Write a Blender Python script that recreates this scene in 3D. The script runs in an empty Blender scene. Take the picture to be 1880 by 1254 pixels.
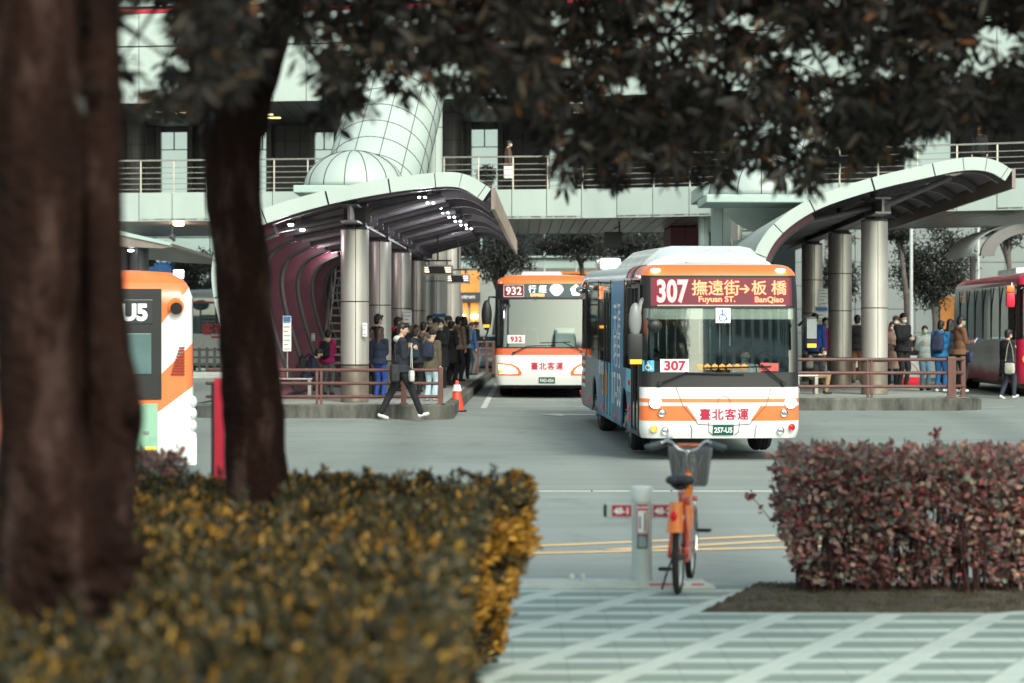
import bpy, bmesh, math, random
import numpy as np
from mathutils import Vector, Matrix
SC = bpy.context.scene
COL = SC.collection
PI = math.pi
# ---------------------------------------------------------------- camera, sky, sun, exposure
F, CX, HY, CH = 4400.0, 940.0, 609.0, 2.0
cam = bpy.data.objects.new('camera', bpy.data.cameras.new('camera'))
COL.objects.link(cam)
cam.location = (0, 0, CH)
cam.rotation_euler = (math.radians(90), 0, 0)
cam.data.sensor_width = 36
cam.data.lens = F / 1880 * 36
cam.data.shift_y = -(627 - HY) / 1880
cam.data.clip_start = .1
cam.data.clip_end = 3000
cam.data.dof.use_dof = True
cam.data.dof.focus_distance = 38.0
cam.data.dof.aperture_fstop = 2.15
SC.camera = cam
world = bpy.data.worlds.new('World')
SC.world = world
world.use_nodes = True
wn = world.node_tree
bg = wn.nodes['Background']
sky = wn.nodes.new('ShaderNodeTexSky')
sky.sky_type = 'NISHITA'
sky.sun_disc = False
SUN_EL, SUN_AZ = math.radians(38), math.radians(160)
sky.sun_elevation = SUN_EL
sky.sun_rotation = SUN_AZ
sky.dust_density = 4
hs = wn.nodes.new('ShaderNodeHueSaturation')
hs.inputs['Saturation'].default_value = .62
tn = wn.nodes.new('ShaderNodeMix'); tn.data_type = 'RGBA'; tn.blend_type = 'MULTIPLY'
tn.inputs[0].default_value = 1
tn.inputs[7].default_value = (.93, 1.04, .94, 1)
wn.links.new(sky.outputs[0], hs.inputs['Color'])
wn.links.new(hs.outputs[0], tn.inputs[6])
wn.links.new(tn.outputs[2], bg.inputs['Color'])
bg.inputs['Strength'].default_value = .15
sun = bpy.data.objects.new('sun', bpy.data.lights.new('sun', 'SUN'))
COL.objects.link(sun)
sun.data.energy = 1.15
sun.data.angle = math.radians(14)
sun.data.color = (1, .94, .86)
sd = Vector((math.sin(SUN_AZ) * math.cos(SUN_EL), math.cos(SUN_AZ) * math.cos(SUN_EL), math.sin(SUN_EL)))
sun.rotation_euler = sd.to_track_quat('Z', 'Y').to_euler()
SC.view_settings.view_transform = 'Standard'
SC.view_settings.look = 'None'
SC.view_settings.exposure = .70
SC.view_settings.gamma = 1
SC.cycles.use_denoising = True
SC.cycles.max_bounces = 8
SC.cycles.transparent_max_bounces = 16
SC.cycles.sample_clamp_indirect = 6
SC.render.film_transparent = False

def P(x, y, D):
    return Vector(((x - CX) / F * D, D, CH - (y - HY) / F * D))
def PX(x, D):
    return (x - CX) / F * D
def PZ(y, D):
    return CH - (y - HY) / F * D
# ---------------------------------------------------------------- helpers
def tag(o, label=None, cat=None, group=None, kind=None):
    if label: o['label'] = label
    if cat: o['category'] = cat
    if group: o['group'] = group
    if kind: o['kind'] = kind
    return o
def empty(name, loc, rz=0, label=None, cat=None, group=None):
    o = bpy.data.objects.new(name, None)
    COL.objects.link(o)
    o.location = loc
    o.rotation_euler = (0, 0, rz)
    o.empty_display_size = .2
    return tag(o, label, cat, group)
def copy_tree(o, parent=None):
    c = o.copy(); COL.objects.link(c)
    if parent: c.parent = parent
    for ch in [q for q in COL.objects if q.parent == o]:
        copy_tree(ch, c)
    return c

class MB:
    def __init__(s):
        s.v = []; s.f = []; s.m = []; s.cur = 0
    def add(s, vs, fs):
        b = len(s.v)
        s.v += [tuple(p) for p in vs]
        for q in fs:
            s.f.append([i + b for i in q]); s.m.append(s.cur)
        return s
    def box(s, x0, x1, y0, y1, z0, z1):
        vs = [(x0, y0, z0), (x1, y0, z0), (x1, y1, z0), (x0, y1, z0), (x0, y0, z1), (x1, y0, z1), (x1, y1, z1), (x0, y1, z1)]
        return s.add(vs, [(0, 3, 2, 1), (4, 5, 6, 7), (0, 1, 5, 4), (1, 2, 6, 5), (2, 3, 7, 6), (3, 0, 4, 7)])
    def bbox(s, x0, x1, y0, y1, z0, z1, r=.02):
        """box with chamfered edges"""
        r = min(r, (x1 - x0) * .45, (y1 - y0) * .45, (z1 - z0) * .45)
        vs = []; 
        bm = bmesh.new()
        bmesh.ops.create_cube(bm, size=1)
        for v in bm.verts:
            v.co = Vector(((x0 + x1) / 2 + v.co.x * (x1 - x0), (y0 + y1) / 2 + v.co.y * (y1 - y0), (z0 + z1) / 2 + v.co.z * (z1 - z0)))
        bmesh.ops.bevel(bm, geom=bm.edges[:], offset=r, segments=2, affect='EDGES', profile=.6)
        bm.verts.index_update()
        s.add([v.co[:] for v in bm.verts], [[v.index for v in f.verts] for f in bm.faces])
        bm.free()
        return s
    def seg(s, p0, p1, r0, r1=None, n=8, cap=True):
        r1 = r0 if r1 is None else r1
        p0 = Vector(p0); p1 = Vector(p1)
        d = (p1 - p0)
        if d.length < 1e-6: return s
        d.normalize()
        a = d.orthogonal().normalized(); b = d.cross(a)
        vs = []
        for p, r in ((p0, r0), (p1, r1)):
            for i in range(n):
                t = 2 * PI * i / n
                vs.append(p + (a * math.cos(t) + b * math.sin(t)) * r)
        fs = [(i, (i + 1) % n, n + (i + 1) % n, n + i) for i in range(n)]
        if cap: fs += [tuple(range(n))[::-1], tuple(range(n, 2 * n))]
        return s.add(vs, fs)
    def tube(s, pts, rs, n=8, cap=True):
        pts = [Vector(p) for p in pts]
        if not hasattr(rs, '__len__'): rs = [rs] * len(pts)
        up = None; vs = []
        for i, p in enumerate(pts):
            d = (pts[min(i + 1, len(pts) - 1)] - pts[max(i - 1, 0)]).normalized()
            if up is None: up = d.orthogonal().normalized()
            a = (up - d * up.dot(d)).normalized(); up = a
            b = d.cross(a)
            for k in range(n):
                t = 2 * PI * k / n
                vs.append(p + (a * math.cos(t) + b * math.sin(t)) * rs[i])
        fs = []
        for i in range(len(pts) - 1):
            for k in range(n):
                fs.append((i * n + k, i * n + (k + 1) % n, (i + 1) * n + (k + 1) % n, (i + 1) * n + k))
        if cap: fs += [tuple(range(n))[::-1], tuple(range((len(pts) - 1) * n, len(pts) * n))]
        return s.add(vs, fs)
    def beam(s, p0, p1, w, h, up=(0, 0, 1)):
        p0 = Vector(p0); p1 = Vector(p1); d = (p1 - p0).normalized(); up = Vector(up)
        r = d.cross(up).normalized(); u = r.cross(d)
        vs = []
        for p in (p0, p1):
            for a, b in ((-1, -1), (1, -1), (1, 1), (-1, 1)):
                vs.append(p + r * a * w / 2 + u * b * h / 2)
        return s.add(vs, [(3, 2, 1, 0), (4, 5, 6, 7), (0, 1, 5, 4), (1, 2, 6, 5), (2, 3, 7, 6), (3, 0, 4, 7)])
    def ell(s, c, r, nu=12, nv=8, mat=None, zmin=None):
        c = Vector(c); vs = []; fs = []
        if not hasattr(r, '__len__'): r = (r, r, r)
        for j in range(nv + 1):
            ph = PI * j / nv
            for i in range(nu):
                t = 2 * PI * i / nu
                p = Vector((math.sin(ph) * math.cos(t) * r[0], math.sin(ph) * math.sin(t) * r[1], math.cos(ph) * r[2]))
                if zmin is not None: p.z = max(p.z, zmin)
                if mat: p = mat @ p
                vs.append(c + p)
        for j in range(nv):
            for i in range(nu):
                fs.append((j * nu + i, (j + 1) * nu + i, (j + 1) * nu + (i + 1) % nu, j * nu + (i + 1) % nu))
        return s.add(vs, fs)
    def lathe(s, prof, c=(0, 0, 0), axis='z', n=24):
        vs = []; fs = []; c = Vector(c)
        for (r, h) in prof:
            for i in range(n):
                t = 2 * PI * i / n
                a, b = r * math.cos(t), r * math.sin(t)
                vs.append(c + (Vector((a, b, h)) if axis == 'z' else Vector((h, a, b)) if axis == 'x' else Vector((a, h, b))))
        for j in range(len(prof) - 1):
            for i in range(n):
                fs.append((j * n + i, j * n + (i + 1) % n, (j + 1) * n + (i + 1) % n, (j + 1) * n + i))
        return s.add(vs, fs)
    def prism(s, poly, fn0, fn1):
        """poly list of 2D points, fn0/fn1 map 2D to 3D for both faces"""
        n = len(poly)
        vs = [fn0(p) for p in poly] + [fn1(p) for p in poly]
        fs = [tuple(range(n))[::-1], tuple(range(n, 2 * n))] + [(i, (i + 1) % n, n + (i + 1) % n, n + i) for i in range(n)]
        return s.add(vs, fs)
    def panel(s, a, b, z0, z1, t):
        """vertical slab from plan point a to b"""
        a = Vector((a[0], a[1], 0)); b = Vector((b[0], b[1], 0))
        d = (b - a).normalized(); nrm = Vector((-d.y, d.x, 0)) * t
        vs = [(p.x, p.y, z) for z in (z0, z1) for p in (a, b, b + nrm, a + nrm)]
        return s.add(vs, [(3, 2, 1, 0), (4, 5, 6, 7), (0, 1, 5, 4), (1, 2, 6, 5), (2, 3, 7, 6), (3, 0, 4, 7)])
    def build(s, name, mats, parent=None, smooth=False, auto=None, loc=None):
        me = bpy.data.meshes.new(name)
        me.from_pydata(s.v, [], s.f)
        if not isinstance(mats, (list, tuple)): mats = [mats]
        for m in mats: me.materials.append(m)
        if len(mats) > 1: me.polygons.foreach_set('material_index', s.m)
        bm = bmesh.new(); bm.from_mesh(me)
        bmesh.ops.recalc_face_normals(bm, faces=bm.faces[:])
        bm.to_mesh(me); bm.free()
        if smooth or auto:
            me.polygons.foreach_set('use_smooth', [True] * len(me.polygons))
            if auto: me.set_sharp_from_angle(angle=math.radians(auto))
        me.update()
        o = bpy.data.objects.new(name, me)
        COL.objects.link(o)
        if parent: o.parent = parent
        if loc: o.location = loc
        return o
# ---------------------------------------------------------------- materials
def srgb(r, g, b):
    f = lambda c: (c / 255 / 12.92) if c <= 10 else ((c / 255 + .055) / 1.055) ** 2.4
    return (f(r), f(g), f(b))
def NL(nt, t, **kw):
    n = nt.nodes.new(t)
    for k, v in kw.items(): setattr(n, k, v)
    return n
def M(name, col, rough=.6, metal=0, var=.12, scale=4, bump=0, bscale=40, spec=.5, emit=None, es=1, alpha=None, coat=0, streak=0):
    m = bpy.data.materials.new(name); m.use_nodes = True
    nt = m.node_tree; b = nt.nodes['Principled BSDF']
    b.inputs['Roughness'].default_value = rough
    b.inputs['Metallic'].default_value = metal
    b.inputs['Specular IOR Level'].default_value = spec
    b.inputs['Coat Weight'].default_value = coat
    b.inputs['Base Color'].default_value = (*col, 1)
    tc = NL(nt, 'ShaderNodeTexCoord')
    if var:
        mp = NL(nt, 'ShaderNodeMapping')
        if streak: mp.inputs['Scale'].default_value = (1, 1, streak)
        n = NL(nt, 'ShaderNodeTexNoise'); n.inputs['Scale'].default_value = scale; n.inputs['Detail'].default_value = 6
        n.inputs['Roughness'].default_value = .65
        r = NL(nt, 'ShaderNodeValToRGB')
        r.color_ramp.elements[0].position = .3; r.color_ramp.elements[1].position = .72
        r.color_ramp.elements[0].color = (*[c * (1 - var) for c in col], 1)
        r.color_ramp.elements[1].color = (*[min(1, c * (1 + var * .7)) for c in col], 1)
        nt.links.new(tc.outputs['Object'], mp.inputs[0]); nt.links.new(mp.outputs[0], n.inputs['Vector'])
        nt.links.new(n.outputs['Fac'], r.inputs[0]); nt.links.new(r.outputs[0], b.inputs['Base Color'])
        rr = NL(nt, 'ShaderNodeMapRange')
        rr.inputs[3].default_value = max(0, rough - .08); rr.inputs[4].default_value = min(1, rough + .1)
        nt.links.new(n.outputs['Fac'], rr.inputs[0]); nt.links.new(rr.outputs[0], b.inputs['Roughness'])
    if bump:
        n2 = NL(nt, 'ShaderNodeTexNoise'); n2.inputs['Scale'].default_value = bscale; n2.inputs['Detail'].default_value = 4
        bp = NL(nt, 'ShaderNodeBump'); bp.inputs['Strength'].default_value = bump; bp.inputs['Distance'].default_value = .02
        nt.links.new(tc.outputs['Object'], n2.inputs['Vector'])
        nt.links.new(n2.outputs['Fac'], bp.inputs['Height']); nt.links.new(bp.outputs[0], b.inputs['Normal'])
    if emit:
        b.inputs['Emission Color'].default_value = (*emit, 1); b.inputs['Emission Strength'].default_value = es
    return m
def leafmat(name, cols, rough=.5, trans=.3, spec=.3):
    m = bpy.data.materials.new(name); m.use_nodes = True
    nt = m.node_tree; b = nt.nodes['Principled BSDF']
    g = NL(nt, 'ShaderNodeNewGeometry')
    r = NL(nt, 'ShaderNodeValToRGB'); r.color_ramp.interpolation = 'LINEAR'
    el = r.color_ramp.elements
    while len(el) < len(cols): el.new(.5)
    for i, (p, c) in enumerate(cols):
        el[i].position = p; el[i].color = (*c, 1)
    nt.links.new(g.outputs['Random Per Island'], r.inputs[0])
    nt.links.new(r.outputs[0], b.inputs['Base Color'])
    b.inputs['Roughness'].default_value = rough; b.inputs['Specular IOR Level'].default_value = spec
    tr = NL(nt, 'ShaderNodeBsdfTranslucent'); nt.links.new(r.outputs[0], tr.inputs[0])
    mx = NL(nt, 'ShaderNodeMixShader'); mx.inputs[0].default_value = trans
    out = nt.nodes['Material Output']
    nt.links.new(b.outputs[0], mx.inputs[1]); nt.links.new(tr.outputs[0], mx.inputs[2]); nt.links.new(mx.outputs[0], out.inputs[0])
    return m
def glassmat(name, tint, gloss=.1, rough=.03):
    m = bpy.data.materials.new(name); m.use_nodes = True
    nt = m.node_tree; nt.nodes.remove(nt.nodes['Principled BSDF'])
    t = NL(nt, 'ShaderNodeBsdfTransparent'); t.inputs[0].default_value = (*tint, 1)
    g = NL(nt, 'ShaderNodeBsdfGlossy'); g.inputs['Roughness'].default_value = rough; g.inputs[0].default_value = (.9, .95, .95, 1)
    fr = NL(nt, 'ShaderNodeFresnel'); fr.inputs[0].default_value = 1.5
    mp = NL(nt, 'ShaderNodeMapRange'); mp.inputs[3].default_value = gloss; mp.inputs[4].default_value = 1
    mx = NL(nt, 'ShaderNodeMixShader'); out = nt.nodes['Material Output']
    nt.links.new(fr.outputs[0], mp.inputs[0]); nt.links.new(mp.outputs[0], mx.inputs[0])
    nt.links.new(t.outputs[0], mx.inputs[1]); nt.links.new(g.outputs[0], mx.inputs[2]); nt.links.new(mx.outputs[0], out.inputs[0])
    return m
def mathn(nt, op, a, b=None, c=None):
    n = NL(nt, 'ShaderNodeMath', operation=op)
    for i, v in enumerate((a, b, c)):
        if v is None: continue
        if isinstance(v, (int, float)): n.inputs[i].default_value = v
        else: nt.links.new(v, n.inputs[i])
    return n.outputs[0]
def mixc(nt, fac, a, b):
    n = NL(nt, 'ShaderNodeMix', data_type='RGBA')
    nt.links.new(fac, n.inputs[0]) if not isinstance(fac, (int, float)) else setattr(n.inputs[0], 'default_value', fac)
    for i, v in ((6, a), (7, b)):
        if isinstance(v, tuple): n.inputs[i].default_value = (*v, 1)
        else: nt.links.new(v, n.inputs[i])
    return n.outputs[2]
WHITE = M('white_paint', (.68, .71, .70), .28, var=.04, coat=.4)
OFFW = M('white_panel', (.42, .49, .465), .38, var=.09, scale=.6, streak=.3)
OFFW2 = M('pale_panel', (.36, .46, .435), .4, var=.07, scale=.5)
STEEL = M('brushed_steel', (.50, .47, .43), .36, metal=.9, var=.1, scale=3, streak=.15)
STEELD = M('satin_column', (.60, .56, .52), .36, metal=.6, var=.12, scale=2, streak=.2)
CHROME = M('chrome', (.75, .75, .74), .15, metal=1, var=0)
BLACK = M('black_plastic', (.012, .012, .013), .45, var=.1)
RUBBER = M('tyre_rubber', (.02, .018, .018), .85, var=.2, scale=20)
GAP = M('joint_gap', (.02, .022, .022), .8, var=0)
DARKGREY = M('dark_grey_metal', (.06, .055, .058), .45, var=.15)
MAROON = M('maroon_rib', (.19, .065, .095), .4, var=.3, scale=2)
ORANGE = M('orange_paint', (.86, .19, .035), .3, var=.04, coat=.4)
ORANGE2 = M('bus_cap_orange', (.85, .16, .04), .3, var=.05, coat=.3)
REDP = M('red_paint', (.50, .02, .045), .35, var=.1)
GLASS = glassmat('clear_glass', (.84, .90, .88), .17)
TINT = glassmat('tinted_glass', (.20, .22, .22), .12)
DGLASS = M('dark_window_glass', (.02, .025, .028), .06, var=0, spec=.9)
BROWNRAIL = M('brown_rail_paint', (.13, .055, .045), .45, var=.25, scale=8)
LAMP = M('lamp_glow', (1, 1, 1), emit=(1, .93, .8), es=14, var=0)
LAMPW = M('warm_lamp_glow', (1, .8, .5), emit=(1, .72, .35), es=9, var=0)
LEDW = M('cool_lamp_glow', (1, 1, 1), emit=(.85, .95, 1), es=9, var=0)
AMBER = M('amber_lens', (.9, .3, .02), .25, emit=(1, .35, .03), es=.8, var=0)
REDLENS = M('red_lens', (.4, .01, .01), .25, emit=(1, .02, .02), es=.15, var=0)
INK_RED = M('crimson_lettering', (.42, .01, .05), .5, var=0)
INK_W = M('white_lettering', (.85, .88, .87), .5, var=0)
INK_B = M('blue_lettering', (.03, .16, .45), .5, var=0)
INK_K = M('black_lettering', (.02, .02, .02), .5, var=0)
INK_O = M('orange_lettering', (.8, .38, .08), .5, var=0)
GREENPL = M('green_plate', (.012, .10, .075), .4, var=0)
CARD = M('white_card', (.8, .82, .8), .6, var=0)
CLADS = None

def text(body, size, mt, origin, xdir, zdir, name='lettering', parent=None, align='CENTER', bold=0, sx=1, conform=None, ext=.002, spacing=1):
    c = bpy.data.curves.new('t', 'FONT'); c.body = body; c.size = size; c.align_x = align; c.align_y = 'CENTER'
    cjk = any(ord(ch) > 0x2e80 for ch in body)
    c.offset = 0 if cjk else bold; c.extrude = 0; c.resolution_u = 3; c.space_character = spacing
    o = bpy.data.objects.new('t', c); COL.objects.link(o)
    dg = bpy.context.evaluated_depsgraph_get()
    me = bpy.data.meshes.new_from_object(o.evaluated_get(dg))
    bpy.data.objects.remove(o)
    O = Vector(origin); X = Vector(xdir).normalized(); Z = Vector(zdir).normalized()
    # drop align-y drift: centre on bounding box
    ys = [v.co.y for v in me.vertices]; my = (min(ys) + max(ys)) / 2 if ys else 0
    if cjk and bold:      # heavier strokes: layered copies a few millimetres apart
        bm = bmesh.new()
        for i, (dx, dy) in enumerate(((0, 0), (bold, 0), (-bold, 0), (0, bold), (0, -bold))):
            k = len(bm.verts); bm.from_mesh(me); bm.verts.ensure_lookup_table()
            for v in bm.verts[k:]: v.co.x += dx; v.co.y += dy; v.co.z += i * .0004
        bm.to_mesh(me); bm.free()
    NN = X.cross(Z)
    for v in me.vertices:
        zz = v.co.z; p = O + X * v.co.x * sx + Z * (v.co.y - my)
        if conform: p = conform(p)
        v.co = p + NN * (-zz)
    me.materials.clear(); me.materials.append(mt)
    me.update()
    ob = bpy.data.objects.new(name, me); COL.objects.link(ob)
    if parent: ob.parent = parent
    return ob
# ---------------------------------------------------------------- ground
def zg(X, D):
    k = min(1, max(0, (X + 3) / 4))
    a = 37.5 + 2.5 * k; b = 46.3 + 4.7 * k
    t = min(1, max(0, (D - a) / (b - a)))
    t = t * .6 + (t * t * (3 - 2 * t)) * .4
    return .32 * t + .05 * min(1, max(0, (D - b) / 12))
def asphalt():
    m = bpy.data.materials.new('asphalt'); m.use_nodes = True
    nt = m.node_tree; b = nt.nodes['Principled BSDF']
    tc = NL(nt, 'ShaderNodeTexCoord')
    n1 = NL(nt, 'ShaderNodeTexNoise'); n1.inputs['Scale'].default_value = .22; n1.inputs['Detail'].default_value = 5
    n2 = NL(nt, 'ShaderNodeTexNoise'); n2.inputs['Scale'].default_value = 22; n2.inputs['Detail'].default_value = 6; n2.inputs['Roughness'].default_value = .8
    mp = NL(nt, 'ShaderNodeMapping'); mp.inputs['Scale'].default_value = (.12, 1.6, 1)
    n3 = NL(nt, 'ShaderNodeTexNoise'); n3.inputs['Scale'].default_value = 1.0; n3.inputs['Detail'].default_value = 5
    for n in (n1, n2): nt.links.new(tc.outputs['Object'], n.inputs['Vector'])
    nt.links.new(tc.outputs['Object'], mp.inputs[0]); nt.links.new(mp.outputs[0], n3.inputs['Vector'])
    s = mathn(nt, 'ADD', mathn(nt, 'MULTIPLY', n1.outputs[0], .5), mathn(nt, 'MULTIPLY', n2.outputs[0], .45))
    s = mathn(nt, 'ADD', s, mathn(nt, 'MULTIPLY', n3.outputs[0], .55))
    r = NL(nt, 'ShaderNodeValToRGB'); nt.links.new(s, r.inputs[0])
    r.color_ramp.elements[0].position = .5; r.color_ramp.elements[0].color = (.175, .205, .195, 1)
    r.color_ramp.elements[1].position = 1.0; r.color_ramp.elements[1].color = (.27, .305, .29, 1)
    # wheel tracks, oil spots and old patches
    n4 = NL(nt, 'ShaderNodeTexNoise'); n4.inputs['Scale'].default_value = .55; n4.inputs['Detail'].default_value = 8; n4.inputs['Roughness'].default_value = .75; n4.inputs['Distortion'].default_value = .6
    nt.links.new(tc.outputs['Object'], n4.inputs['Vector'])
    m4 = NL(nt, 'ShaderNodeMapRange'); m4.inputs[1].default_value = .54; m4.inputs[2].default_value = .72; m4.inputs[4].default_value = .5; nt.links.new(n4.outputs[0], m4.inputs[0])
    cc = mixc(nt, m4.outputs[0], r.outputs[0], (.085, .10, .095))
    w5 = NL(nt, 'ShaderNodeTexWave'); w5.wave_type = 'BANDS'; w5.bands_direction = 'X'; w5.inputs['Scale'].default_value = .085; w5.inputs['Distortion'].default_value = 2.5; w5.inputs['Detail'].default_value = 3; w5.inputs['Detail Scale'].default_value = .4
    nt.links.new(tc.outputs['Object'], w5.inputs['Vector'])
    m5 = NL(nt, 'ShaderNodeMapRange'); m5.inputs[1].default_value = .72; m5.inputs[2].default_value = 1; m5.inputs[4].default_value = .35; nt.links.new(w5.outputs[1], m5.inputs[0])
    cc = mixc(nt, m5.outputs[0], cc, (.11, .125, .12))
    nt.links.new(cc, b.inputs['Base Color'])
    b.inputs['Roughness'].default_value = .8
    bp = NL(nt, 'ShaderNodeBump'); bp.inputs['Strength'].default_value = .25; bp.inputs['Distance'].default_value = .01
    nt.links.new(n2.outputs[0], bp.inputs['Height']); nt.links.new(bp.outputs[0], b.inputs['Normal'])
    return m
def paving():
    m = bpy.data.materials.new('striped_paving'); m.use_nodes = True
    nt = m.node_tree; b = nt.nodes['Principled BSDF']
    tc = NL(nt, 'ShaderNodeTexCoord'); sp = NL(nt, 'ShaderNodeSeparateXYZ')
    nt.links.new(tc.outputs['Object'], sp.inputs[0])
    X, Y = sp.outputs[0], sp.outputs[1]
    # crosswise light stripes, period .45 m
    fr = mathn(nt, 'FRACT', mathn(nt, 'DIVIDE', mathn(nt, 'ADD', Y, .251), .45))
    st = mathn(nt, 'LESS_THAN', fr, .37)
    # diagonal bands 25 degrees off the view line, .55 m apart
    d = mathn(nt, 'SUBTRACT', mathn(nt, 'MULTIPLY', X, .9205), mathn(nt, 'MULTIPLY', Y, .3907))
    fd = mathn(nt, 'FRACT', mathn(nt, 'DIVIDE', mathn(nt, 'ADD', d, 4.52 + .632 * 3), .632))
    bd = mathn(nt, 'LESS_THAN', fd, .26)
    li = mathn(nt, 'MAXIMUM', st, bd)
    n = NL(nt, 'ShaderNodeTexNoise'); n.inputs['Scale'].default_value = 3; n.inputs['Detail'].default_value = 7; n.inputs['Roughness'].default_value = .7
    nt.links.new(tc.outputs['Object'], n.inputs['Vector'])
    # slab joints
    jx = mathn(nt, 'LESS_THAN', mathn(nt, 'FRACT', mathn(nt, 'DIVIDE', X, .3)), .018)
    jx = mathn(nt, 'MULTIPLY', jx, mathn(nt, 'SUBTRACT', 1, bd))
    jy = mathn(nt, 'LESS_THAN', mathn(nt, 'FRACT', mathn(nt, 'DIVIDE', mathn(nt, 'ADD', Y, .251), .45)), .02)
    jd = mathn(nt, 'LESS_THAN', fd, .02)
    j = mathn(nt, 'MAXIMUM', mathn(nt, 'MAXIMUM', jx, jy), jd)
    c1 = mixc(nt, n.outputs[0], (.19, .26, .23), (.28, .36, .325))
    c2 = mixc(nt, n.outputs[0], (.46, .55, .51), (.60, .67, .63))
    c = mixc(nt, li, c1, c2)
    n5 = NL(nt, 'ShaderNodeTexNoise'); n5.inputs['Scale'].default_value = .8; n5.inputs['Detail'].default_value = 8; n5.inputs['Roughness'].default_value = .7
    nt.links.new(tc.outputs['Object'], n5.inputs['Vector'])
    dr = NL(nt, 'ShaderNodeMapRange'); dr.inputs[1].default_value = .5; dr.inputs[2].default_value = .75; dr.inputs[4].default_value = .38; nt.links.new(n5.outputs[0], dr.inputs[0])
    c = mixc(nt, dr.outputs[0], c, (.20, .24, .21))
    c = mixc(nt, mathn(nt, 'MULTIPLY', j, .5), c, (.08, .10, .09))
    nt.links.new(c, b.inputs['Base Color']); b.inputs['Roughness'].default_value = .7
    return m
ASPH = asphalt(); PAVE = paving()
CONC = M('kerb_concrete', (.115, .115, .10), .9, var=.85, scale=3.5, bump=.3, streak=.3)
CONCL = M('light_concrete', (.42, .46, .43), .85, var=.2, scale=3)
PLATF = M('platform_paving', (.33, .35, .33), .8, var=.2, scale=1.2)
def sheet(name, xs, ys, fz, mat, kind='structure', parent=None, thick=0):
    mb = MB(); nx = len(xs)
    vs = [(x, y, fz(x, y)) for y in ys for x in xs]
    fs = [(j * nx + i, j * nx + i + 1, (j + 1) * nx + i + 1, (j + 1) * nx + i) for j in range(len(ys) - 1) for i in range(nx - 1)]
    mb.add(vs, fs)
    return tag(mb.build(name, mat, parent), kind=kind)
sheet('ground', [-600, 0, 600], [-100, 0, 900], lambda x, y: -.12, M('bare_ground', (.16, .18, .17), .9))
sheet('road', list(np.linspace(-120, -12, 10)) + list(np.linspace(-10, 16, 53)) + list(np.linspace(20, 120, 9)),
      list(np.linspace(17.55, 36, 8)) + list(np.linspace(37, 65, 57)) + [80, 100, 130, 200, 400], zg, ASPH)
mb = MB(); mb.box(-60, 60, -30, 17.30, -.10, .17)
tag(mb.build('pavement', PAVE), kind='structure')
mb = MB()
for i in range(-40, 41): mb.bbox(i * 1.0, i * 1.0 + .99, 17.304, 17.52, -.1, .175, .02)
tag(mb.build('kerb', CONCL), kind='structure')
def strip(name, pts, w, mat, up=.004, seg=1.0):
    """painted line along plan points"""
    mb = MB()
    P_ = []
    for a, b in zip(pts[:-1], pts[1:]):
        a = Vector((*a, 0)); b = Vector((*b, 0)); n = max(1, int((b - a).length / seg))
        for i in range(n): P_.append(a.lerp(b, i / n))
    P_.append(Vector((*pts[-1], 0)))
    vs = []
    for i, p in enumerate(P_):
        d = (P_[min(i + 1, len(P_) - 1)] - P_[max(0, i - 1)]).normalized(); nn = Vector((-d.y, d.x, 0)) * w / 2
        for q in (p - nn, p + nn): vs.append((q.x, q.y, zg(q.x, q.y) + up))
    mb.add(vs, [(2 * i, 2 * i + 1, 2 * i + 3, 2 * i + 2) for i in range(len(P_) - 1)])
    return mb.build(name, mat)
YEL = M('yellow_line_paint', (.62, .42, .22), .7, var=.2, scale=6)
LINEW = M('white_line_paint', (.55, .58, .55), .7, var=.25, scale=5)
for nm, pts, w, mt in (
    ('road_marking', [(-6, 19.6), (.72, 22.57), (2.57, 23.49), (9, 26.7)], .20, YEL),
    ('road_marking', [(-6, 20.1), (.69, 21.73), (2.42, 22.17), (9, 23.7)], .20, YEL),
    ('road_marking', [(.89, 21.95), (2.5, 22.87), (6, 24.9)], .20, YEL),
    ('road_marking', [(-.55, 53.4), (3.5, 53.4)], .12, LINEW),
    ('road_marking', [(-.62, 52.2), (-.55, 62), (-.4, 85)], .13, LINEW),
    ('road_marking', [(-8.6, 50), (-8.2, 53)], .13, LINEW),
    ('road_marking', [(9.6, 52.3), (10.4, 56)], .13, LINEW),
    ('road_marking', [(9.6, 52.0), (11.2, 53.3)], .1, LINEW),
):
    tag(strip(nm, pts, w, mt), kind='structure')
mb = MB()   # white straight arrow lying in the lane
ar = [(.55, 49.25), (1.05, 49.7), (1.05, 49.42), (2.2, 49.45), (2.2, 49.05), (1.05, 49.1), (1.05, 48.8)]
mb.add([(x, y, zg(x, y) + .012) for x, y in ar], [(0, 1, 2, 3, 4, 5, 6)])
tag(mb.build('road_marking', LINEW), kind='structure')
# drain channel across the road
mb = MB()
for i in range(-30, 31):
    x = i * 1.0
    mb.cur = 0; mb.box(x + .01, x + .99, 30.0, 30.16, -.05, .006)
    mb.cur = 1; mb.box(x + .0, x + 1, 30.162, 30.24, -.05, .004)
    mb.cur = 1; mb.box(x + .991, x + 1.009, 29.99, 30.16, -.05, .008)
tag(mb.build('drain_channel', [CONCL, GAP]), kind='structure')
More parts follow.
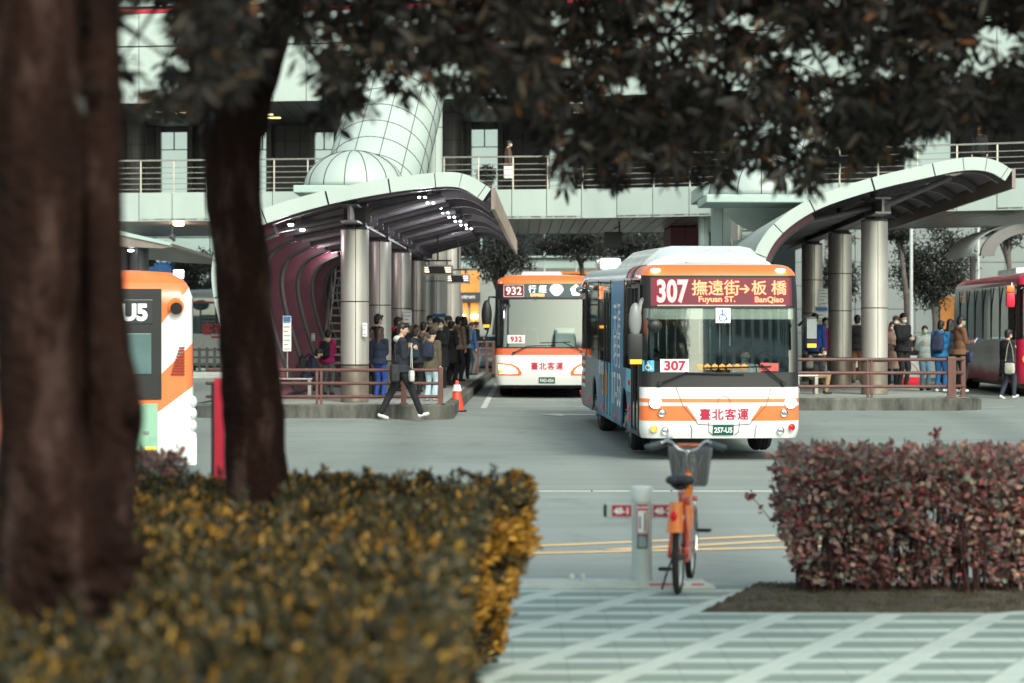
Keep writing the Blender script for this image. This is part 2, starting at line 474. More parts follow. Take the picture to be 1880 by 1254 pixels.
# ---------------------------------------------------------------- bus platforms
PT = .585
def platform(name, x0, x1, y0, y1, dxdy, r, lab):
    """raised island: kerb ring and paved top, rounded front corners"""
    out = []
    def fx(x, y): return x + dxdy * (y - y0)
    for k in range(9):
        a = PI / 2 * k / 8
        out.append((x1 - r + r * math.sin(a), y0 + r - r * math.cos(a)))
    out2 = [(x1 + dxdy * 0, y) for y in np.linspace(y0 + r + 2, y1, 12)]
    left = [(x0, y) for y in np.linspace(y1, y0 + r + 1, 12)]
    for k in range(9):
        a = PI / 2 * k / 8
        left.append((x0 + r - r * math.cos(a), y0 + r - r * math.sin(a)))
    loop = [(fx(x, y), y) for x, y in out + out2 + left]
    n = len(loop)
    c = Vector((sum(p[0] for p in loop) / n, sum(p[1] for p in loop) / n))
    def inner(p, d):
        v = Vector(p); t = (c - v); t = Vector((t.x and math.copysign(1, t.x) * min(1, abs(t.x)), math.copysign(min(1, abs(t.y)), t.y)))
        return (v.x + t.x * d, v.y + t.y * d)
    kb = MB(); vs = []
    for p in loop:
        q = inner(p, .03); w = inner(p, .2)
        vs += [(p[0], p[1], zg(p[0], p[1]) - .1), (p[0], p[1], PT - .03), (q[0], q[1], PT), (w[0], w[1], PT), (w[0], w[1], PT - .1)]
    fs = []
    for i in range(n):
        j = (i + 1) % n
        for k in range(4): fs.append((i * 5 + k, j * 5 + k, j * 5 + k + 1, i * 5 + k + 1))
    kb.add(vs, fs)
    root = tag(kb.build('platform_kerb', CONC), kind='structure')
    tp = MB(); w = [inner(p, .2) for p in loop]
    tp.add([(p[0], p[1], PT - .004) for p in w], [tuple(range(n))])
    tag(tp.build('platform_paving', PLATM), kind='structure')
def plat_mat():
    m = bpy.data.materials.new('platform_tiles'); m.use_nodes = True
    nt = m.node_tree; b = nt.nodes['Principled BSDF']
    tc = NL(nt, 'ShaderNodeTexCoord')
    br = NL(nt, 'ShaderNodeTexBrick'); br.inputs['Scale'].default_value = 1
    br.inputs['Brick Width'].default_value = .3; br.inputs['Row Height'].default_value = .3; br.inputs['Mortar Size'].default_value = .012
    br.offset = 0
    br.inputs['Color1'].default_value = (.30, .32, .30, 1); br.inputs['Color2'].default_value = (.24, .26, .25, 1); br.inputs['Mortar'].default_value = (.09, .09, .09, 1)
    nt.links.new(tc.outputs['Object'], br.inputs['Vector'])
    n = NL(nt, 'ShaderNodeTexNoise'); n.inputs['Scale'].default_value = .9; n.inputs['Detail'].default_value = 6
    nt.links.new(tc.outputs['Object'], n.inputs['Vector'])
    c = mixc(nt, n.outputs[0], br.outputs['Color'], (.40, .42, .39))
    nt.links.new(c, b.inputs['Base Color']); b.inputs['Roughness'].default_value = .75
    return m
PLATM = plat_mat()
platform('left', -6.3, -1.15, 46.5, 92, .012, .8, '')
platform('right', 5.2, 10.1, 51.0, 92, .03, .7, '')

def smoothprof(pts, n=6):
    out = []
    P_ = [Vector(p) for p in pts]
    for i in range(len(P_) - 1):
        a = P_[max(0, i - 1)]; b = P_[i]; c = P_[i + 1]; d = P_[min(len(P_) - 1, i + 2)]
        for k in range(n):
            t = k / n
            out.append(.5 * ((2 * b) + (c - a) * t + (2 * a - 5 * b + 4 * c - d) * t * t + (3 * b - a - 3 * c + d) * t ** 3))
    out.append(P_[-1]); return out
def offs(prof, d):
    out = []
    for i, p in enumerate(prof):
        t = (prof[min(i + 1, len(prof) - 1)] - prof[max(0, i - 1)]).normalized()
        out.append(p + Vector((t.y, -t.x)) * d)
    return out
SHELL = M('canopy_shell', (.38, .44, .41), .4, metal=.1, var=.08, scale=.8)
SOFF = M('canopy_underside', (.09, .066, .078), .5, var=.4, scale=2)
BEAM = M('painted_steel_beam', (.15, .135, .145), .45, var=.2, scale=5)
TIPM = M('canopy_edge_bronze', (.26, .21, .185), .4, metal=.4, var=.25, scale=2, streak=.2)
SKYP = M('skylight_panel_tan', (.75, .62, .42), .6, var=.15, emit=(.75, .62, .42), es=.12)  # emission stands in for daylight, the roof shell above is opaque
def canopy(label, prof, y0, y1, dxdy, colx, ys, zt, group, skylights=False):
    root = empty('platform_canopy', (0, 0, 0), label=label, cat='canopy', group=group)
    pr = smoothprof(prof, 6)
    inn = offs(pr, .28)
    sh = lambda y: dxdy * (y - y0)
    # white end band, panel by panel
    mb = MB(); gp = MB(); step = 7
    N = len(pr)
    for s in range(0, N - 1, step):
        e = min(N - 1, s + step)
        a = list(range(s, e + 1))
        poly = [pr[i] for i in a] + [inn[i] for i in reversed(a)]
        # tiny gap between neighbouring panels
        poly[len(a) - 1] = poly[len(a) - 1].lerp(poly[len(a) - 2], .2); poly[len(a)] = poly[len(a)].lerp(poly[len(a) + 1], .2)
        mb.prism(poly, lambda p: (p.x, y0 - .10, p.y), lambda p: (p.x, y0 + .04, p.y))
    mb.build('end_fascia', OFFW, root)
    gp.prism([p for p in offs(pr, .01)] + list(reversed(offs(pr, .27))), lambda p: (p.x, y0 - .05, p.y), lambda p: (p.x, y0 + .10, p.y))
    gp.build('fascia_backing', GAP, root)
    # outer shell with joints
    sb = MB(); o2 = offs(pr, .07)
    Y = np.arange(y0 + .1, y1, 1.16)
    for ya in Y:
        yb = ya + 1.14
        for s in range(0, N - 1, step):
            e = min(N - 1, s + step)
            vs = []; fs = []
            for i in range(s, e + 1):
                for q in (pr, o2):
                    vs += [(q[i].x + sh(ya), ya, q[i].y), (q[i].x + sh(yb), yb, q[i].y)]
            k = e - s
            for i in range(k):
                b = i * 4
                fs += [(b, b + 4, b + 5, b + 1), (b + 2, b + 3, b + 7, b + 6), (b, b + 2, b + 6, b + 4), (b + 1, b + 5, b + 7, b + 3)]
            sb.add(vs, fs)
    sb.build('roof_shell', SHELL, root, auto=35)
    # underside
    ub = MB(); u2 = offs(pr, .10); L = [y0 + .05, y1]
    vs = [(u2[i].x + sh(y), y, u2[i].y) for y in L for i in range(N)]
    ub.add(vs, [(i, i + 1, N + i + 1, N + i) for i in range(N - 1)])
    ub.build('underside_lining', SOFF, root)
    # curved ribs
    y = y0 + .9
    while y < y1:
        rb = MB(); a = offs(pr, .11); w = .11
        b = offs(pr, .27)
        rb.prism(a + list(reversed(b)), lambda p: (p.x + sh(y), y - w, p.y), lambda p: (p.x + sh(y), y + w, p.y))
        rb.build('curved_rib', BEAM, root)
        mr = MB(); a = offs(pr, .12); b = offs(pr, .42)
        k = int(N * .50)
        mr.prism(a[:k] + list(reversed(b[:k])), lambda p: (p.x + sh(y), y - w - .03, p.y), lambda p: (p.x + sh(y), y - w - .003, p.y))
        mr.prism(a[:k] + list(reversed(b[:k])), lambda p: (p.x + sh(y), y + w + .005, p.y), lambda p: (p.x + sh(y), y + .75, p.y))
        mr.build('side_panel', MAROON, root)
        mr = MB(); a = b; b = offs(pr, .47)
        mr.prism(a[:k] + list(reversed(b[:k])), lambda p: (p.x + sh(y), y - w + .02, p.y), lambda p: (p.x + sh(y), y + .6, p.y))
        mr.build('rib_flange', DARKGREY, root)
        if skylights:
            sk = MB(); a = offs(pr, .125); b = offs(pr, .135); k0, k1 = N - 17, N - 9
            sk.prism(a[k0:k1] + list(reversed(b[k0:k1])), lambda p: (p.x + sh(y), y + .5, p.y), lambda p: (p.x + sh(y), y + 2.9, p.y))
            sk.build('skylight_panel', SKYP, root)
        y += 3.4
    # edge gutter running back along the tip
    t = pr[-1]; g = MB()
    g.beam((t.x + .03, y0 - .08, t.y - .18), (t.x + .03 + sh(y1), y1, t.y - .18), .07, .42)
    for k in np.arange(y0, y1, 1.15):
        g.beam((t.x + .073 + sh(k), k, t.y - .39), (t.x + .073 + sh(k), k, t.y + .03), .02, .03, up=(0, 1, 0))
    g.build('edge_gutter', TIPM, root)
    # main beam and struts
    cb = MB(); zb = zt + .30
    for dz, w, h in ((-.16, .34, .04), (.16, .34, .04), (0, .05, .30)):
        cb.beam((colx, y0 + .5, zb + dz), (colx + sh(y1), y1, zb + dz), w, h)
    cb.build('main_beam', BEAM, root)
    def roofz(X):
        best = min(range(N // 3, N), key=lambda i: abs(pr[i].x - X)); return pr[best].y
    xt = colx + (t.x - colx) * .62; xl = colx - (colx - min(p.x for p in pr)) * .62
    for k in np.arange(y0 + 1.9, y1, 1.72):
        st = MB()
        st.seg((colx + sh(k) + .1, k, zb + .02), (xt + sh(k), k, roofz(xt) - .30), .065, n=8)
        st.box(colx + sh(k) + .12, colx + sh(k) + .32, k - .05, k + .05, zb - .12, zb + .16)
        st.build('roof_strut', BEAM, root)
        st = MB()
        st.seg((colx + sh(k) - .1, k, zb + .02), (xl + sh(k), k, roofz(xl) - .34), .055, n=8)
        st.build('roof_strut', BEAM, root)
    for k in ys:
        br = MB(); x = colx + sh(k)
        br.bbox(x - .26, x + .26, k - .26, k + .26, zt + .02, zt + .07, .01)
        br.bbox(x - .26, x + .26, k - .26, k + .26, zt + .50, zt + .55, .01)
        br.box(x - .03, x + .03, k - .24, k + .24, zt + .07, zt + .5)
        br.box(x - .22, x + .22, k - .03, k + .03, zt + .07, zt + .5)
        br.seg((x, k, zt + .5), (x, k, roofz(x) - .12), .09)
        br.build('column_bracket', DARKGREY, root)
    return root, sh
canopy('curved steel canopy over the crowded platform, row of small lights under its roof',
       [(-5.1, .58), (-5.42, 1.4), (-5.72, 2.4), (-5.82, 3.1), (-5.72, 3.65), (-5.4, 4.08), (-4.7, 4.42), (-3.6, 4.74), (-2.54, 4.95), (-1.7, 5.06), (-1.16, 5.09), (-.78, 5.0), (-.40, 4.76)],
       46.5, 74, .018, -3.2, (48.3, 54.9, 62.5, 69.5), 4.03, 'curved platform canopies')
canopy('curved steel canopy sweeping up to the right behind the nearest bus',
       [(5.35, .58), (5.15, 1.6), (5.08, 2.7), (5.16, 3.4), (5.40, 4.0), (5.86, 4.5), (6.6, 4.94), (7.8, 5.34), (8.98, 5.62), (9.6, 5.75), (10.08, 5.78), (10.5, 5.70), (10.84, 5.50)],
       52.0, 76, .03, 8.13, (54.2, 61.5, 69.0), 4.47, 'curved platform canopies', True)

def column(x, y, z0, z1, r, label, group, base=.75, mt=STEELD, seam=.12, name='steel_column', cat='column', joints=(2.0,)):
    root = empty(name, (x, y, z0), label=label, cat=cat, group=group)
    mb = MB(); h = z1 - z0
    zs = [base] + [base + (j - base) for j in joints if j < h] + [h]
    prof = []
    for a, b in zip(zs[:-1], zs[1:]):
        prof += [(r - .012, a + .0), (r, a + .012), (r, b - .012), (r - .012, b)]
    mb.lathe(prof, n=40)
    mb.build('shaft', mt, root, auto=30)
    g = MB()
    for ang in (-PI / 2 + seam, PI / 2, PI, 0):
        cx, cy = math.cos(ang) * (r - .008), math.sin(ang) * (r - .008)
        g.seg((cx, cy, base), (cx, cy, h), .011, n=6)
    for j in zs[:-1]: g.lathe([(r - .02, j - .012), (r + .002, j - .01), (r + .002, j + .01), (r - .02, j + .012)], n=40)
    g.build('panel_joint', GAP, root)
    if base > .05:
        b = MB(); b.lathe([(r - .01, 0), (r - .002, .01), (r - .002, base - .02), (r - .012, base - .012)], n=40)
        b.build('base_sleeve', M('column_base_sheet', (.30, .25, .21), .4, metal=.6, var=.3, scale=3), root, auto=30)
    return root
LC = [(48.3, 'front steel column of the crowded platform with a small notice on its side'),
      (54.9, 'second steel column of the crowded platform, behind the standing man in black'),
      (62.5, 'third steel column of the crowded platform with a notice panel below'),
      (69.5, 'rearmost steel column of the crowded platform by the hanging displays')]
for (y, l) in LC: column(-3.2 + .018 * (y - 46.5), y, PT, 4.06, .285, l, 'columns of the crowded platform', joints=(2.02,))
RC = [(54.2, 'front steel column of the right platform behind the railing'),
      (61.5, 'second steel column of the right platform, beside the man in black jacket and brown trousers'),
      (69.0, 'rearmost steel column of the right platform next to the nearest bus')]
for (y, l) in RC: column(8.13 + .03 * (y - 52), y, PT, 4.5, .30, l, 'columns of the right platform', joints=(1.95, 2.9) if y > 60 else (1.95,))
# extra round columns deeper under the left canopy
for (px, D, l) in ((800, 76, 'dark round column behind the hanging displays'), (826, 79, 'bronze toned round column next to the orange shop'), (590, 74, 'pale round column seen past the curved ribs')):
    column(PX(px, D), D, .4, 5.6, .36, l, 'round columns under the walkway', base=.05, joints=(1.7, 3.2, 4.6))
# led fittings
for k in range(8):
    y = 47.9 + k * 2.0
    f_ = k / 7; t = MB(); x = PX(775, 47.9) * (1 - f_) + PX(861, 62) * f_; z = PZ(357, 47.9) * (1 - f_) + PZ(416, 62) * f_ - .06
    t.cur = 0
    for dx in (-.06, .06): t.ell((x + dx, y, z), (.030, .04, .02), 8, 6)
    t.cur = 1; t.bbox(x - .10, x + .10, y - .06, y + .06, z + .02, z + .10, .01)
    t.seg((x, y, z + .08), (x, y, z + .42), .02)
    tag(t.build('canopy_light', [LEDW, DARKGREY]), 'twin white spotlight under the left canopy roof, number %s from the front' % ['one', 'two', 'three', 'four', 'five', 'six', 'seven', 'eight'][k], 'light', 'spotlights along the canopy roof')
for k, (px, py, D) in enumerate(((534, 413, 48), (555, 422, 50), (592, 436, 54), (613, 441, 58))):
    t = MB(); p = P(px, py, D); t.cur = 0; t.ell(p, (.06, .05, .03), 8, 6); t.cur = 1; t.bbox(p.x - .1, p.x + .1, p.y - .06, p.y + .06, p.z + .02, p.z + .09, .01)
    t.seg((p.x, p.y, p.z + .08), (p.x, p.y, p.z + .3), .015)
    tag(t.build('canopy_light', [LEDW, DARKGREY]), 'single white spotlight above the curved ribs, %s from the left' % ['first', 'second', 'third', 'fourth'][k], 'light', 'spotlights above the curved ribs')

for k in range(4):
    pl = bpy.data.lights.new('canopy_spot_glow', 'POINT'); pl.energy = 26; pl.color = (.95, .95, 1); pl.shadow_soft_size = .12
    po = bpy.data.objects.new('canopy_spot_glow', pl); COL.objects.link(po); po.location = (-1.75 + k * .1, 49.5 + k * 5, 4.35)
    pl = bpy.data.lights.new('canopy_spot_glow', 'POINT'); pl.energy = 14; pl.color = (1, .85, .85); pl.shadow_soft_size = .12
    po = bpy.data.objects.new('canopy_spot_glow', pl); COL.objects.link(po); po.location = (-4.5, 48.6 + k * 4, 3.8)
# ---------------------------------------------------------------- elevated walkway and building
WP = [(-26, 81.2), (-13.1, 80), (2.8, 77.6), (14.2, 72.8), (24, 68)]
def yf(x):
    return float(np.interp(x, [p[0] for p in WP], [p[1] for p in WP]))
walk = empty('elevated_walkway', (0, 80, 5.5), label='raised pedestrian walkway clad in pale panels above the bus lanes', cat='walkway')
walk.location = (0, 0, 0)
ZW0, ZW1 = 5.68, 6.63
mb = MB(); bk = MB()
xs = np.arange(-26, 24, 1.13)
for x in xs:
    a, b = x + .012, x + 1.118
    mb.panel((a, yf(a)), (b, yf(b)), ZW0, ZW1, .05)
    bk.panel((x, yf(x) + .06), (x + 1.13, yf(x + 1.13) + .06), ZW0 + .03, ZW1 - .02, .1)
mb.build('fascia_panel', OFFW, walk); bk.build('fascia_frame', GAP, walk)
mb = MB()   # deck + soffit slats
for a, b in zip(xs[:-1], xs[1:]):
    mb.add([(a, yf(a) + .1, ZW1 - .03), (b, yf(b) + .1, ZW1 - .03), (b, yf(b) + 12.8, ZW1 - .03), (a, yf(a) + 12.8, ZW1 - .03)], [(0, 1, 2, 3)])
mb.build('deck', CONCL, walk)
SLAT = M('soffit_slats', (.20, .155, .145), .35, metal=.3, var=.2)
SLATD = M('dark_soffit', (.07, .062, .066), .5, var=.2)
mb = MB()
for x in np.arange(-26, 24, .38):
    a, b = x, x + .35
    mb.add([(a, yf(a) + .0, ZW0 + .03), (b, yf(b) + .0, ZW0 + .03), (b, yf(b) + 12.8, ZW0 + .03), (a, yf(a) + 12.8, ZW0 + .03),
            (a, yf(a) + .0, ZW0 + .08), (b, yf(b) + .0, ZW0 + .08), (b, yf(b) + 12.8, ZW0 + .08), (a, yf(a) + 12.8, ZW0 + .08)], [(0, 1, 2, 3), (0, 4, 5, 1), (0, 3, 7, 4), (1, 5, 6, 2)])
mb.build('soffit', SLAT, walk)
mb = MB()
for a, b in zip(xs[:-1], xs[1:]):
    mb.panel((a, yf(a) + 12.8), (b, yf(b) + 12.8), ZW0 + .0, ZW1, .1)
    mb.panel((a, yf(a) + .2), (b, yf(b) + .2), ZW0 + .11, ZW0 + .14, 12.4)
mb.build('rear_edge', OFFW2, walk)
# railing of the walkway
RAILM = M('railing_steel', (.62, .58, .52), .3, metal=.7, var=.1)
rail = empty('walkway_railing', (0, 0, 0), label='steel railing with thin horizontal bars along the raised walkway', cat='railing')
for x in xs[::1]:
    mb = MB(); mb.bbox(x + .02, x + .07, yf(x) + .12, yf(x) + .17, ZW1 - .03, ZW1 + 1.07, .008)
    mb.build('railing_post', RAILM, rail)
mb = MB()
for a, b in zip(xs[:-1], xs[1:]):
    for z, r in ((.12, .013), (.30, .013), (.48, .013), (.66, .013), (.84, .013), (1.08, .028)):
        mb.seg((a, yf(a) + .14, ZW1 + z), (b, yf(b) + .14, ZW1 + z), r, n=6)
mb.build('railing_bar', RAILM, rail)
bld = empty('terminal_building', (0, 0, 0), label='terminal building with pale panelled upper floor over a dark recessed gallery', cat='building')
ZB0 = 9.62
mb = MB(); bk = MB(); rl = MB()
for x in xs:
    a, b = x + .012, x + 1.118
    for z0, z1 in ((ZB0, 11.50), (11.53, 12.62), (12.85, 13.9), (13.93, 16)):
        mb.panel((a, yf(a)), (b, yf(b)), z0, z1 - .02, .05)
    rl.panel((x, yf(x) - .03), (x + 1.13, yf(x + 1.13) - .03), 12.62, 12.74, .1)
    bk.panel((x, yf(x) + .06), (x + 1.13, yf(x + 1.13) + .06), ZB0 + .02, 16, .2)
mb.build('upper_cladding', OFFW, bld); bk.build('cladding_frame', GAP, bld); rl.build('red_band', REDP, bld)
mb = MB()
for x in np.arange(-26, 24, .57):
    a, b = x, x + .54
    mb.add([(a, yf(a) + .0, ZB0 + .03), (b, yf(b) + .0, ZB0 + .03), (b, yf(b) + 9.6, ZB0 + .03), (a, yf(a) + 9.6, ZB0 + .03)], [(0, 1, 2, 3)])
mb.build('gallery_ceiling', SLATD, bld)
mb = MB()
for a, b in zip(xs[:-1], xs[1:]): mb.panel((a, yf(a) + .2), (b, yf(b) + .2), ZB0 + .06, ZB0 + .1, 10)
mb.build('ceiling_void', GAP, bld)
# strip lights in the gallery ceiling
for (px, py) in ((672, 200), (300, 205), (335, 208), (488, 211), (502, 217), (905, 198), (1055, 190), (1055, 208), (1215, 193)):
    D = 2.0; s = (HY - py) / (ZB0 - CH); D = F / s; x = PX(px, D)
    if D < yf(x) + .3: D = yf(x) + .5; x = PX(px, D)
    t = MB(); t.box(x - .25, x + .25, D - .12, D + .12, ZB0 - .0, ZB0 + .025)
    t.build('strip_light', M('strip_light_glow', (1, .9, .6), emit=(1, .78, .38), es=1.6, var=0), bld)
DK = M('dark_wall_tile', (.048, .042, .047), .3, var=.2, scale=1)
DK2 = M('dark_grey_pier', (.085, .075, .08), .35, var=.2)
mb = MB(); bk = MB()
R = 9.5
for x in np.arange(-26, 24, .55):
    for z in np.arange(ZW1 - .05, ZB0, .62):
        mb.panel((x + .01, yf(x) + R), (x + .54, yf(x + .55) + R), z + .01, min(z + .61, ZB0 + .1), .04)
    bk.panel((x, yf(x) + R + .05), (x + .55, yf(x + .55) + R + .05), ZW1 - .05, ZB0 + .1, .2)
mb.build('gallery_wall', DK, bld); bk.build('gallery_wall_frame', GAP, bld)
def wallslab(px0, px1, py0, py1, off, mt, nm, par, t=.06):
    """slab on the gallery wall, found by its size in the street view"""
    D0 = 88.0
    for _ in range(6): D0 = yf(PX((px0 + px1) / 2, D0)) + R - off
    a = (PX(px0, D0), yf(PX(px0, D0)) + R - off); b = (PX(px1, D0), yf(PX(px1, D0)) + R - off)
    m_ = MB(); m_.panel(a, b, max(ZW1 - .02, PZ(py1, D0)), PZ(py0, D0), t)
    return m_.build(nm, mt, par), D0
PALEG = M('pale_glass_door', (.6, .72, .68), .25, var=.08, scale=1, emit=(.66, .84, .74), es=.42)  # emission stands in for daylight seen through the doors
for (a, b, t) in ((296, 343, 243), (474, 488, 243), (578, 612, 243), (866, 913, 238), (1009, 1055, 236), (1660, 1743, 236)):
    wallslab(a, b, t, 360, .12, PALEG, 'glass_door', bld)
    wallslab((a + b) / 2 - 1, (a + b) / 2 + 1, t, t + 32, .15, GAP, 'door_joint', bld)
    wallslab(a, b, t + 31, t + 32.6, .15, GAP, 'door_joint', bld)
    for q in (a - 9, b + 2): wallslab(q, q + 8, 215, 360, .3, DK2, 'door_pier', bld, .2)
DOTB = M('blue_dot', (.02, .12, .5), .4, var=0)
for i, q in enumerate((1018, 1032, 1045)):
    o, D0 = wallslab(q - 1, q + 1, 256, 258, .18, DOTB, 'sign_dot', bld)
    m_ = MB(); p = P(q, 257, D0); m_.lathe([(0, -.01), (.075, -.01), (.075, .02), (0, .02)], c=(p.x, p.y - .04, p.z), axis='y', n=16)
    o2 = m_.build('sign_dot', DOTB if i < 2 else M('violet_dot', (.12, .08, .4), .4, var=0), bld)
    bpy.data.objects.remove(o)
for (px, D, r, l) in ((250, 86, .36, 'grey round column in the gallery beside the left tree trunk'), (828, 84, .42, 'dark round column in the gallery right of the pale pipe')):
    column(PX(px, D), D, ZW1 - .03, ZB0 + .03, r, l, 'round columns of the gallery', base=.02, mt=DK2, joints=(1.0, 2.1))
column(PX(798, 74), 74, 4.9, 13.0, .24, 'tall pale pipe column rising past the walkway', 'pale round columns', base=.02, mt=OFFW, joints=(1.5, 3.4, 5.2))
for px, D, r, z1, l in ((1292, 77, .17, 5.75, 'slim pale pipe column under the walkway edge'), (1323, 71, .29, 5.9, 'pale round column beside the stairs behind the nearest bus'), (1352, 72.5, .17, 5.9, 'tan shaded column tucked behind the pale one')):
    column(PX(px, D), D, .35, z1, r, l, 'pale round columns', base=.03, mt=OFFW if 'pale' in l and 'tan' not in l else STEELD, joints=(2.5,))
# maroon wall under the walkway
m_ = MB(); D = 84
for i in range(2):
    for z0, z1 in ((.3, 2.4), (2.43, 4.6), (4.63, 5.66)):
        m_.box(PX(1231, D) + i * .52, PX(1231, D) + i * .52 + .505, D, D + 4, z0, z1)
o = m_.build('wall_pier', M('maroon_wall', (.15, .028, .055), .4, var=.15)); tag(o, 'maroon tiled wall pier under the walkway above the nearest bus', 'wall')
# hanging dark screen + camera
hs_ = empty('hanging_screen', P(1126, 440, 80), label='black hanging screen under the walkway over the bus lane', cat='screen')
m_ = MB(); m_.bbox(-.30, .30, -.06, .06, -.28, .26, .015); m_.build('screen_housing', BLACK, hs_)
m_ = MB(); m_.seg((.2, 0, .26), (.2, 0, .62), .03); m_.seg((.2, 0, .45), (.02, 0, .36), .02); m_.build('hanger', DARKGREY, hs_)
cc = empty('security_camera', P(316, 437, 78), label='dark security camera hanging from the walkway soffit next to the bright lamp', cat='camera')
m_ = MB(); m_.seg((0, 0, .38), (0, 0, .1), .035); m_.ell((0, 0, .04), (.1, .1, .1)); m_.seg((0, 0, .04), (.1, -.25, -.08), .055); m_.build('camera_body', DARKGREY, cc)
lp = MB(); p = P(328, 419, 82); lp.cur = 0; lp.lathe([(0, 0), (.16, 0), (.2, .06)], c=(p.x, p.y, ZW0 - .05), n=20); lp.cur = 1; lp.lathe([(.2, .06), (.22, .09), (0, .09)], c=(p.x, p.y, ZW0 - .06), n=20)
tag(lp.build('soffit_lamp', [LAMPW, DARKGREY]), 'bright warm lamp on the walkway soffit between the two near trunks', 'lamp')
pl = bpy.data.lights.new('soffit_glow', 'POINT'); pl.energy = 60; pl.color = (1, .75, .45); pl.shadow_soft_size = .15
po = bpy.data.objects.new('soffit_glow', pl); COL.objects.link(po); po.location = (p.x, p.y, ZW0 - .35)

# ---------------------------------------------------------------- domed escalator hoods
def hood(cx, cz, D, r, label, tubetop):
    root = empty('domed_hood', (0, 0, 0), label=label, cat='dome')
    DM = OFFW
    m_ = MB(); z0 = PZ(cz, D); x0 = PX(cx, D)
    m_.ell((x0, D, z0), (r, r, r * .74), 48, 24, zmin=0)
    m_.build('dome', DM, root, smooth=True)
    g = MB()
    for k in range(14):
        a = PI * 2 * k / 14 + .1
        pts = [(x0 + math.cos(a) * math.cos(t) * (r + .004), D + math.sin(a) * math.cos(t) * (r + .004), z0 + math.sin(t) * (r * .74 + .004)) for t in np.linspace(0, PI / 2, 14)]
        g.tube(pts, .013, n=5)
    g.build('dome_seam', GAP, root)
    b = MB(); b.bbox(x0 - r * 1.12, x0 + r * 1.0, D - r * 1.05, D + r, z0 - .22, z0 - .01, .03); b.build('dome_base', OFFW2, root)
    # inclined tube behind
    p0 = P(tubetop[0], tubetop[1], D + 1.5); p1 = P(tubetop[2], tubetop[3], D + 6.5)
    R_ = tubetop[4]; ax = (p1 - p0).normalized(); e1 = Vector((1, 0, 0)); e1 = (e1 - ax * e1.dot(ax)).normalized(); e2 = ax.cross(e1)
    t = MB(); t.seg(p0, p1, R_, n=48, cap=True); t.build('inclined_tube', DM, root, auto=30)
    g = MB(); L = (p1 - p0).length
    for k in np.arange(.15, L, .82):
        c = p0 + ax * k
        g.tube([c + (e1 * math.cos(u) + e2 * math.sin(u)) * (R_ + .003) for u in np.linspace(0, 2 * PI, 41)], .013, n=5, cap=False)
    for u in np.linspace(0, 2 * PI, 13)[:-1] + .2:
        dd = (e1 * math.cos(u) + e2 * math.sin(u)) * (R_ + .003); g.seg(p0 + dd, p1 + dd, .012, n=5)
    g.build('tube_seam', GAP, root)
hood(650, 345, 68, 1.42, 'white segmented dome and tube hood above the left canopy', (672, 392, 735, 150, 1.45))
hood(1400, 362, 64, 1.45, 'white segmented dome hood half hidden by the overhanging leaves', (1405, 352, 1450, 190, 1.3))
m_ = MB(); D = 68; m_.bbox(PX(1283, D), PX(1405, D), D - 1.5, D + 3, PZ(366, D), PZ(340, D), .04)
m_.build('box', OFFW2).name = 'landing_box'
o = COL.objects['landing_box']; tag(o, 'pale landing slab below the right dome with a dark underside', 'landing')
# ---------------------------------------------------------------- stairs
def stairs(x0, x1, D0, D1, z0, z1, n, label):
    root = empty('staircase', (0, 0, 0), label=label, cat='stairs')
    m_ = MB()
    for i in range(n):
        y = D0 + (D1 - D0) * i / n; z = z0 + (z1 - z0) * i / n
        m_.box(x0, x1, y, y + (D1 - D0) / n + .03, z + (z1 - z0) / n - .05, z + (z1 - z0) / n)
    m_.build('step', CONCL, root)
    m_ = MB()
    for x in (x0 - .03, x1 + .03):
        m_.beam((x, D0, z0 + .05), (x, D1, z1 + .02), .06, .3)
    m_.build('stringer', STEEL, root)
    m_ = MB()
    for x in (x0, x1):
        m_.seg((x, D0, z0 + .95), (x, D1, z1 + .95), .035)
        for k in range(9):
            t = k / 8; m_.seg((x, D0 + (D1 - D0) * t, z0 + (z1 - z0) * t), (x, D0 + (D1 - D0) * t, z0 + (z1 - z0) * t + .95), .02, n=6)
    m_.build('handrail', RAILM, root)
stairs(PX(604, 64), PX(640, 64), 62, 70, PT, 6, 26, 'steel staircase climbing to the walkway between the curved ribs and front column')
stairs(PX(1345, 72), PX(1412, 72), 68, 76, 1.2, 6, 24, 'staircase with thin treads behind the right canopy columns')
# ---------------------------------------------------------------- left shelter tip, right shelter
root = empty('platform_canopy', (0, 0, 0), label='flat canopy tip poking out right of the left tree trunk', cat='canopy', group='curved platform canopies')
m_ = MB(); D = 58
a = P(316, 447, D); b = P(222, 425, D); c = P(60, 400, D)
pts = [a, b, c]
poly = [(p.x, p.z) for p in pts] + [(c.x, c.z - .5), (b.x, b.z - .36), (a.x - .25, a.z - .12), (a.x, a.z - .08)]
m_.prism(poly, lambda q: (q[0], D, q[1]), lambda q: (q[0] - .3, D + 14, q[1])); m_.build('roof_shell', TIPM, root)
m_ = MB()
poly = [(p.x, p.z + .012) for p in pts] + [(c.x, c.z - .1), (b.x, b.z - .09), (a.x - .05, a.z - .05)]
m_.prism(poly, lambda q: (q[0], D - .05, q[1]), lambda q: (q[0], D - .004, q[1])); m_.build('end_fascia', OFFW2, root)
m_ = MB(); p = P(240, 460, D + .5); m_.ell(p, (.08, .05, .03), 8, 6); m_.build('spotlight', LEDW, root)
column(PX(255, 59), 59, .35, PZ(455, 59), .24, 'dark column under the flat canopy tip above the left bus', 'columns of the left shelter', base=.05, mt=DK2, joints=(2,))
column(PX(222, 59), 59, .35, PZ(455, 59), .2, 'slim column behind the left tree trunk above the left bus', 'columns of the left shelter', base=.05, mt=DK2, joints=(2,))
root = empty('bus_shelter', (0, 0, 0), label='ribbed arched metal shelter roof behind the maroon bus', cat='shelter')
D = 73; r0 = 1.62
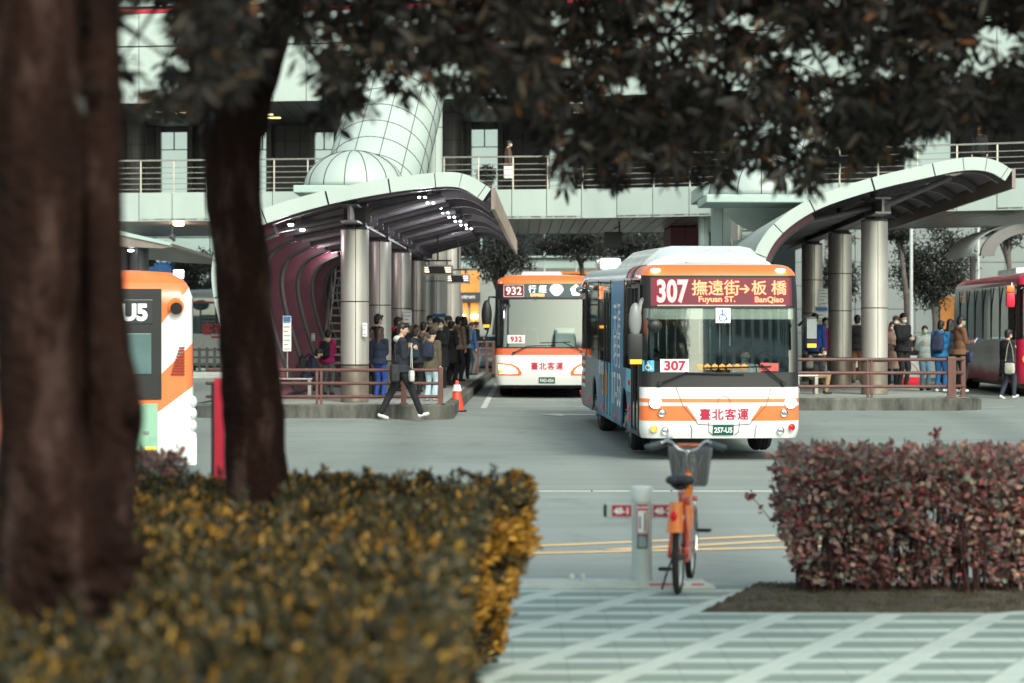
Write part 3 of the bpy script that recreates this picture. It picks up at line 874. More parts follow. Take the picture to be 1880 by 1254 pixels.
cxx, czz = PX(1880, D), PZ(470, D)
RIBM = M('ribbed_sheet', (.78, .82, .78), .5, metal=0, var=.12)
m_ = MB(); vs = []; fs = []; n = 20; ny = 40
for j in range(ny):
    y = D + j * .12
    rr = r0 + (.02 if j % 2 else 0)
    for i in range(n + 1):
        t = PI - PI / 2 * i / n * 1.25
        vs.append((cxx + math.cos(t) * rr * .98 + .02 * (y - D), y, czz + math.sin(t) * rr * .6))
for j in range(ny - 1):
    for i in range(n): fs.append((j * (n + 1) + i, j * (n + 1) + i + 1, (j + 1) * (n + 1) + i + 1, (j + 1) * (n + 1) + i))
m_.add(vs, fs); m_.build('arched_roof', RIBM, root)
m_ = MB(); q = [(math.cos(PI - PI / 2 * i / n * 1.25), math.sin(PI - PI / 2 * i / n * 1.25)) for i in range(n + 1)]
poly = [(cxx + c * r0, czz + s * r0 * .62) for c, s in q] + [(cxx + c * (r0 - .42), czz + s * (r0 * .6 - .26)) for c, s in reversed(q)]
m_.prism(poly, lambda p: (p[0] + .25, D - .3, p[1]), lambda p: (p[0] + .25, D - .02, p[1])); m_.build('arch_frame', M('arch_frame_grey', (.16, .15, .15), .5), root)
for x in (cxx - 1.5, cxx + 1.4):
    m_ = MB(); m_.seg((x, D + .3, .35), (x, D + .3, czz), .09); m_.build('post', DARKGREY, root)
# ---------------------------------------------------------------- buildings beyond
far = empty('office_building', (0, 0, 0), label='glass fronted office block beyond the walkway with dark reflective window bands', cat='building')
YB = 104
m_ = MB()
m_.box(PX(300, YB), PX(1300, YB), YB, YB + 12, PZ(640, YB), PZ(500, YB)); m_.build('ground_floor', M('shop_front_wall', (.30, .33, .32), .4, var=.15, scale=.5), far)
gr = MB()
for i in range(16):
    x = PX(420 + i * 58, YB); gr.box(x + .04, x + 1.33, YB, YB + .1, PZ(470, YB), PZ(395, YB))
gr.build('window_band', DGLASS, far)
m_ = MB(); 
for i in range(16):
    x = PX(420 + i * 58, YB); m_.box(x - .0, x + 1.365, YB - .05, YB + .15, PZ(492, YB), PZ(473, YB))
m_.build('spandrel', OFFW2, far)
m_ = MB(); m_.box(PX(400, YB), PX(1300, YB), YB - .25, YB + .2, PZ(473, YB), PZ(470, YB)); m_.box(PX(400, YB), PX(1300, YB), YB - .02, YB + 8, PZ(395, YB), PZ(340, YB))
for i in range(17): x = PX(420 + i * 58, YB); m_.box(x - .04, x + .04, YB - .1, YB + .1, PZ(500, YB), PZ(395, YB))
m_.build('mullion', OFFW2, far)
SHOPG = M('lit_shop_interior', (.6, .25, .06), .5, var=.5, scale=1.2, emit=(1, .38, .08), es=.35)
m_ = MB(); m_.box(PX(832, YB), PX(880, YB), YB - .12, YB - .02, PZ(537, YB), PZ(497, YB)); m_.box(PX(836, YB), PX(858, YB), YB - .12, YB - .02, PZ(610, YB), PZ(556, YB)); m_.box(PX(864, YB), PX(878, YB), YB - .12, YB - .02, PZ(610, YB), PZ(556, YB))
m_.build('lit_shop_window', SHOPG, far)
m_ = MB()
for px in (842, 850, 868, 874): m_.ell(P(px, 581, YB - .3), (.09, .09, .11), 8, 6)
m_.build('shop_lamp', LAMPW, far)
m_ = MB(); m_.box(PX(828, YB), PX(882, YB), YB - .3, YB - .13, PZ(554, YB), PZ(537, YB)); m_.build('shop_sign', M('sign_grey', (.07, .065, .08), .5, var=.1), far)
text('spectrum', .24, INK_W, P(853, 546, YB - .31), (1, 0, 0), (0, 0, 1), parent=far, bold=.004)
m_ = MB(); m_.box(PX(960, YB), PX(1120, YB), YB - .2, YB - .02, PZ(503, YB), PZ(499, YB)); m_.build('orange_band', ORANGE, far)
GT = M('grey_wall_tile', (.24, .27, .27), .45, var=.1, scale=.5)
rb = empty('tiled_building', (0, 0, 0), label='light grey tiled building wall behind the right platform and trees', cat='building')
m_ = MB()
for x in np.arange(PX(1440, YB), PX(2300, YB), 1.25):
    for z in np.arange(0, 9, .98): m_.box(x + .012, x + 1.238, YB - 4, YB - 3.9, z + .012, z + .968)
m_.build('wall_tile', GT, rb); m_ = MB(); m_.box(PX(1440, YB), PX(2300, YB), YB - 3.88, YB + 5, 0, 9.5); m_.build('wall', GAP, rb)
m_ = MB(); m_.box(PX(1725, YB - 4), PX(1750, YB - 4), YB - 4.2, YB - 4.02, 0, PZ(545, YB - 4)); m_.build('orange_panel', M('dull_orange_panel', (.5, .19, .04), .5, var=.2), rb)
lb = empty('panelled_building', (0, 0, 0), label='pale panelled building wall between the two near trunks', cat='building')
m_ = MB()
for x in np.arange(PX(-300, YB), PX(420, YB), 2.35):
    for z in (0, 3.0, 6.0): m_.box(x + .02, x + 2.33, YB - 2, YB - 1.9, z + .02, z + 2.98)
m_.build('wall_panel', OFFW2, lb); m_ = MB(); m_.box(PX(-300, YB), PX(420, YB), YB - 1.88, YB + 5, 0, 9.2); m_.build('wall', GAP, lb)
m_ = MB(); m_.box(PX(262, 100), PX(345, 100), 100, 100.2, PZ(540, 100), PZ(481, 100)); m_.build('blue_board', M('blue_board', (.02, .09, .25), .4, var=.1), lb)
o = MB(); p = P(281, 508, 84); o.lathe([(0, 0), (.36, 0), (.36, .06), (0, .06)], c=p, axis='y', n=28)
sg = o.build('round_sign', M('sign_blue', (.01, .12, .36), .35, var=0)); tag(sg, 'round blue stop sign with number 19 above the left bus', 'sign')
text('19', .42, INK_W, (p.x, p.y - .01, p.z - .03), (1, 0, 0), (0, 0, 1), parent=sg, bold=.01)
o = MB(); o.seg((p.x, p.y + .1, .3), (p.x, p.y + .1, p.z + .3), .04); o.build('pole', DARKGREY, sg)
fl = empty('flood_light', P(328, 503, 84), label='glowing square flood lamp on a pole among the far left trees', cat='lamp')
o = MB(); o.bbox(-.17, .17, -.06, 0, -.15, .13, .04); o.build('lamp_face', LAMP, fl)
o = MB(); o.bbox(-.2, .2, .002, .1, -.18, .16, .02); o.seg((0, .06, -.1), (0, .06, -3.6), .04); o.build('lamp_post', DARKGREY, fl)
op = empty('reflection_block', (0, 0, 0), label='pale windowed block added unseen behind the viewpoint, mirrored in the bus windscreens', cat='building')  # unseen block added to shape what the windscreens mirror
m_ = MB(); m_.box(-45, .3, -52, -42, 0, 10.5); m_.box(.3, 14, -52, -42, 0, 4.2); m_.box(14, 60, -52, -42, 0, 13); m_.build('wall', M('reflection_wall', (.62, .68, .65), .6, var=.15, scale=.2), op)
for k in range(4):
    m_ = MB()
    for i in range(30):
        if -2.4 < -44 + i * 3.4 < 14.5 and k > 0: continue
        m_.box(-44 + i * 3.4, -41.9 + i * 3.4, -41.98, -41.9, 1.2 + k * 2.8, 3.0 + k * 2.8)
    m_.build('reflection_windows', DGLASS, op)
# flag pole at the right
fp = MB(); fp.seg((PX(1673, 92), 92, .3), (PX(1673, 92), 92, PZ(395, 92)), .07, .06, n=12); tag(fp.build('white_pole', WHITE), 'slim white pole in front of the right hand trees', 'pole')
fp = MB(); fp.seg((PX(1796, 94), 94, .3), (PX(1796, 94), 94, PZ(395, 94)), .05, .05, n=12); tag(fp.build('white_pole', WHITE), 'thin white pole left of the arched shelter', 'pole')
# ---------------------------------------------------------------- buses
def livery(name, kind, base=(.78, .80, .79), org=(.86, .17, .03), x0=.04):
    m = bpy.data.materials.new(name); m.use_nodes = True
    nt = m.node_tree; b = nt.nodes['Principled BSDF']
    tc = NL(nt, 'ShaderNodeTexCoord'); sp = NL(nt, 'ShaderNodeSeparateXYZ'); nt.links.new(tc.outputs['Object'], sp.inputs[0])
    X, Y, Z = sp.outputs
    gt = lambda a, v: mathn(nt, 'GREATER_THAN', a, v)
    lt = lambda a, v: mathn(nt, 'LESS_THAN', a, v)
    mul = lambda a, c: mathn(nt, 'MULTIPLY', a, c)
    n = NL(nt, 'ShaderNodeTexNoise'); n.inputs['Scale'].default_value = 2.5; n.inputs['Detail'].default_value = 6; nt.links.new(tc.outputs['Object'], n.inputs['Vector'])
    if kind == 'front307':
        stripe = mul(gt(Z, .905), lt(Z, .968))
        ax = mathn(nt, 'ABSOLUTE', mathn(nt, 'SUBTRACT', X, x0))
        edge = mathn(nt, 'ADD', mul(mathn(nt, 'SUBTRACT', Z, .62), .70), .41)
        blk = mul(mul(gt(Z, .622), lt(Z, .853)), gt(ax, edge))
        f = mathn(nt, 'MAXIMUM', stripe, blk)
    elif kind == 'front932':
        f = mul(gt(Z, 1.07), lt(Z, 1.235))
    elif kind == 'rear':
        # slanting orange and white bands wrapping round the tail
        b1 = gt(mathn(nt, 'ADD', Z, mul(X, 1.33)), 1.0)
        b2 = mul(lt(mathn(nt, 'ADD', Z, mul(X, .99)), .63), gt(mathn(nt, 'ADD', Z, mul(X, .74)), .37))
        f = mathn(nt, 'MAXIMUM', b1, b2)
    c = mixc(nt, f, base, org)
    c = mixc(nt, mul(n.outputs[0], .16), c, (.45, .45, .43))
    nt.links.new(c, b.inputs['Base Color']); b.inputs['Roughness'].default_value = .28; b.inputs['Coat Weight'].default_value = .4
    return m
def wrap307():
    m = bpy.data.materials.new('advert_wrap'); m.use_nodes = True
    nt = m.node_tree; b = nt.nodes['Principled BSDF']
    tc = NL(nt, 'ShaderNodeTexCoord'); sp = NL(nt, 'ShaderNodeSeparateXYZ'); nt.links.new(tc.outputs['Object'], sp.inputs[0])
    X, Y, Z = sp.outputs
    mul = lambda a, c: mathn(nt, 'MULTIPLY', a, c)
    gt = lambda a, v: mathn(nt, 'GREATER_THAN', a, v); lt = lambda a, v: mathn(nt, 'LESS_THAN', a, v)
    n = NL(nt, 'ShaderNodeTexNoise'); n.inputs['Scale'].default_value = 1.1; n.inputs['Detail'].default_value = 5; nt.links.new(tc.outputs['Object'], n.inputs['Vector'])
    r = NL(nt, 'ShaderNodeValToRGB'); nt.links.new(n.outputs[0], r.inputs[0])
    r.color_ramp.elements[0].position = .35; r.color_ramp.elements[0].color = (.095, .155, .21, 1)
    r.color_ramp.elements[1].position = .7; r.color_ramp.elements[1].color = (.23, .33, .39, 1)
    e = r.color_ramp.elements.new(.52); e.color = (.10, .23, .37, 1)
    cy = mul(mul(gt(Y, 1.5), lt(Y, 2.3)), gt(Z, 1.0))
    c = mixc(nt, cy, r.outputs[0], (.12, .55, .65))
    c = mixc(nt, mul(gt(Y, 4.7), lt(Y, 5.3)), c, (.04, .45, .60))
    c = mixc(nt, mul(mul(gt(Y, 2.7), lt(Y, 4.8)), gt(Z, 1.36)), c, (.07, .24, .42))
    c = mixc(nt, gt(Y, 7.8), c, (.25, .29, .30))
    nt.links.new(c, b.inputs['Base Color']); b.inputs['Roughness'].default_value = .5
    return m
class Bus:
    def __init__(s, W, L, zs, tiltx, tilty, insx, insy, bulge=.09, R=.18, RR=.14, rtx=(0, 3), rty=(0, .06), ybr=()):
        s.W, s.L, s.zs = W, L, zs
        s.tf = lambda z: float(np.interp(z, tiltx, tilty)); s.ins = lambda z: float(np.interp(z, insx, insy)); s.tr = lambda z: float(np.interp(z, rtx, rty))
        s.bulge, s.R, s.RR = bulge, R, RR
        xs = list(np.linspace(-(W - R), W - R, 17))
        cor = [W - R + R * math.sin(a) for a in np.linspace(0, PI / 2, 7)[1:]]
        xs = [-c for c in reversed(cor)] + xs + cor
        out = [(x, s.fc(x), 'front') for x in xs]
        ys = sorted(set([round(y, 3) for y in list(np.arange(.6, L - .4, .55)) + list(ybr)]))
        yr0 = s.fc(W)
        ys = [y for y in ys if yr0 + .05 < y < L - RR - .05]
        out += [(W, y, 'right') for y in ys]
        cr = [(W - RR + RR * math.cos(a), L - RR + RR * math.sin(a)) for a in np.linspace(0, PI / 2, 6)]
        out += [(x, y, 'rear') for x, y in cr] + [(x, L, 'rear') for x in np.linspace(W - RR, -(W - RR), 9)[1:-1]] + [(-x, y, 'rear') for x, y in reversed(cr)]
        out += [(-W, y, 'left') for y in reversed(ys)]
        s.out = out
    def fc(s, x):
        ax = min(abs(x), s.W); v = s.bulge * (ax / s.W) ** 2
        e = ax - (s.W - s.R)
        if e > 0: v += s.R * (1 - math.sqrt(max(0, 1 - (e / s.R) ** 2)))
        return v
    def front(s, x, z, eps=.0):
        k = 1 - s.ins(z) / s.W
        return Vector((x, s.fc(min(s.W, abs(x) / k)) + s.tf(z) - eps, z))
    def conf(s, eps):
        return lambda p: s.front(p.x, p.z, eps) 
    def pos(s, i, z):
        x, y, t = s.out[i]; n_ = s.ins(z); k = 1 - n_ / s.W
        u = y / s.L
        return Vector((x * k, y + s.tf(z) * max(0, 1 - u * 1.6) - s.tr(z) * max(0, u * 2 - 1), z))
    def shell(s, classify, mats, root, names):
        """faces grouped by classify(kind, x, y, z) into separate part meshes"""
        parts = {}; n = len(s.out)
        for j in range(len(s.zs) - 1):
            for i in range(n):
                k = (i + 1) % n
                a, b = s.out[i], s.out[k]
                zc = (s.zs[j] + s.zs[j + 1]) / 2; xc = (a[0] + b[0]) / 2; yc = (a[1] + b[1]) / 2
                t = 'front' if (a[2] == 'front' and b[2] == 'front') else 'rear' if (a[2] == 'rear' and b[2] == 'rear') else 'right' if xc > 0 else 'left'
                key = classify(t, xc, yc, zc)
                if key is None: continue
                q = parts.setdefault(key, MB())
                q.add([s.pos(i, s.zs[j]), s.pos(k, s.zs[j]), s.pos(k, s.zs[j + 1]), s.pos(i, s.zs[j + 1])], [(0, 1, 2, 3)])
        # roof cap
        z = s.zs[-1]; top = [s.pos(i, z) for i in range(n)]
        q = parts.setdefault('roof', MB())
        cen = Vector((0, s.L / 2, z)); ring2 = [Vector((p.x * .55, s.L / 2 + (p.y - s.L / 2) * .93, z + .035)) for p in top]
        q.add(top + ring2, [(i, (i + 1) % n, n + (i + 1) % n, n + i) for i in range(n)] + [tuple(range(n, 2 * n))])
        objs = {}
        for k, q in parts.items():
            bm = bmesh.new(); 
            me = bpy.data.meshes.new(names.get(k, k)); me.from_pydata(q.v, [], q.f); bm.from_mesh(me)
            bmesh.ops.remove_doubles(bm, verts=bm.verts[:], dist=.0005); bmesh.ops.recalc_face_normals(bm, faces=bm.faces[:])
            # make normals point outward
            tot = sum((f.normal.dot(f.calc_center_median() - Vector((0, s.L / 2, 1.5))) for f in bm.faces))
            if tot < 0: bmesh.ops.reverse_faces(bm, faces=bm.faces[:])
            bm.to_mesh(me); bm.free()
            me.materials.append(mats[k]); me.polygons.foreach_set('use_smooth', [True] * len(me.polygons)); me.set_sharp_from_angle(angle=math.radians(40))
            o = bpy.data.objects.new(names.get(k, k), me); COL.objects.link(o); o.parent = root; objs[k] = o
        return objs
    def patch(s, poly, eps, mat, name, root, side=None, sub=.12):
        """thin raised patch on the front face from a 2D outline (x, z)"""
        bm = bmesh.new()
        f = bm.faces.new([bm.verts.new((p[0], 0, p[1])) for p in poly])
        for ax, lo, hi in ((0, min(p[0] for p in poly), max(p[0] for p in poly)), (2, min(p[1] for p in poly), max(p[1] for p in poly))):
            k = lo + sub
            while k < hi - .01:
                co = Vector((0, 0, 0)); co[ax] = k; no = Vector((0, 0, 0)); no[ax] = 1
                bmesh.ops.bisect_plane(bm, geom=bm.verts[:] + bm.edges[:] + bm.faces[:], plane_co=co, plane_no=no); k += sub
        for v in bm.verts: v.co = s.front(v.co.x, v.co.z, eps)
        bmesh.ops.recalc_face_normals(bm, faces=bm.faces[:])
        r = bmesh.ops.extrude_face_region(bm, geom=bm.faces[:])
        for v in [g for g in r['geom'] if isinstance(g, bmesh.types.BMVert)]: v.co.y += min(abs(eps), .02) * .9
        me = bpy.data.meshes.new(name); bm.to_mesh(me); bm.free(); me.materials.append(mat)
        o = bpy.data.objects.new(name, me); COL.objects.link(o); o.parent = root
        return o
def wheel(root, x, y, side, r=.48, w=.30, zc=None, rimmat=None):
    """tyre with a rim as its child; side -1/+1 is the outer side"""
    t = MB(); prof = [(r * .56, -w / 2), (r * .9, -w / 2 - .01), (r * .97, -w / 2 + .03), (r, -w / 2 + .07)]
    for k in (-.25, 0, .25): prof += [(r, w * k - .02), (r - .012, w * k - .012), (r - .012, w * k + .012), (r, w * k + .02)]
    prof += [(r, w / 2 - .07), (r * .97, w / 2 - .03), (r * .9, w / 2 + .01), (r * .56, w / 2)]
    t.lathe(prof, c=(x, y, r), axis='x', n=36)
    o = t.build('wheel', RUBBER, root, auto=40)
    c = MB(); h = side * w / 2
    c.lathe([(r * .57, h + side * .002), (r * .52, h - side * .03), (r * .44, h - side * .04), (r * .32, h + side * .05), (.10, h + side * .055), (.09, h + side * .085), (0, h + side * .09)], c=(x, y, r), axis='x', n=30)
    for k in range(10):
        a = 2 * PI * k / 10
        c.seg((x + h + side * .02, y + math.cos(a) * r * .38, r + math.sin(a) * r * .38), (x + h + side * .075, y + math.cos(a) * r * .38, r + math.sin(a) * r * .38), .018, n=6)
    c.build('rim', rimmat or RIMG, o, auto=35)
    return o
RIMG = M('wheel_rim_grey', (.22, .22, .21), .45, metal=.5, var=.25)
def fender(root, W, yc, z0, z1, r, mat, rz=.48):
    """panel with a wheel arch cut, filling the square opening, and a dark inner wheel house"""
    for sx in (-1, 1):
        m_ = MB(); y0, y1 = yc - .64, yc + .64
        arc = [(yc + r * math.cos(a), rz + r * math.sin(a)) for a in np.linspace(PI, 0, 19)]
        arc = [(y, max(z0, z)) for y, z in arc]
        for i in range(len(arc) - 1):
            a, b = arc[i], arc[i + 1]
            ua = (a[0] - arc[0][0]) / (arc[-1][0] - arc[0][0]); ub = (b[0] - arc[0][0]) / (arc[-1][0] - arc[0][0])
            ta = (y0 + (y1 - y0) * ua, z1); tb = (y0 + (y1 - y0) * ub, z1)
            poly = [a, b, tb, ta]
            m_.prism(poly, lambda p: (sx * (W - .001), p[0], p[1]), lambda p: (sx * (W - .03), p[0], p[1]))
        m_.prism([(y0, z0), arc[0], (y0, z1)], lambda p: (sx * (W - .001), p[0], p[1]), lambda p: (sx * (W - .03), p[0], p[1]))
        m_.prism([(y1, z0), arc[-1], (y1, z1)], lambda p: (sx * (W - .001), p[0], p[1]), lambda p: (sx * (W - .03), p[0], p[1]))
        m_.build('wheel_arch', mat, root)
        h = MB(); pts = [(yc + (r + .01) * math.cos(a), rz + (r + .01) * math.sin(a)) for a in np.linspace(PI, 0, 15)]
        vs = [(sx * (W - .03), y, z) for y, z in pts] + [(sx * (W - .55), y, z) for y, z in pts]
        n = len(pts); h.add(vs, [(i, i + 1, n + i + 1, n + i) for i in range(n - 1)] + [tuple(range(n, 2 * n))]); h.build('wheel_house', BLACK, root)
def seatrow(root, xs, ys, z, mat):
    for y in ys:
        for x in xs:
            m_ = MB(); m_.bbox(x - .21, x + .21, y, y + .42, z + .38, z + .48, .03); m_.bbox(x - .21, x + .21, y + .38, y + .48, z + .44, z + 1.02, .04); m_.box(x - .03, x + .03, y + .1, y + .3, z, z + .38)
            m_.build('seat', mat, root)
SEATM = M('blue_seat_fabric', (.03, .07, .13), .7, var=.3)
FLOORM = M('bus_floor', (.25, .26, .26), .6)
def wiper(root, bus, pivot, elbow, b0, b1):
    m_ = MB(); f = lambda p, e=.05: bus.front(p[0], p[1], e)
    m_.lathe([(0, -.05), (.035, -.05), (.035, .03), (0, .03)], c=f(pivot, .02), axis='y', n=10)
    m_.tube([f(pivot, .05), f(((pivot[0] + elbow[0]) / 2, (pivot[1] + elbow[1]) / 2), .06), f(elbow, .05)], .014, n=6)
    m_.tube([f(b0, .02), f(((b0[0] + b1[0]) / 2, (b0[1] + b1[1]) / 2), .035), f(b1, .02)], .012, n=6)
    m_.build('wiper', BLACK, root)
def disc(root, bus, x, z, r, mat, name, eps=.02, ring=True, par=None):
    m_ = MB(); p = bus.front(x, z, 0)
    m_.ell((p.x, p.y - .004, p.z), (r, eps, r), 20, 10)
    o = m_.build(name, mat, root, smooth=True)
    if ring:
        g = MB(); g.lathe([(r * 1.0, -.01), (r * 1.12, -eps - .012), (r * 1.25, -.012), (r * 1.25, .03)], c=p, axis='y', n=24); g.build('lamp_ring', CHROME, o, auto=40)
    return o
def ledpanel(nm, col, es):
    return M(nm, (.02, .01, .012), .4, var=0, emit=col, es=es)
WHEELCHAIR_DONE = []
def wheelchair(root, bus, cx, cz, s, bgm, fgm):
    """square access sign: figure in a wheelchair"""
    e = .012
    o = bus.patch([(cx - s, cz - s), (cx + s, cz - s), (cx + s, cz + s), (cx - s, cz + s)], e, bgm, 'access_sign', root)
    m_ = MB(); f = lambda x, z: bus.front(cx + x * s, cz + z * s, e + .004)
    m_.ell(f(-.12, .62), (s * .14, .003, s * .14), 10, 6)
    m_.tube([f(-.12, .42), f(-.10, -.02), f(.34, -.05), f(.5, -.52), f(.72, -.46)], s * .075, n=5)
    m_.tube([f(-.12, .22), f(.3, .18)], s * .06, n=5)
    m_.tube([f(-.18 + .0, .18)] + [f(-.05 + .48 * math.cos(a), -.28 + .48 * math.sin(a)) for a in np.linspace(2.1, 6.1, 14)], s * .06, n=5)
    for v in range(len(m_.v)):
        p = m_.v[v]; q = bus.front(p[0], p[2], e + .004 + .0); m_.v[v] = (p[0], q.y - min(.002, max(-.002, 0)), p[2])
    m_.build('wheelchair_symbol', fgm, o)
def railtext(*a): pass

def bus307():
    D0 = 37.0; X0 = PX(1324.5, D0)
    root = empty('city_bus', (X0, D0, .0), math.radians(-3.2) * -1, label='orange and white city bus 307 at the front with lit red route display', cat='bus')
    root.rotation_euler = (math.radians(.95), 0, math.radians(3.1))
    zs = [.35, .42, .50, .62, .74, .853, .905, .968, 1.05, 1.14, 1.33, 1.37, 1.6, 1.9, 2.2, 2.36, 2.46, 2.65, 2.80, 2.87, 2.92, 2.97, 3.01, 3.035]
    B = Bus(1.25, 11.2, zs, (.35, .5, .62, .9, 1.14, 1.33, 2.87, 2.95, 3.035), (.07, .02, 0, .0, .03, .05, .15, .19, .32),
            (.35, .45, 2.6, 2.87, 2.95, 3.01, 3.035), (.04, 0, .015, .04, .07, .14, .22), ybr=(1.40, 1.95, 3.25, 4.9, 6.1, 7.5, 8.8))
    def cl(t, x, y, z):
        if t == 'front':
            if z < 1.14: return 'body'
            if z > 2.87: return 'cap'
            if z < 1.37: return 'mask'
            if 2.36 < z: return 'mask'
            if abs(x) > 1.19: return 'mask'
            return 'windscreen'
        if t == 'rear':
            if z > 2.87: return 'roofside'
            return 'tail'
        if z > 2.82: return 'cap' if y < 1.2 else 'roofside'
        if z < 1.14 and (1.95 < y < 3.25 or 7.5 < y < 8.8): return None
        if t == 'left' and .3 < y < 1.40: return 'door_opening'
        if z > 1.37:
            if t == 'left' and 2.7 < y < 4.9: return 'wrap'
            return 'side_window'
        if t == 'left' and 4.9 < y < 6.1 and z > 1.2: return 'wrap'
        return 'wrap'
    WR = wrap307()
    HEADER = glassmat('display_cover_glass', (.5, .5, .5), .04)
    mats = dict(body=livery('front_livery', 'front307'), cap=ORANGE2, mask=BLACK, windscreen=GLASS, header=HEADER, roofside=M('roof_side_grey', (.42, .50, .48), .35, var=.1), tail=WHITE,
                side_window=TINT, wrap=WR, door_opening=TINT, roof=M('roof_grey', (.55, .60, .58), .4))
    names = dict(body='front_panel', cap='front_cap', mask='windscreen_surround', windscreen='windscreen', header='display_glass', roofside='roof_side', tail='rear_panel', side_window='side_window', wrap='side_panel', door_opening='front_door', roof='roof')
    ob = B.shell(cl, mats, root, names)
    for yc in (2.6, 8.15): fender(root, 1.25, yc, .35, 1.14, .56, WR)
    for x in (-1.0, 1.0):
        for y in (2.6, 8.15): wheel(root, x, y, 1 if x > 0 else -1, .49, .29)
    # chassis floor, bulkhead, ceiling
    m_ = MB(); m_.box(-1.2, 1.2, .35, 11.0, .36, .42); m_.build('floor', FLOORM, root)
    m_ = MB(); m_.box(-.85, .85, 1.6, 10.8, .27, .35); m_.build('chassis', BLACK, root)
    m_ = MB(); m_.box(-1.15, 1.15, .42, 11.0, 2.74, 2.78); m_.build('ceiling', M('bus_ceiling', (.8, .82, .8), .6), root)
    # window pillars on both sides, door frames
    for sx in (-1, 1):
        for y in (1.5, 2.62, 5.0, 7.4, 10.0):
            m_ = MB(); m_.box(sx * 1.243 - .006, sx * 1.243 + .006, y - .03, y + .03, 1.36, 2.82)
            m_.build('window_pillar', BLACK, root)
    m_ = MB()
    for y in (.34, .86, 1.38): m_.box(-1.262, -1.235, y - .035, y + .035, .42, 2.72)
    for z in (.42, 2.70): m_.box(-1.262, -1.235, .34, 1.38, z - .03, z + .03)
    m_.seg((-1.285, .80, .9), (-1.285, .80, 1.9), .014); m_.seg((-1.285, .92, .9), (-1.285, .92, 1.9), .014)
    m_.build('door_frame', BLACK, ob['door_opening'])
    m_ = MB()
    for y in (5.0, 5.55, 6.1): m_.box(-1.258, -1.24, y - .03, y + .03, .45, 2.6)
    m_.build('rear_door_frame', BLACK, root)
    # LED header
    lb = B.patch([(-1.08, 2.40), (1.12, 2.40), (1.12, 2.83), (-1.08, 2.83)], .005, ledpanel('display_matrix', (.7, .0, .07), .22), 'route_display', root)
    LR = M('led_pink', (1, .1, .1), emit=(1, .20, .18), es=2.6, var=0); LO = M('led_orange', (.1, .02, .01), emit=(1, .16, .07), es=3.4, var=0)
    cf = B.conf(.010)
    text('307', .47, LR, (-.755, 0, 2.625), (1, 0, 0), (0, 0, 1), parent=lb, bold=.016, sx=.68, conform=cf, name='route_number')
    text('撫遠街', .25, LO, (-.075, 0, 2.68), (1, 0, 0), (0, 0, 1), parent=lb, bold=.003, sx=1.0, conform=cf)
    text('→', .2, LO, (.37, 0, 2.66), (1, 0, 0), (0, 0, 1), parent=lb, bold=.004, sx=1.0, conform=cf)
    text('板 橋', .235, LO, (.76, 0, 2.68), (1, 0, 0), (0, 0, 1), parent=lb, bold=.003, sx=1.05, conform=cf)
    text('Fuyuan ST.', .12, LO, (-.06, 0, 2.49), (1, 0, 0), (0, 0, 1), parent=lb, bold=.003, sx=1.1, conform=cf)
    text('BanQiao', .12, LO, (.76, 0, 2.49), (1, 0, 0), (0, 0, 1), parent=lb, bold=.003, sx=1.1, conform=cf)
    B.patch([(-.98, 2.395), (1.02, 2.395), (1.02, 2.415), (-.98, 2.415)], .012, M('pale_trim', (.5, .4, .4), .4), 'display_trim', root)
    # sun visor film
    B.patch([(-1.15, 2.19), (1.15, 2.19), (1.15, 2.355), (-1.15, 2.355)], -.02, M('visor_film', (.42, .47, .43), .5, var=.05), 'sun_visor', root)
    wheelchair(root, B, .035, 2.25, .115, CARD, INK_B)
    wheelchair(root, B, -1.12, 1.47, .085, M('sticker_blue', (.10, .45, .62), .5, var=0), INK_W)
    o = B.patch([(-.94, 1.375), (-.50, 1.375), (-.50, 1.575), (-.94, 1.575)], .012, CARD, 'route_card', root)
    text('307', .20, INK_RED, (-.72, 0, 1.475), (1, 0, 0), (0, 0, 1), parent=o, bold=.008, conform=B.conf(.016), sx=1.1)
    fl = MB()
    for k in range(7):
        c = B.front(-.33 + k * .115, 1.455, .006)
        for a in range(5):
            an = a * 2 * PI / 5 + .3; fl.ell((c.x + math.cos(an) * .027, c.y, c.z + math.sin(an) * .027), (.024, .003, .024), 8, 5)
    fl.build('flower_stickers', M('orange_sticker', (.85, .36, .08), .5, var=.1), root)
    o = B.patch([(.60, 1.39), (.90, 1.385), (.90, 1.51), (.62, 1.52)], .008, M('red_sticker', (.55, .07, .06), .5, var=.3, scale=20), 'notice_sticker', root)
    # black lower screen band gloss, seams
    sm = MB()
    for pts in ([(-.70, 1.135), (-.60, .86), (-.40, .62), (-.36, .57)], [(.78, 1.135), (.70, .86), (.48, .62), (.44, .57)], [(-.36, .57), (-.1, .555), (.2, .555), (.44, .57)],
                [(-.20, .60), (-.19, .45), (-.13, .40)], [(.28, .60), (.27, .45), (.21, .40)], [(-.48, .56), (-.455, .48), (-.455, .36)], [(.55, .56), (.53, .48), (.53, .36)]):
        sm.tube([B.front(x, z, .002) for x, z in pts], .0055, n=5)
    sm.build('panel_seam', GAP, root)
    m_ = MB(); m_.lathe([(.085, -.004), (.095, -.012), (.105, -.004)], c=B.front(.04, .92, 0), axis='y', n=24); m_.build('badge_ring', mats['body'], root)
    text('臺北客運', .185, INK_RED, (.04, 0, .725), (1, 0, 0), (0, 0, 1), parent=root, bold=.005, sx=1.0, conform=B.conf(.003), name='company_lettering', spacing=1.12)
    o = B.patch([(-.13, .40), (.19, .40), (.19, .565), (-.13, .565)], .018, GREENPL, 'number_plate', root, sub=1)
    text('257-U5', .115, INK_W, (.03, 0, .48), (1, 0, 0), (0, 0, 1), parent=o, bold=.004, sx=.82, conform=B.conf(.022))
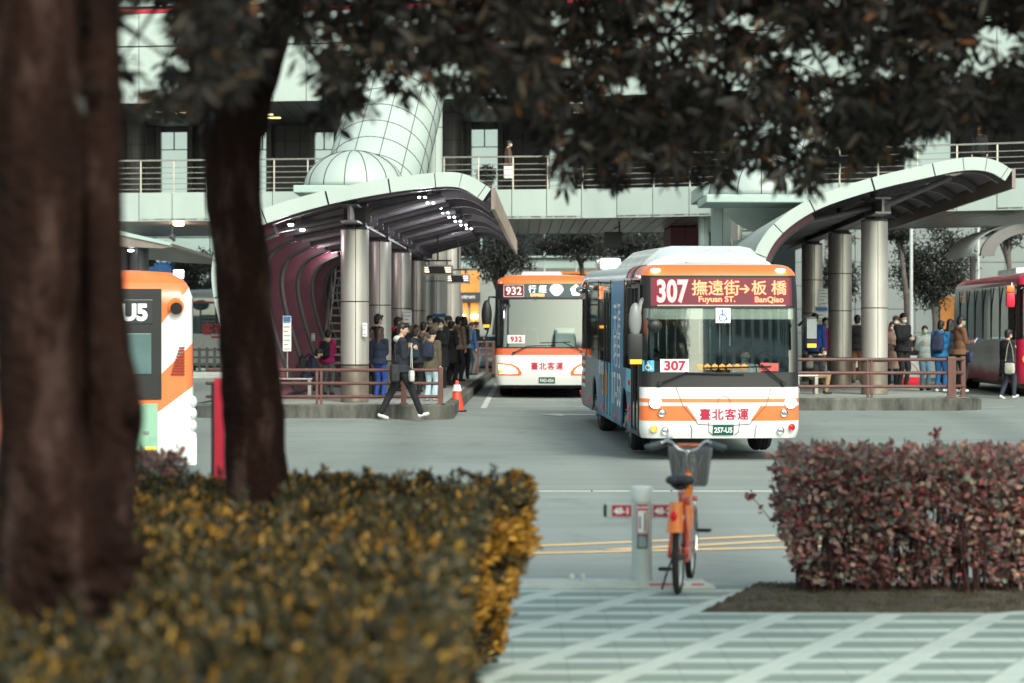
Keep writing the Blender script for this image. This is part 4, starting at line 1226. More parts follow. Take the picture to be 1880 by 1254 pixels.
    for sx in (-1, 1):
        cx = .03 + sx * 1.05
        disc(root, B, cx, .905, .08, M('headlamp_lit', (1, 1, 1), emit=(1, .98, .9), es=8, var=0) if sx < 0 else bpy.data.materials['headlamp_lit'], 'headlight', .03)
        disc(root, B, .03 + sx * .95, .745, .055, CHROME, 'fog_light', .02)
        disc(root, B, .03 + sx * 1.07, .50 + .02 * (sx > 0), .048, AMBER if sx < 0 else REDLENS, 'indicator_light', .02)
        disc(root, B, .03 + sx * .90, .47, .05, CHROME, 'fog_light', .02)
    for x in (-1.0, .95):
        p = B.front(x, 2.945, .0); m_ = MB(); m_.ell((p.x, p.y - .0, p.z + .01), (.075, .04, .022), 12, 8); m_.build('marker_light', LAMP, root)
    wiper(root, B, (-.95, 1.20), (-.55, 1.37), (-.55, 1.37), (-.52, 1.37))
    wiper(root, B, (.98, 1.20), (.62, 1.49), (-.25, 1.44), (.78, 1.46))
    m_ = MB(); m_.tube([B.front(-.55, 1.365, .04), B.front(-.1, 1.345, .03), B.front(.35, 1.34, .03)], .012, n=6); m_.build('wiper_blade', BLACK, root)
    # mirrors
    mr = MB(); mr.tube([(-1.22, .12, 2.5), (-1.28, -.16, 2.42), (-1.32, -.2, 2.15), (-1.34, -.17, 1.75)], [.03, .03, .035, .03], n=8)
    mr.ell((-1.36, -.18, 2.18), (.10, .08, .27), 14, 12); o = mr.build('mirror', M('mirror_housing_grey', (.22, .23, .23), .3, var=.1), root, smooth=True)
    m_ = MB(); m_.bbox(-1.46, -1.25, -.24, -.08, 1.50, 1.98, .04); m_.build('mirror_housing', BLACK, o, auto=40)
    m_ = MB(); m_.box(-1.445, -1.265, -.248, -.238, 1.51, 1.58); m_.build('reflector', AMBER, o)
    m_ = MB(); m_.tube([(-1.15, .05, 2.2), (-1.12, -.14, 2.16), (-1.07, -.2, 2.12)], .015, n=6); m_.ell((-1.06, -.2, 2.09), (.115, .05, .10), 14, 10); m_.build('blind_spot_mirror', BLACK, o, smooth=True)
    mr = MB(); mr.tube([(1.22, .1, 2.1), (1.3, -.1, 2.22), (1.36, -.16, 2.15), (1.36, -.16, 1.95)], .025, n=8); mr.bbox(1.27, 1.45, -.22, -.08, 1.74, 2.24, .06); o = mr.build('mirror', BLACK, root, auto=40)
    m_ = MB(); m_.box(1.285, 1.435, -.226, -.222, 1.90, 2.2); m_.build('mirror_glass', CHROME, o)
    m_ = MB(); m_.box(1.29, 1.43, -.232, -.222, 1.76, 1.82); m_.build('reflector', AMBER, o)
    # roof equipment
    m_ = MB(); zr = 3.02
    poly = [(-1.0, zr), (-.92, zr + .12), (-.70, zr + .30), (-.5, zr + .345), (.62, zr + .345), (.8, zr + .31), (1.0, zr + .12), (1.06, zr)]
    for (y0, y1, k0, k1) in ((1.6, 2.3, .55, 1.0), (2.3, 6.4, 1, 1), (6.4, 7.0, 1, .5)):
        m_.prism(poly, lambda p: (p[0], y0, zr + (p[1] - zr) * k0), lambda p: (p[0], y1, zr + (p[1] - zr) * k1))
    o = m_.build('air_conditioner', WHITE, root, auto=30)
    m_ = MB(); m_.bbox(-.38, .2, 1.3, 1.75, 3.04, 3.10, .02); m_.build('roof_hatch', M('hatch_grey', (.35, .38, .37), .5), root)
    m_ = MB(); m_.box(.03, .045, 2.29, 6.4, zr + .346, zr + .352); m_.build('fairing_seam', GAP, o)
    m_ = MB(); m_.bbox(-1.05, -.62, 9.3, 10.2, 3.03, 3.27, .07); m_.build('roof_box', WHITE, root, auto=40)
    # roof side stripes
    for i, y in enumerate((1.45, 1.8, 2.15)):
        m_ = MB(); m_.prism([(-1.252, 2.84), (-1.225, 2.92), (-1.19, 2.975), (-1.13, 3.02), (-1.0, 3.05), (-1.0, 3.0), (-1.2, 2.84)], lambda p: (p[0], y, p[1]), lambda p: (p[0], y + .2, p[1]))
        m_.build('roof_stripe', [BLACK, REDP][i % 2], root)
    # side adverts lettering
    LN = (0, -1, 0)
    e = -1.2535
    text('17-53', .78, INK_W, (e, 3.9, .96), LN, (0, 0, 1), parent=root, bold=.01, sx=.9, name='advert_lettering')
    text('3.18', .62, INK_O, (e, 6.0, .98), LN, (0, 0, 1), parent=root, bold=.018, sx=1.0, name='advert_lettering')
    text('天涯', .62, INK_W, (e + .0, 3.8, 2.15), LN, (0, 0, 1), parent=root, bold=.004, sx=1.0, name='advert_lettering')
    text('明月', .62, INK_W, (e + .0, 3.8, 1.60), LN, (0, 0, 1), parent=root, bold=.004, sx=1.0, name='advert_lettering')
    text('臺北客運', .26, INK_W, (e, 6.6, 1.24), LN, (0, 0, 1), parent=root, bold=.003, sx=1.0, name='advert_lettering')
    text('307', .34, M('side_led', (1, .3, .1), emit=(1, .16, .04), es=2.5, var=0), (e, 6.9, 2.6), LN, (0, 0, 1), parent=root, bold=.004, name='side_display')
    # side lamps & vents near the tail
    m_ = MB()
    for i in range(9): m_.cur = i % 2; m_.box(-1.262, -1.25, 10.2, 10.75, .75 + i * .075, .81 + i * .075)
    m_.build('tail_vent', [INK_W, REDP], root)
    m_ = MB()
    for y, z in ((1.72, 1.15), (1.72, .75), (1.72, .60), (4.0, .5), (6.3, .55), (9.2, .55), (11.1, .6)): m_.bbox(-1.275, -1.245, y - .05, y + .05, z - .04, z + .04, .01)
    m_.build('side_marker', REDLENS, root)
    m_ = MB(); m_.ell((-1.30, 10.6, 2.64), (.09, .10, .07), 12, 8); m_.lathe([(.10, .0), (.12, .02), (.07, .06), (0, .07)], c=(-1.30, 10.6, 2.66), n=16); m_.seg((-1.3, 10.6, 2.7), (-1.22, 10.6, 2.85), .03); m_.build('dome_camera', CHROME, root, auto=40)
    # interior
    seatrow(root, (-.75, .75), (3.6, 4.7, 5.8, 6.9), .45, SEATM)
    m_ = MB()
    for x in (-.45, .45):
        for y in (2.2, 3.4, 4.6, 6.0): m_.seg((x, y, .42), (x, y, 2.74), .018, n=6)
        m_.seg((x, 1.8, 2.35), (x, 8, 2.35), .018, n=6)
    m_.build('grab_pole', CHROME, root)
    m_ = MB()
    for y in np.arange(2.0, 6, .5):
        for x in (-.45, .45): m_.lathe([(.05, -.01), (.065, 0), (.05, .01)], c=(x, y, 2.1), axis='y', n=12); m_.seg((x, y, 2.16), (x, y, 2.35), .01, n=5)
    m_.build('grab_handle', INK_O, root)
    m_ = MB(); m_.bbox(-1.12, 1.12, .22, .62, .9, 1.30, .05); m_.build('dashboard', M('dash_grey', (.10, .13, .15), .6, var=.2), root)
    m_ = MB(); m_.lathe([(.21, -.015), (.225, 0), (.21, .015)], c=(.45, .78, 1.36), axis='y', n=24); m_.build('steering_wheel', BLACK, root)
    m_ = MB(); m_.bbox(.22, .72, 1.25, 1.4, .95, 1.75, .05); m_.bbox(.22, .72, .85, 1.3, .85, .98, .04); m_.build('driver_seat', BLACK, root)
    m_ = MB(); m_.box(-1.2, 1.2, 9.6, 9.7, .42, 2.74); m_.build('rear_bulkhead', M('interior_panel', (.5, .54, .53), .6, var=.3, scale=2), root)
    m_ = MB(); m_.bbox(-.9, -.1, 1.9, 1.95, .5, 1.5, .02); m_.build('partition', M('partition', (.2, .24, .25), .4), root)
    return root, B
BUS307, B307 = bus307()

def bus932():
    D0 = 59; X0 = PX(1001, D0); G = zg(X0, D0)
    root = empty('city_bus', (X0, D0, G), math.radians(-.6), label='white bus 932 with orange trim waiting behind the nearest bus', cat='bus')
    zs = [.33, .42, .6, .8, 1.07, 1.235, 1.27, 1.6, 2.0, 2.44, 2.50, 2.7, 2.83, 2.87, 2.93, 2.98, 3.02, 3.04]
    B = Bus(1.25, 11, zs, (.33, .6, 1.07, 1.25, 2.83, 2.95, 3.04), (.10, .0, .02, .03, .12, .18, .34), (.33, .5, 2.6, 2.87, 2.95, 3.01, 3.04), (.05, 0, .02, .06, .1, .2, .32), bulge=.10, R=.2)
    def cl(t, x, y, z):
        if t == 'front':
            if z < 1.235: return 'body'
            if z > 2.83: return 'cap'
            if z < 1.27 or 2.44 < z: return 'mask'
            return 'windscreen' if abs(x) < 1.2 else 'mask'
        if z > 2.83: return 'cap' if y < .8 else 'roofside'
        if 1.235 < z: return 'side_window'
        return 'side'
    mats = dict(body=livery('front_livery_stripe', 'front932', org=(.75, .10, .02)), cap=ORANGE2, mask=BLACK, windscreen=GLASS, roofside=WHITE, side_window=TINT, side=WHITE, roof=WHITE)
    names = dict(body='front_panel', cap='front_cap', mask='windscreen_surround', windscreen='windscreen', roofside='roof_side', side_window='side_window', side='side_panel', roof='roof')
    B.shell(cl, mats, root, names)
    for x in (-1.0, 1.0):
        for y in (2.6, 8.2): wheel(root, x, y, 1 if x > 0 else -1, .46, .28)
    m_ = MB(); m_.box(-1.1, 1.1, .5, 10.8, .25, .34); m_.build('chassis', BLACK, root)
    m_ = MB(); m_.box(-1.15, 1.15, .42, 10.8, 2.70, 2.74); m_.build('ceiling', M('bus_ceiling_grey', (.25, .27, .27), .6), root)
    m_ = MB(); m_.box(-1.15, 1.15, 6, 6.1, .6, 2.7); m_.build('bulkhead', M('bulkhead', (.05, .055, .06), .6), root)
    d = B.patch([(-1.02, 2.49), (1.15, 2.49), (1.15, 2.82), (-1.02, 2.82)], .012, M('display_slate', (.05, .075, .09), .45, var=0), 'route_display', root)
    m_ = B.patch([(-1.03, 2.50), (-.52, 2.50), (-.52, 2.81), (-1.03, 2.81)], .016, ledpanel('red_matrix', (.6, .01, .02), .25), 'number_display', d)
    LW = M('led_white', (.2, .2, .2), emit=(.85, .95, 1), es=1.0, var=0); LRW = M('led_pale_red', (.2, .15, .15), emit=(1, .80, .72), es=1.0, var=0)
    cf = B.conf(.02)
    text('932', .27, LRW, (-.775, 0, 2.655), (1, 0, 0), (0, 0, 1), parent=d, bold=.004, conform=cf, sx=.98, name='route_number')
    fr = MB()
    for a, b in (((-1.02, 2.51), (-.53, 2.51)), ((-1.02, 2.80), (-.53, 2.80)), ((-1.02, 2.51), (-1.02, 2.80)), ((-.53, 2.51), (-.53, 2.80))):
        fr.seg(B.front(*a, .018), B.front(*b, .018), .005, n=4)
    fr.build('display_border', LRW, d)
    text('行 經', .2, LW, (-.19, 0, 2.70), (1, 0, 0), (0, 0, 1), parent=d, bold=.005, conform=cf)
    text('EXPRESS', .095, M('led_amber', (1, .5, .2), emit=(1, .38, .15), es=1.2, var=0), (-.19, 0, 2.55), (1, 0, 0), (0, 0, 1), parent=d, bold=.002, conform=cf)
    sh = []
    for k in range(31):
        a = 2 * PI * k / 30; sh.append((.28 + .17 * math.copysign(abs(math.cos(a)) ** .8, math.cos(a)) * (1 if math.sin(a) > -.2 else 1 - .35 * abs(math.sin(a))), 2.675 + .145 * math.sin(a)))
    B.patch(sh[:-1], .02, LW, 'shield_emblem', d)
    B.patch([(.18, 2.64), (.38, 2.64), (.38, 2.74), (.18, 2.74)], .024, M('led_peach', (1, .7, .5), emit=(1, .62, .45), es=.9, var=0), 'emblem_band', d)
    fl = []
    for k in range(40):
        a = 2 * PI * k / 40 + PI / 2; r = .11 + .032 * abs(math.cos(2.5 * (a - PI / 2))); fl.append((.76 + r * math.cos(a), 2.665 + r * math.sin(a)))
    B.patch(fl, .02, M('led_mint', (1, 1, 1), emit=(.7, 1, .9), es=1.0, var=0), 'blossom_emblem', d)
    text('3', .12, INK_K, (.76, 0, 2.66), (1, 0, 0), (0, 0, 1), parent=d, bold=.006, conform=B.conf(.026))
    c = B.patch([(-.93, 1.36), (-.50, 1.36), (-.50, 1.56), (-.93, 1.56)], .01, CARD, 'route_card', root)
    text('932', .18, INK_RED, (-.715, 0, 1.46), (1, 0, 0), (0, 0, 1), parent=c, bold=.008, conform=B.conf(.014), spacing=1.1)
    text('臺北客運', .19, INK_RED, (.04, 0, .80), (1, 0, 0), (0, 0, 1), parent=root, bold=.006, conform=B.conf(.003), name='company_lettering', spacing=1.15)
    p_ = B.patch([(-.16, .37), (.24, .37), (.24, .525), (-.16, .525)], .015, GREENPL, 'number_plate', root, sub=1)
    text('FAD-056', .115, INK_W, (.04, 0, .445), (1, 0, 0), (0, 0, 1), parent=p_, bold=.003, sx=.8, conform=B.conf(.02))
    HL = M('headlamp_lens_warm', (.9, .8, .6), .2, emit=(1, .80, .45), es=.9, var=0)
    for s_ in (-1, 1):
        poly = [(s_ * x + .02, z) for x, z in ((1.18, .57), (.62, .57), (.60, .64), (.68, .76), (.84, .85), (1.20, .88))]
        if s_ > 0: poly = poly[::-1]
        h = B.patch(poly, .012, ORANGE2, 'headlight_housing', root)
        poly = [(s_ * x + .02, z) for x, z in ((1.16, .61), (.70, .61), (.69, .66), (.76, .75), (.88, .81), (1.18, .84))]
        if s_ > 0: poly = poly[::-1]
        hl = B.patch(poly, .018, HL, 'headlight', h)
        m_ = MB(); p = B.front(s_ * .92 + .02, .70, .03); m_.ell(p, (.15, .03, .075), 16, 10); m_.build('headlight_bulb', LAMP, hl)
        m_ = MB(); p = B.front(s_ * 1.1, .67, .03); m_.ell(p, (.05, .03, .05), 10, 8); m_.build('indicator_light', AMBER, hl)
    wiper(root, B, (-.78, 1.12), (-.45, 1.28), (-.45, 1.29), (.25, 1.31))
    wiper(root, B, (.92, 1.16), (.45, 1.38), (-.12, 1.37), (.62, 1.39))
    m_ = MB(); m_.tube([(-1.24, .1, 2.5), (-1.38, -.05, 2.5), (-1.42, -.1, 2.2)], .025, n=6); m_.ell((-1.44, -.1, 2.05), (.13, .09, .38), 14, 12); o = m_.build('mirror', BLACK, root, smooth=True)
    m_ = MB(); m_.box(-1.52, -1.37, -.2, -.17, 1.75, 1.82); m_.build('reflector', AMBER, o); m_ = MB(); m_.seg((-1.4, -.08, 1.7), (-1.5, .05, 1.4), .02); m_.build('mirror_strut', BLACK, o)
    m_ = MB()
    m_.prism([(-.62, 3.03), (-.55, 3.15), (.38, 3.15), (.48, 3.03)], lambda p: (p[0], 1.2, p[1]), lambda p: (p[0], 5, p[1])); m_.build('air_conditioner', WHITE, root)
    m_ = MB(); m_.bbox(-1.15, 1.15, .22, .6, .9, 1.22, .05); m_.build('dashboard', M('dash_teal', (.14, .2, .2), .6), root)
    m_ = MB(); m_.bbox(.25, .75, 1.2, 1.4, .9, 1.75, .05); m_.build('driver_seat', M('pale_seat_cover', (.45, .55, .55), .7), root)
    m_ = MB(); m_.seg((-.5, 1.2, .8), (-.5, 1.2, 1.75), .02, n=6); m_.seg((-.5, 1.2, 1.75), (-.2, 1.2, 1.7), .02, n=6); m_.seg((-.2, 1.2, 1.7), (-.15, 1.2, .9), .02, n=6); m_.build('grab_rail', CHROME, root)
    seatrow(root, (-.75, .75), (3.2, 4.4), .5, SEATM)
    return root
bus932()

def generic_bus(name_label, loc, rz, L, H, mats, zwin, L2=None, wheels=(2.6, 8.2), rr=.14, front_white=None):
    root = empty('city_bus', loc, rz, label=name_label, cat='bus')
    zs = [.33, .42, .6, .8, 1.0, zwin, 1.6, 2.0, 2.35, H - .32, H - .2, H - .14, H - .09, H - .04, H]
    B = Bus(1.25, L, zs, (.33, .6, 1.2, 2.8, H), (.10, .0, .02, .1, .3), (.33, .5, 2.5, H - .2, H - .1, H), (.04, 0, .02, .06, .12, .3), bulge=.1, R=.2, RR=rr, rtx=(0, .5, 2.5, H - .2, H), rty=(.0, 0, .04, .1, .25), ybr=[w + d for w in wheels for d in (-.64, .64)])
    def cl(t, x, y, z):
        if t == 'front':
            if z > H - .3: return 'cap'
            if z < zwin: return 'body'
            return 'windscreen'
        if t == 'rear': return 'rear' if z < H - .14 else 'roof'
        if z > H - .32: return 'roofside'
        if z < 1.0 and any(abs(y - w) < .62 for w in wheels): return None
        if z > zwin: return 'side_window'
        return 'side'
    names = dict(body='front_panel', cap='front_cap', windscreen='windscreen', roofside='roof_side', side_window='side_window', side='side_panel', roof='roof', rear='rear_panel')
    ob = B.shell(cl, mats, root, names)
    for w in wheels:
        fender(root, 1.25, w, .33, 1.0, .52, mats['side'], rz=.46)
        for x in (-1.0, 1.0): wheel(root, x, w, 1 if x > 0 else -1, .46, .28)
    m_ = MB(); m_.box(-1.1, 1.1, .5, L - .4, .22, .34); m_.build('chassis', BLACK, root)
    m_ = MB(); m_.box(-1.1, 1.1, .5, L - .4, .34, .38); m_.build('floor', FLOORM, root)
    for sx in (-1, 1):
        for y in np.arange(1.4, L - .5, 1.45): m_ = MB(); m_.box(sx * 1.243 - .013, sx * 1.243 + .013, y - .045, y + .045, zwin, H - .34); m_.build('window_pillar', BLACK, root)
    return root, B
def silver_side():
    m = bpy.data.materials.new('silver_red_side'); m.use_nodes = True
    nt = m.node_tree; b = nt.nodes['Principled BSDF']
    tc = NL(nt, 'ShaderNodeTexCoord'); sp = NL(nt, 'ShaderNodeSeparateXYZ'); nt.links.new(tc.outputs['Object'], sp.inputs[0])
    n = NL(nt, 'ShaderNodeTexNoise'); n.inputs['Scale'].default_value = 1.2; nt.links.new(tc.outputs['Object'], n.inputs['Vector'])
    z = mathn(nt, 'ADD', sp.outputs[2], mathn(nt, 'MULTIPLY', n.outputs[0], .35))
    r = NL(nt, 'ShaderNodeValToRGB'); nt.links.new(mathn(nt, 'DIVIDE', z, 2), r.inputs[0])
    e = r.color_ramp.elements; e[0].position = .36; e[0].color = (.5, .04, .08, 1); e[1].position = .5; e[1].color = (.62, .60, .60, 1)
    nt.links.new(r.outputs[0], b.inputs['Base Color']); b.inputs['Roughness'].default_value = .4
    return m
MAR = M('maroon_bus_paint', (.45, .015, .055), .3, var=.08, coat=.4)
X = 12.7; Dm = 60.0
rb_, RB = generic_bus('maroon and silver bus stopped at the right edge with its front door open', (X + 1.22, Dm, zg(X, Dm)), math.radians(-2.4), 11.5, 3.15,
    dict(body=MAR, cap=MAR, windscreen=GLASS, roofside=MAR, side_window=TINT, side=silver_side(), roof=M('dull_white_roof', (.5, .56, .54), .5), rear=MAR), 1.45, wheels=(2.5, 9.1))
m_ = MB(); m_.bbox(-.8, .8, 3, 6, 3.15, 3.33, .05); m_.build('air_conditioner', WHITE, rb_)
m_ = MB(); m_.tube([(-1.25, .2, 2.75), (-1.42, -.1, 2.85), (-1.45, -.15, 2.6)], .03, n=6); o = m_.build('mirror', CHROME, rb_)
m_ = MB(); m_.bbox(-1.57, -1.35, -.24, -.08, 2.25, 2.62, .05); m_.build('mirror_housing', M('mirror_red', (.6, .01, .05), .4, var=0), o, auto=40)
m_ = MB(); m_.bbox(-1.56, -1.36, -.23, -.09, 2.63, 2.80, .04); m_.build('mirror_cap', ORANGE, o, auto=40)
m_ = MB(); m_.box(-1.262, -1.245, .5, 1.35, .4, 2.6); m_.build('front_door', GAP, rb_)
m_ = MB(); [m_.box(-1.27, -1.255, 3.6 + i * .1, 5.2 + i * .1, 1.35 - i * .13, 1.37 - i * .13) for i in range(6)]; m_.build('side_reflection_strip', M('pale_stripe', (.55, .52, .52), .4), rb_)
text('大都會', .34, M('dim_led', (.5, .4, .3), emit=(.6, .35, .2), es=.25, var=0), (-1.262, 9.3, 2.62), (0, -1, 0), (0, 0, 1), parent=rb_, name='side_display')
p = B307
m_ = MB(); m_.ell((-1.0, .06, .95), (.12, .06, .12), 12, 8); m_.build('headlight', AMBER, rb_)
# bus seen from behind at the left edge
LBW = dict(body=WHITE, cap=WHITE, windscreen=GLASS, roofside=ORANGE, side_window=TINT, side=WHITE, roof=M('bus_roof_orange', (.75, .16, .04), .4), rear=livery('tail_livery', 'rear'))
Dl = 31.3
lb_, LB = generic_bus('orange and white bus seen from behind at the left, half hidden by the near trunk', (PX(355, Dl) - 1.25, Dl, 0), PI, 11, 2.78, LBW, 1.35, rr=.16)
# generic shell points its front to -Y: turn it so the rear faces the street view
lb_.rotation_euler = (0, 0, 0)
lb_.location = (PX(352, Dl) - 1.22, Dl, -.0)
lb_.rotation_euler = (0, 0, PI + .15)
lb_.location = (PX(352, Dl) - 2.85, Dl + 10.69, 0)
# rear details, in bus space (rear at y = L, x mirrored)
Lr = 11.0
def RQ(x0, x1, z0, z1, mat, name, t=.02, d=.0, par=None, r=.01):
    m_ = MB(); m_.bbox(-x1, -x0, Lr - .035 + d, Lr + .0 + t + d, z0, z1, r); return m_.build(name, mat, par or lb_)
w = RQ(-.85, .83, 1.12, 2.56, BLACK, 'rear_window_frame', .012, r=.006)
RQ(-.78, .70, 1.45, 1.98, M('rear_glass', (.10, .16, .16), .08, var=.2, scale=1), 'rear_window', .006, .014, par=w)
RQ(-.85, .72, 2.10, 2.42, M('display_black', (.03, .035, .04), .3, var=0), 'rear_display', .008, .014, par=w)
text('257-U5', .29, INK_W, (-.215, Lr + .032, 2.25), (-1, 0, 0), (0, 0, 1), parent=w, bold=.014, name='plate_lettering')
def green_ad():
    m = bpy.data.materials.new('green_advert'); m.use_nodes = True
    nt = m.node_tree; b = nt.nodes['Principled BSDF']; tc = NL(nt, 'ShaderNodeTexCoord')
    n = NL(nt, 'ShaderNodeTexNoise'); n.inputs['Scale'].default_value = 1.4; n.inputs['Detail'].default_value = 3; nt.links.new(tc.outputs['Object'], n.inputs['Vector'])
    r = NL(nt, 'ShaderNodeValToRGB'); nt.links.new(n.outputs[0], r.inputs[0]); e = r.color_ramp.elements
    e[0].position = .38; e[0].color = (.012, .16, .065, 1); e[1].position = .62; e[1].color = (.26, .46, .33, 1)
    nt.links.new(r.outputs[0], b.inputs['Base Color']); b.inputs['Roughness'].default_value = .4; return m
g = RQ(-1.0, .78, .38, 1.06, green_ad(), 'advert_panel', .008, r=.004)
m_ = MB(); m_.ell((-.18, Lr + .02, .52), (.11, .006, .05), 12, 8, mat=Matrix.Rotation(.6, 3, 'Y')); m_.ell((-.04, Lr + .02, .56), (.05, .005, .03), 8, 6); m_.build('blue_fish_print', M('print_blue', (.01, .12, .5), .5, var=0), g)
RQ(.62, .76, .46, .50, AMBER, 'tail_light', .02, .0)
RQ(.60, .67, .66, .71, M('sensor_grey', (.2, .22, .2), .5), 'parking_sensor', .02)
m_ = MB()
for i in range(10):
    m_.box(-1.13, -(.95 + i * .012), Lr - .03, Lr + .008, 1.44 + i * .038 - .0, 1.458 + i * .038)
m_.build('engine_grille', M('grille_red', (.30, .02, .01), .5), lb_)
m_ = MB(); m_.seg((-1.02, Lr - .02, 2.32), (-1.02, Lr + .09, 2.30), .09, .075, n=16); m_.build('rear_camera', BLACK, lb_)
m_ = MB(); m_.seg((-1.02, Lr - .03, 2.34), (-1.02, Lr + .06, 2.32), .105, .1, n=16); m_.build('camera_shroud', ORANGE, lb_)
m_ = MB()
for i in range(6):
    m_.ell((-1.235, Lr - .13, 1.08 - i * .155), (.06, .10, .085), 12, 8)
m_.bbox(-1.29, -.95, Lr - .22, Lr + .018, .25, .62, .03)
m_.build('corner_guard', WHITE, lb_, auto=50)
# far bus at the left
fb_, FB = generic_bus('white and red bus parked far back between the two near trunks', (PX(430, 92), 92, zg(-10, 92)), math.radians(78), 11, 3.25,
    dict(body=WHITE, cap=WHITE, windscreen=GLASS, roofside=WHITE, side_window=TINT, side=WHITE, roof=WHITE, rear=WHITE), 1.55)
fb_.location = (PX(560, 93), 93, .37); fb_.rotation_euler = (0, 0, math.radians(96))
fb_.rotation_euler = (0, 0, math.radians(-88)); fb_.location = (PX(330, 93), 94, .37)
for sx in (-1, 1):
    m_ = MB(); m_.box(sx * 1.235 - .02, sx * 1.235 + .02, .5, 10.6, 2.72, 2.80); m_.box(sx * 1.25 - .01, sx * 1.25 + .01, 1.2, 10.6, 1.38, 1.46); m_.build('red_stripe', REDP, fb_)
text('客運', .5, REDP, (1.27, 1.3, 1.75), (0, 1, 0), (0, 0, 1), parent=fb_, bold=.02, name='side_lettering')
# ---------------------------------------------------------------- people
CM = {}
def cloth(col, rough=.85):
    k = tuple(round(c, 3) for c in col)
    if k not in CM:
        CM[k] = M('fabric', col, rough, var=.25, scale=9, bump=.25, bscale=60)
    return CM[k]
SKIN = M('skin', (.52, .33, .24), .55, var=.08)
HAIR = M('black_hair', (.012, .010, .011), .5, var=.3, scale=30)
HAIRB = M('brown_hair', (.055, .028, .020), .5, var=.3, scale=30)
MASKW = M('white_mask', (.68, .72, .72), .8, var=.03)
MASKG = M('green_mask', (.09, .42, .34), .8, var=.03)
MASKK = M('black_mask', (.02, .02, .02), .8, var=.03)
EYE = M('dark_eye', (.01, .008, .008), .2, var=0)
FUR = M('beige_fur', (.42, .29, .18), .95, var=.5, scale=30, bump=.6, bscale=80)
SHOEW = M('white_shoe', (.65, .66, .64), .6, var=.08)
SHOEK = M('black_shoe', (.015, .015, .015), .5, var=.1)
SKC = [SKIN]
class VB(MB):
    def cap(s, a, b, ra, rb=None, n=10):
        rb = ra if rb is None else rb
        s.seg(a, b, ra, rb, n=n); s.ell(a, (ra,) * 3, n, 6); s.ell(b, (rb,) * 3, n, 6); return s
    def remesh(s, name, mat, parent, vox=.015, sm=3, mats=None):
        o = s.build('tmp_blob', mat)
        m = o.modifiers.new('r', 'REMESH'); m.mode = 'VOXEL'; m.voxel_size = vox; m.use_smooth_shade = True
        if sm: k = o.modifiers.new('s', 'SMOOTH'); k.factor = .5; k.iterations = sm
        dg = bpy.context.evaluated_depsgraph_get(); dg.update()
        me = bpy.data.meshes.new_from_object(o.evaluated_get(dg))
        old = o.data; bpy.data.objects.remove(o); bpy.data.meshes.remove(old)
        me.name = name; me.materials.clear(); me.materials.append(mat)
        me.polygons.foreach_set('use_smooth', [True] * len(me.polygons))
        ob = bpy.data.objects.new(name, me); COL.objects.link(ob); ob.parent = parent
        return ob
def ik(a, b, la, lb, hint):
    a = Vector(a); b = Vector(b); d = b - a; L = min(d.length, (la + lb) * .999); u = d.normalized(); b = a + u * L
    x = (la * la - lb * lb + L * L) / (2 * L); h = math.sqrt(max(0, la * la - x * x))
    hv = Vector(hint); hv = (hv - u * hv.dot(u)).normalized()
    return a + u * x + hv * h, b
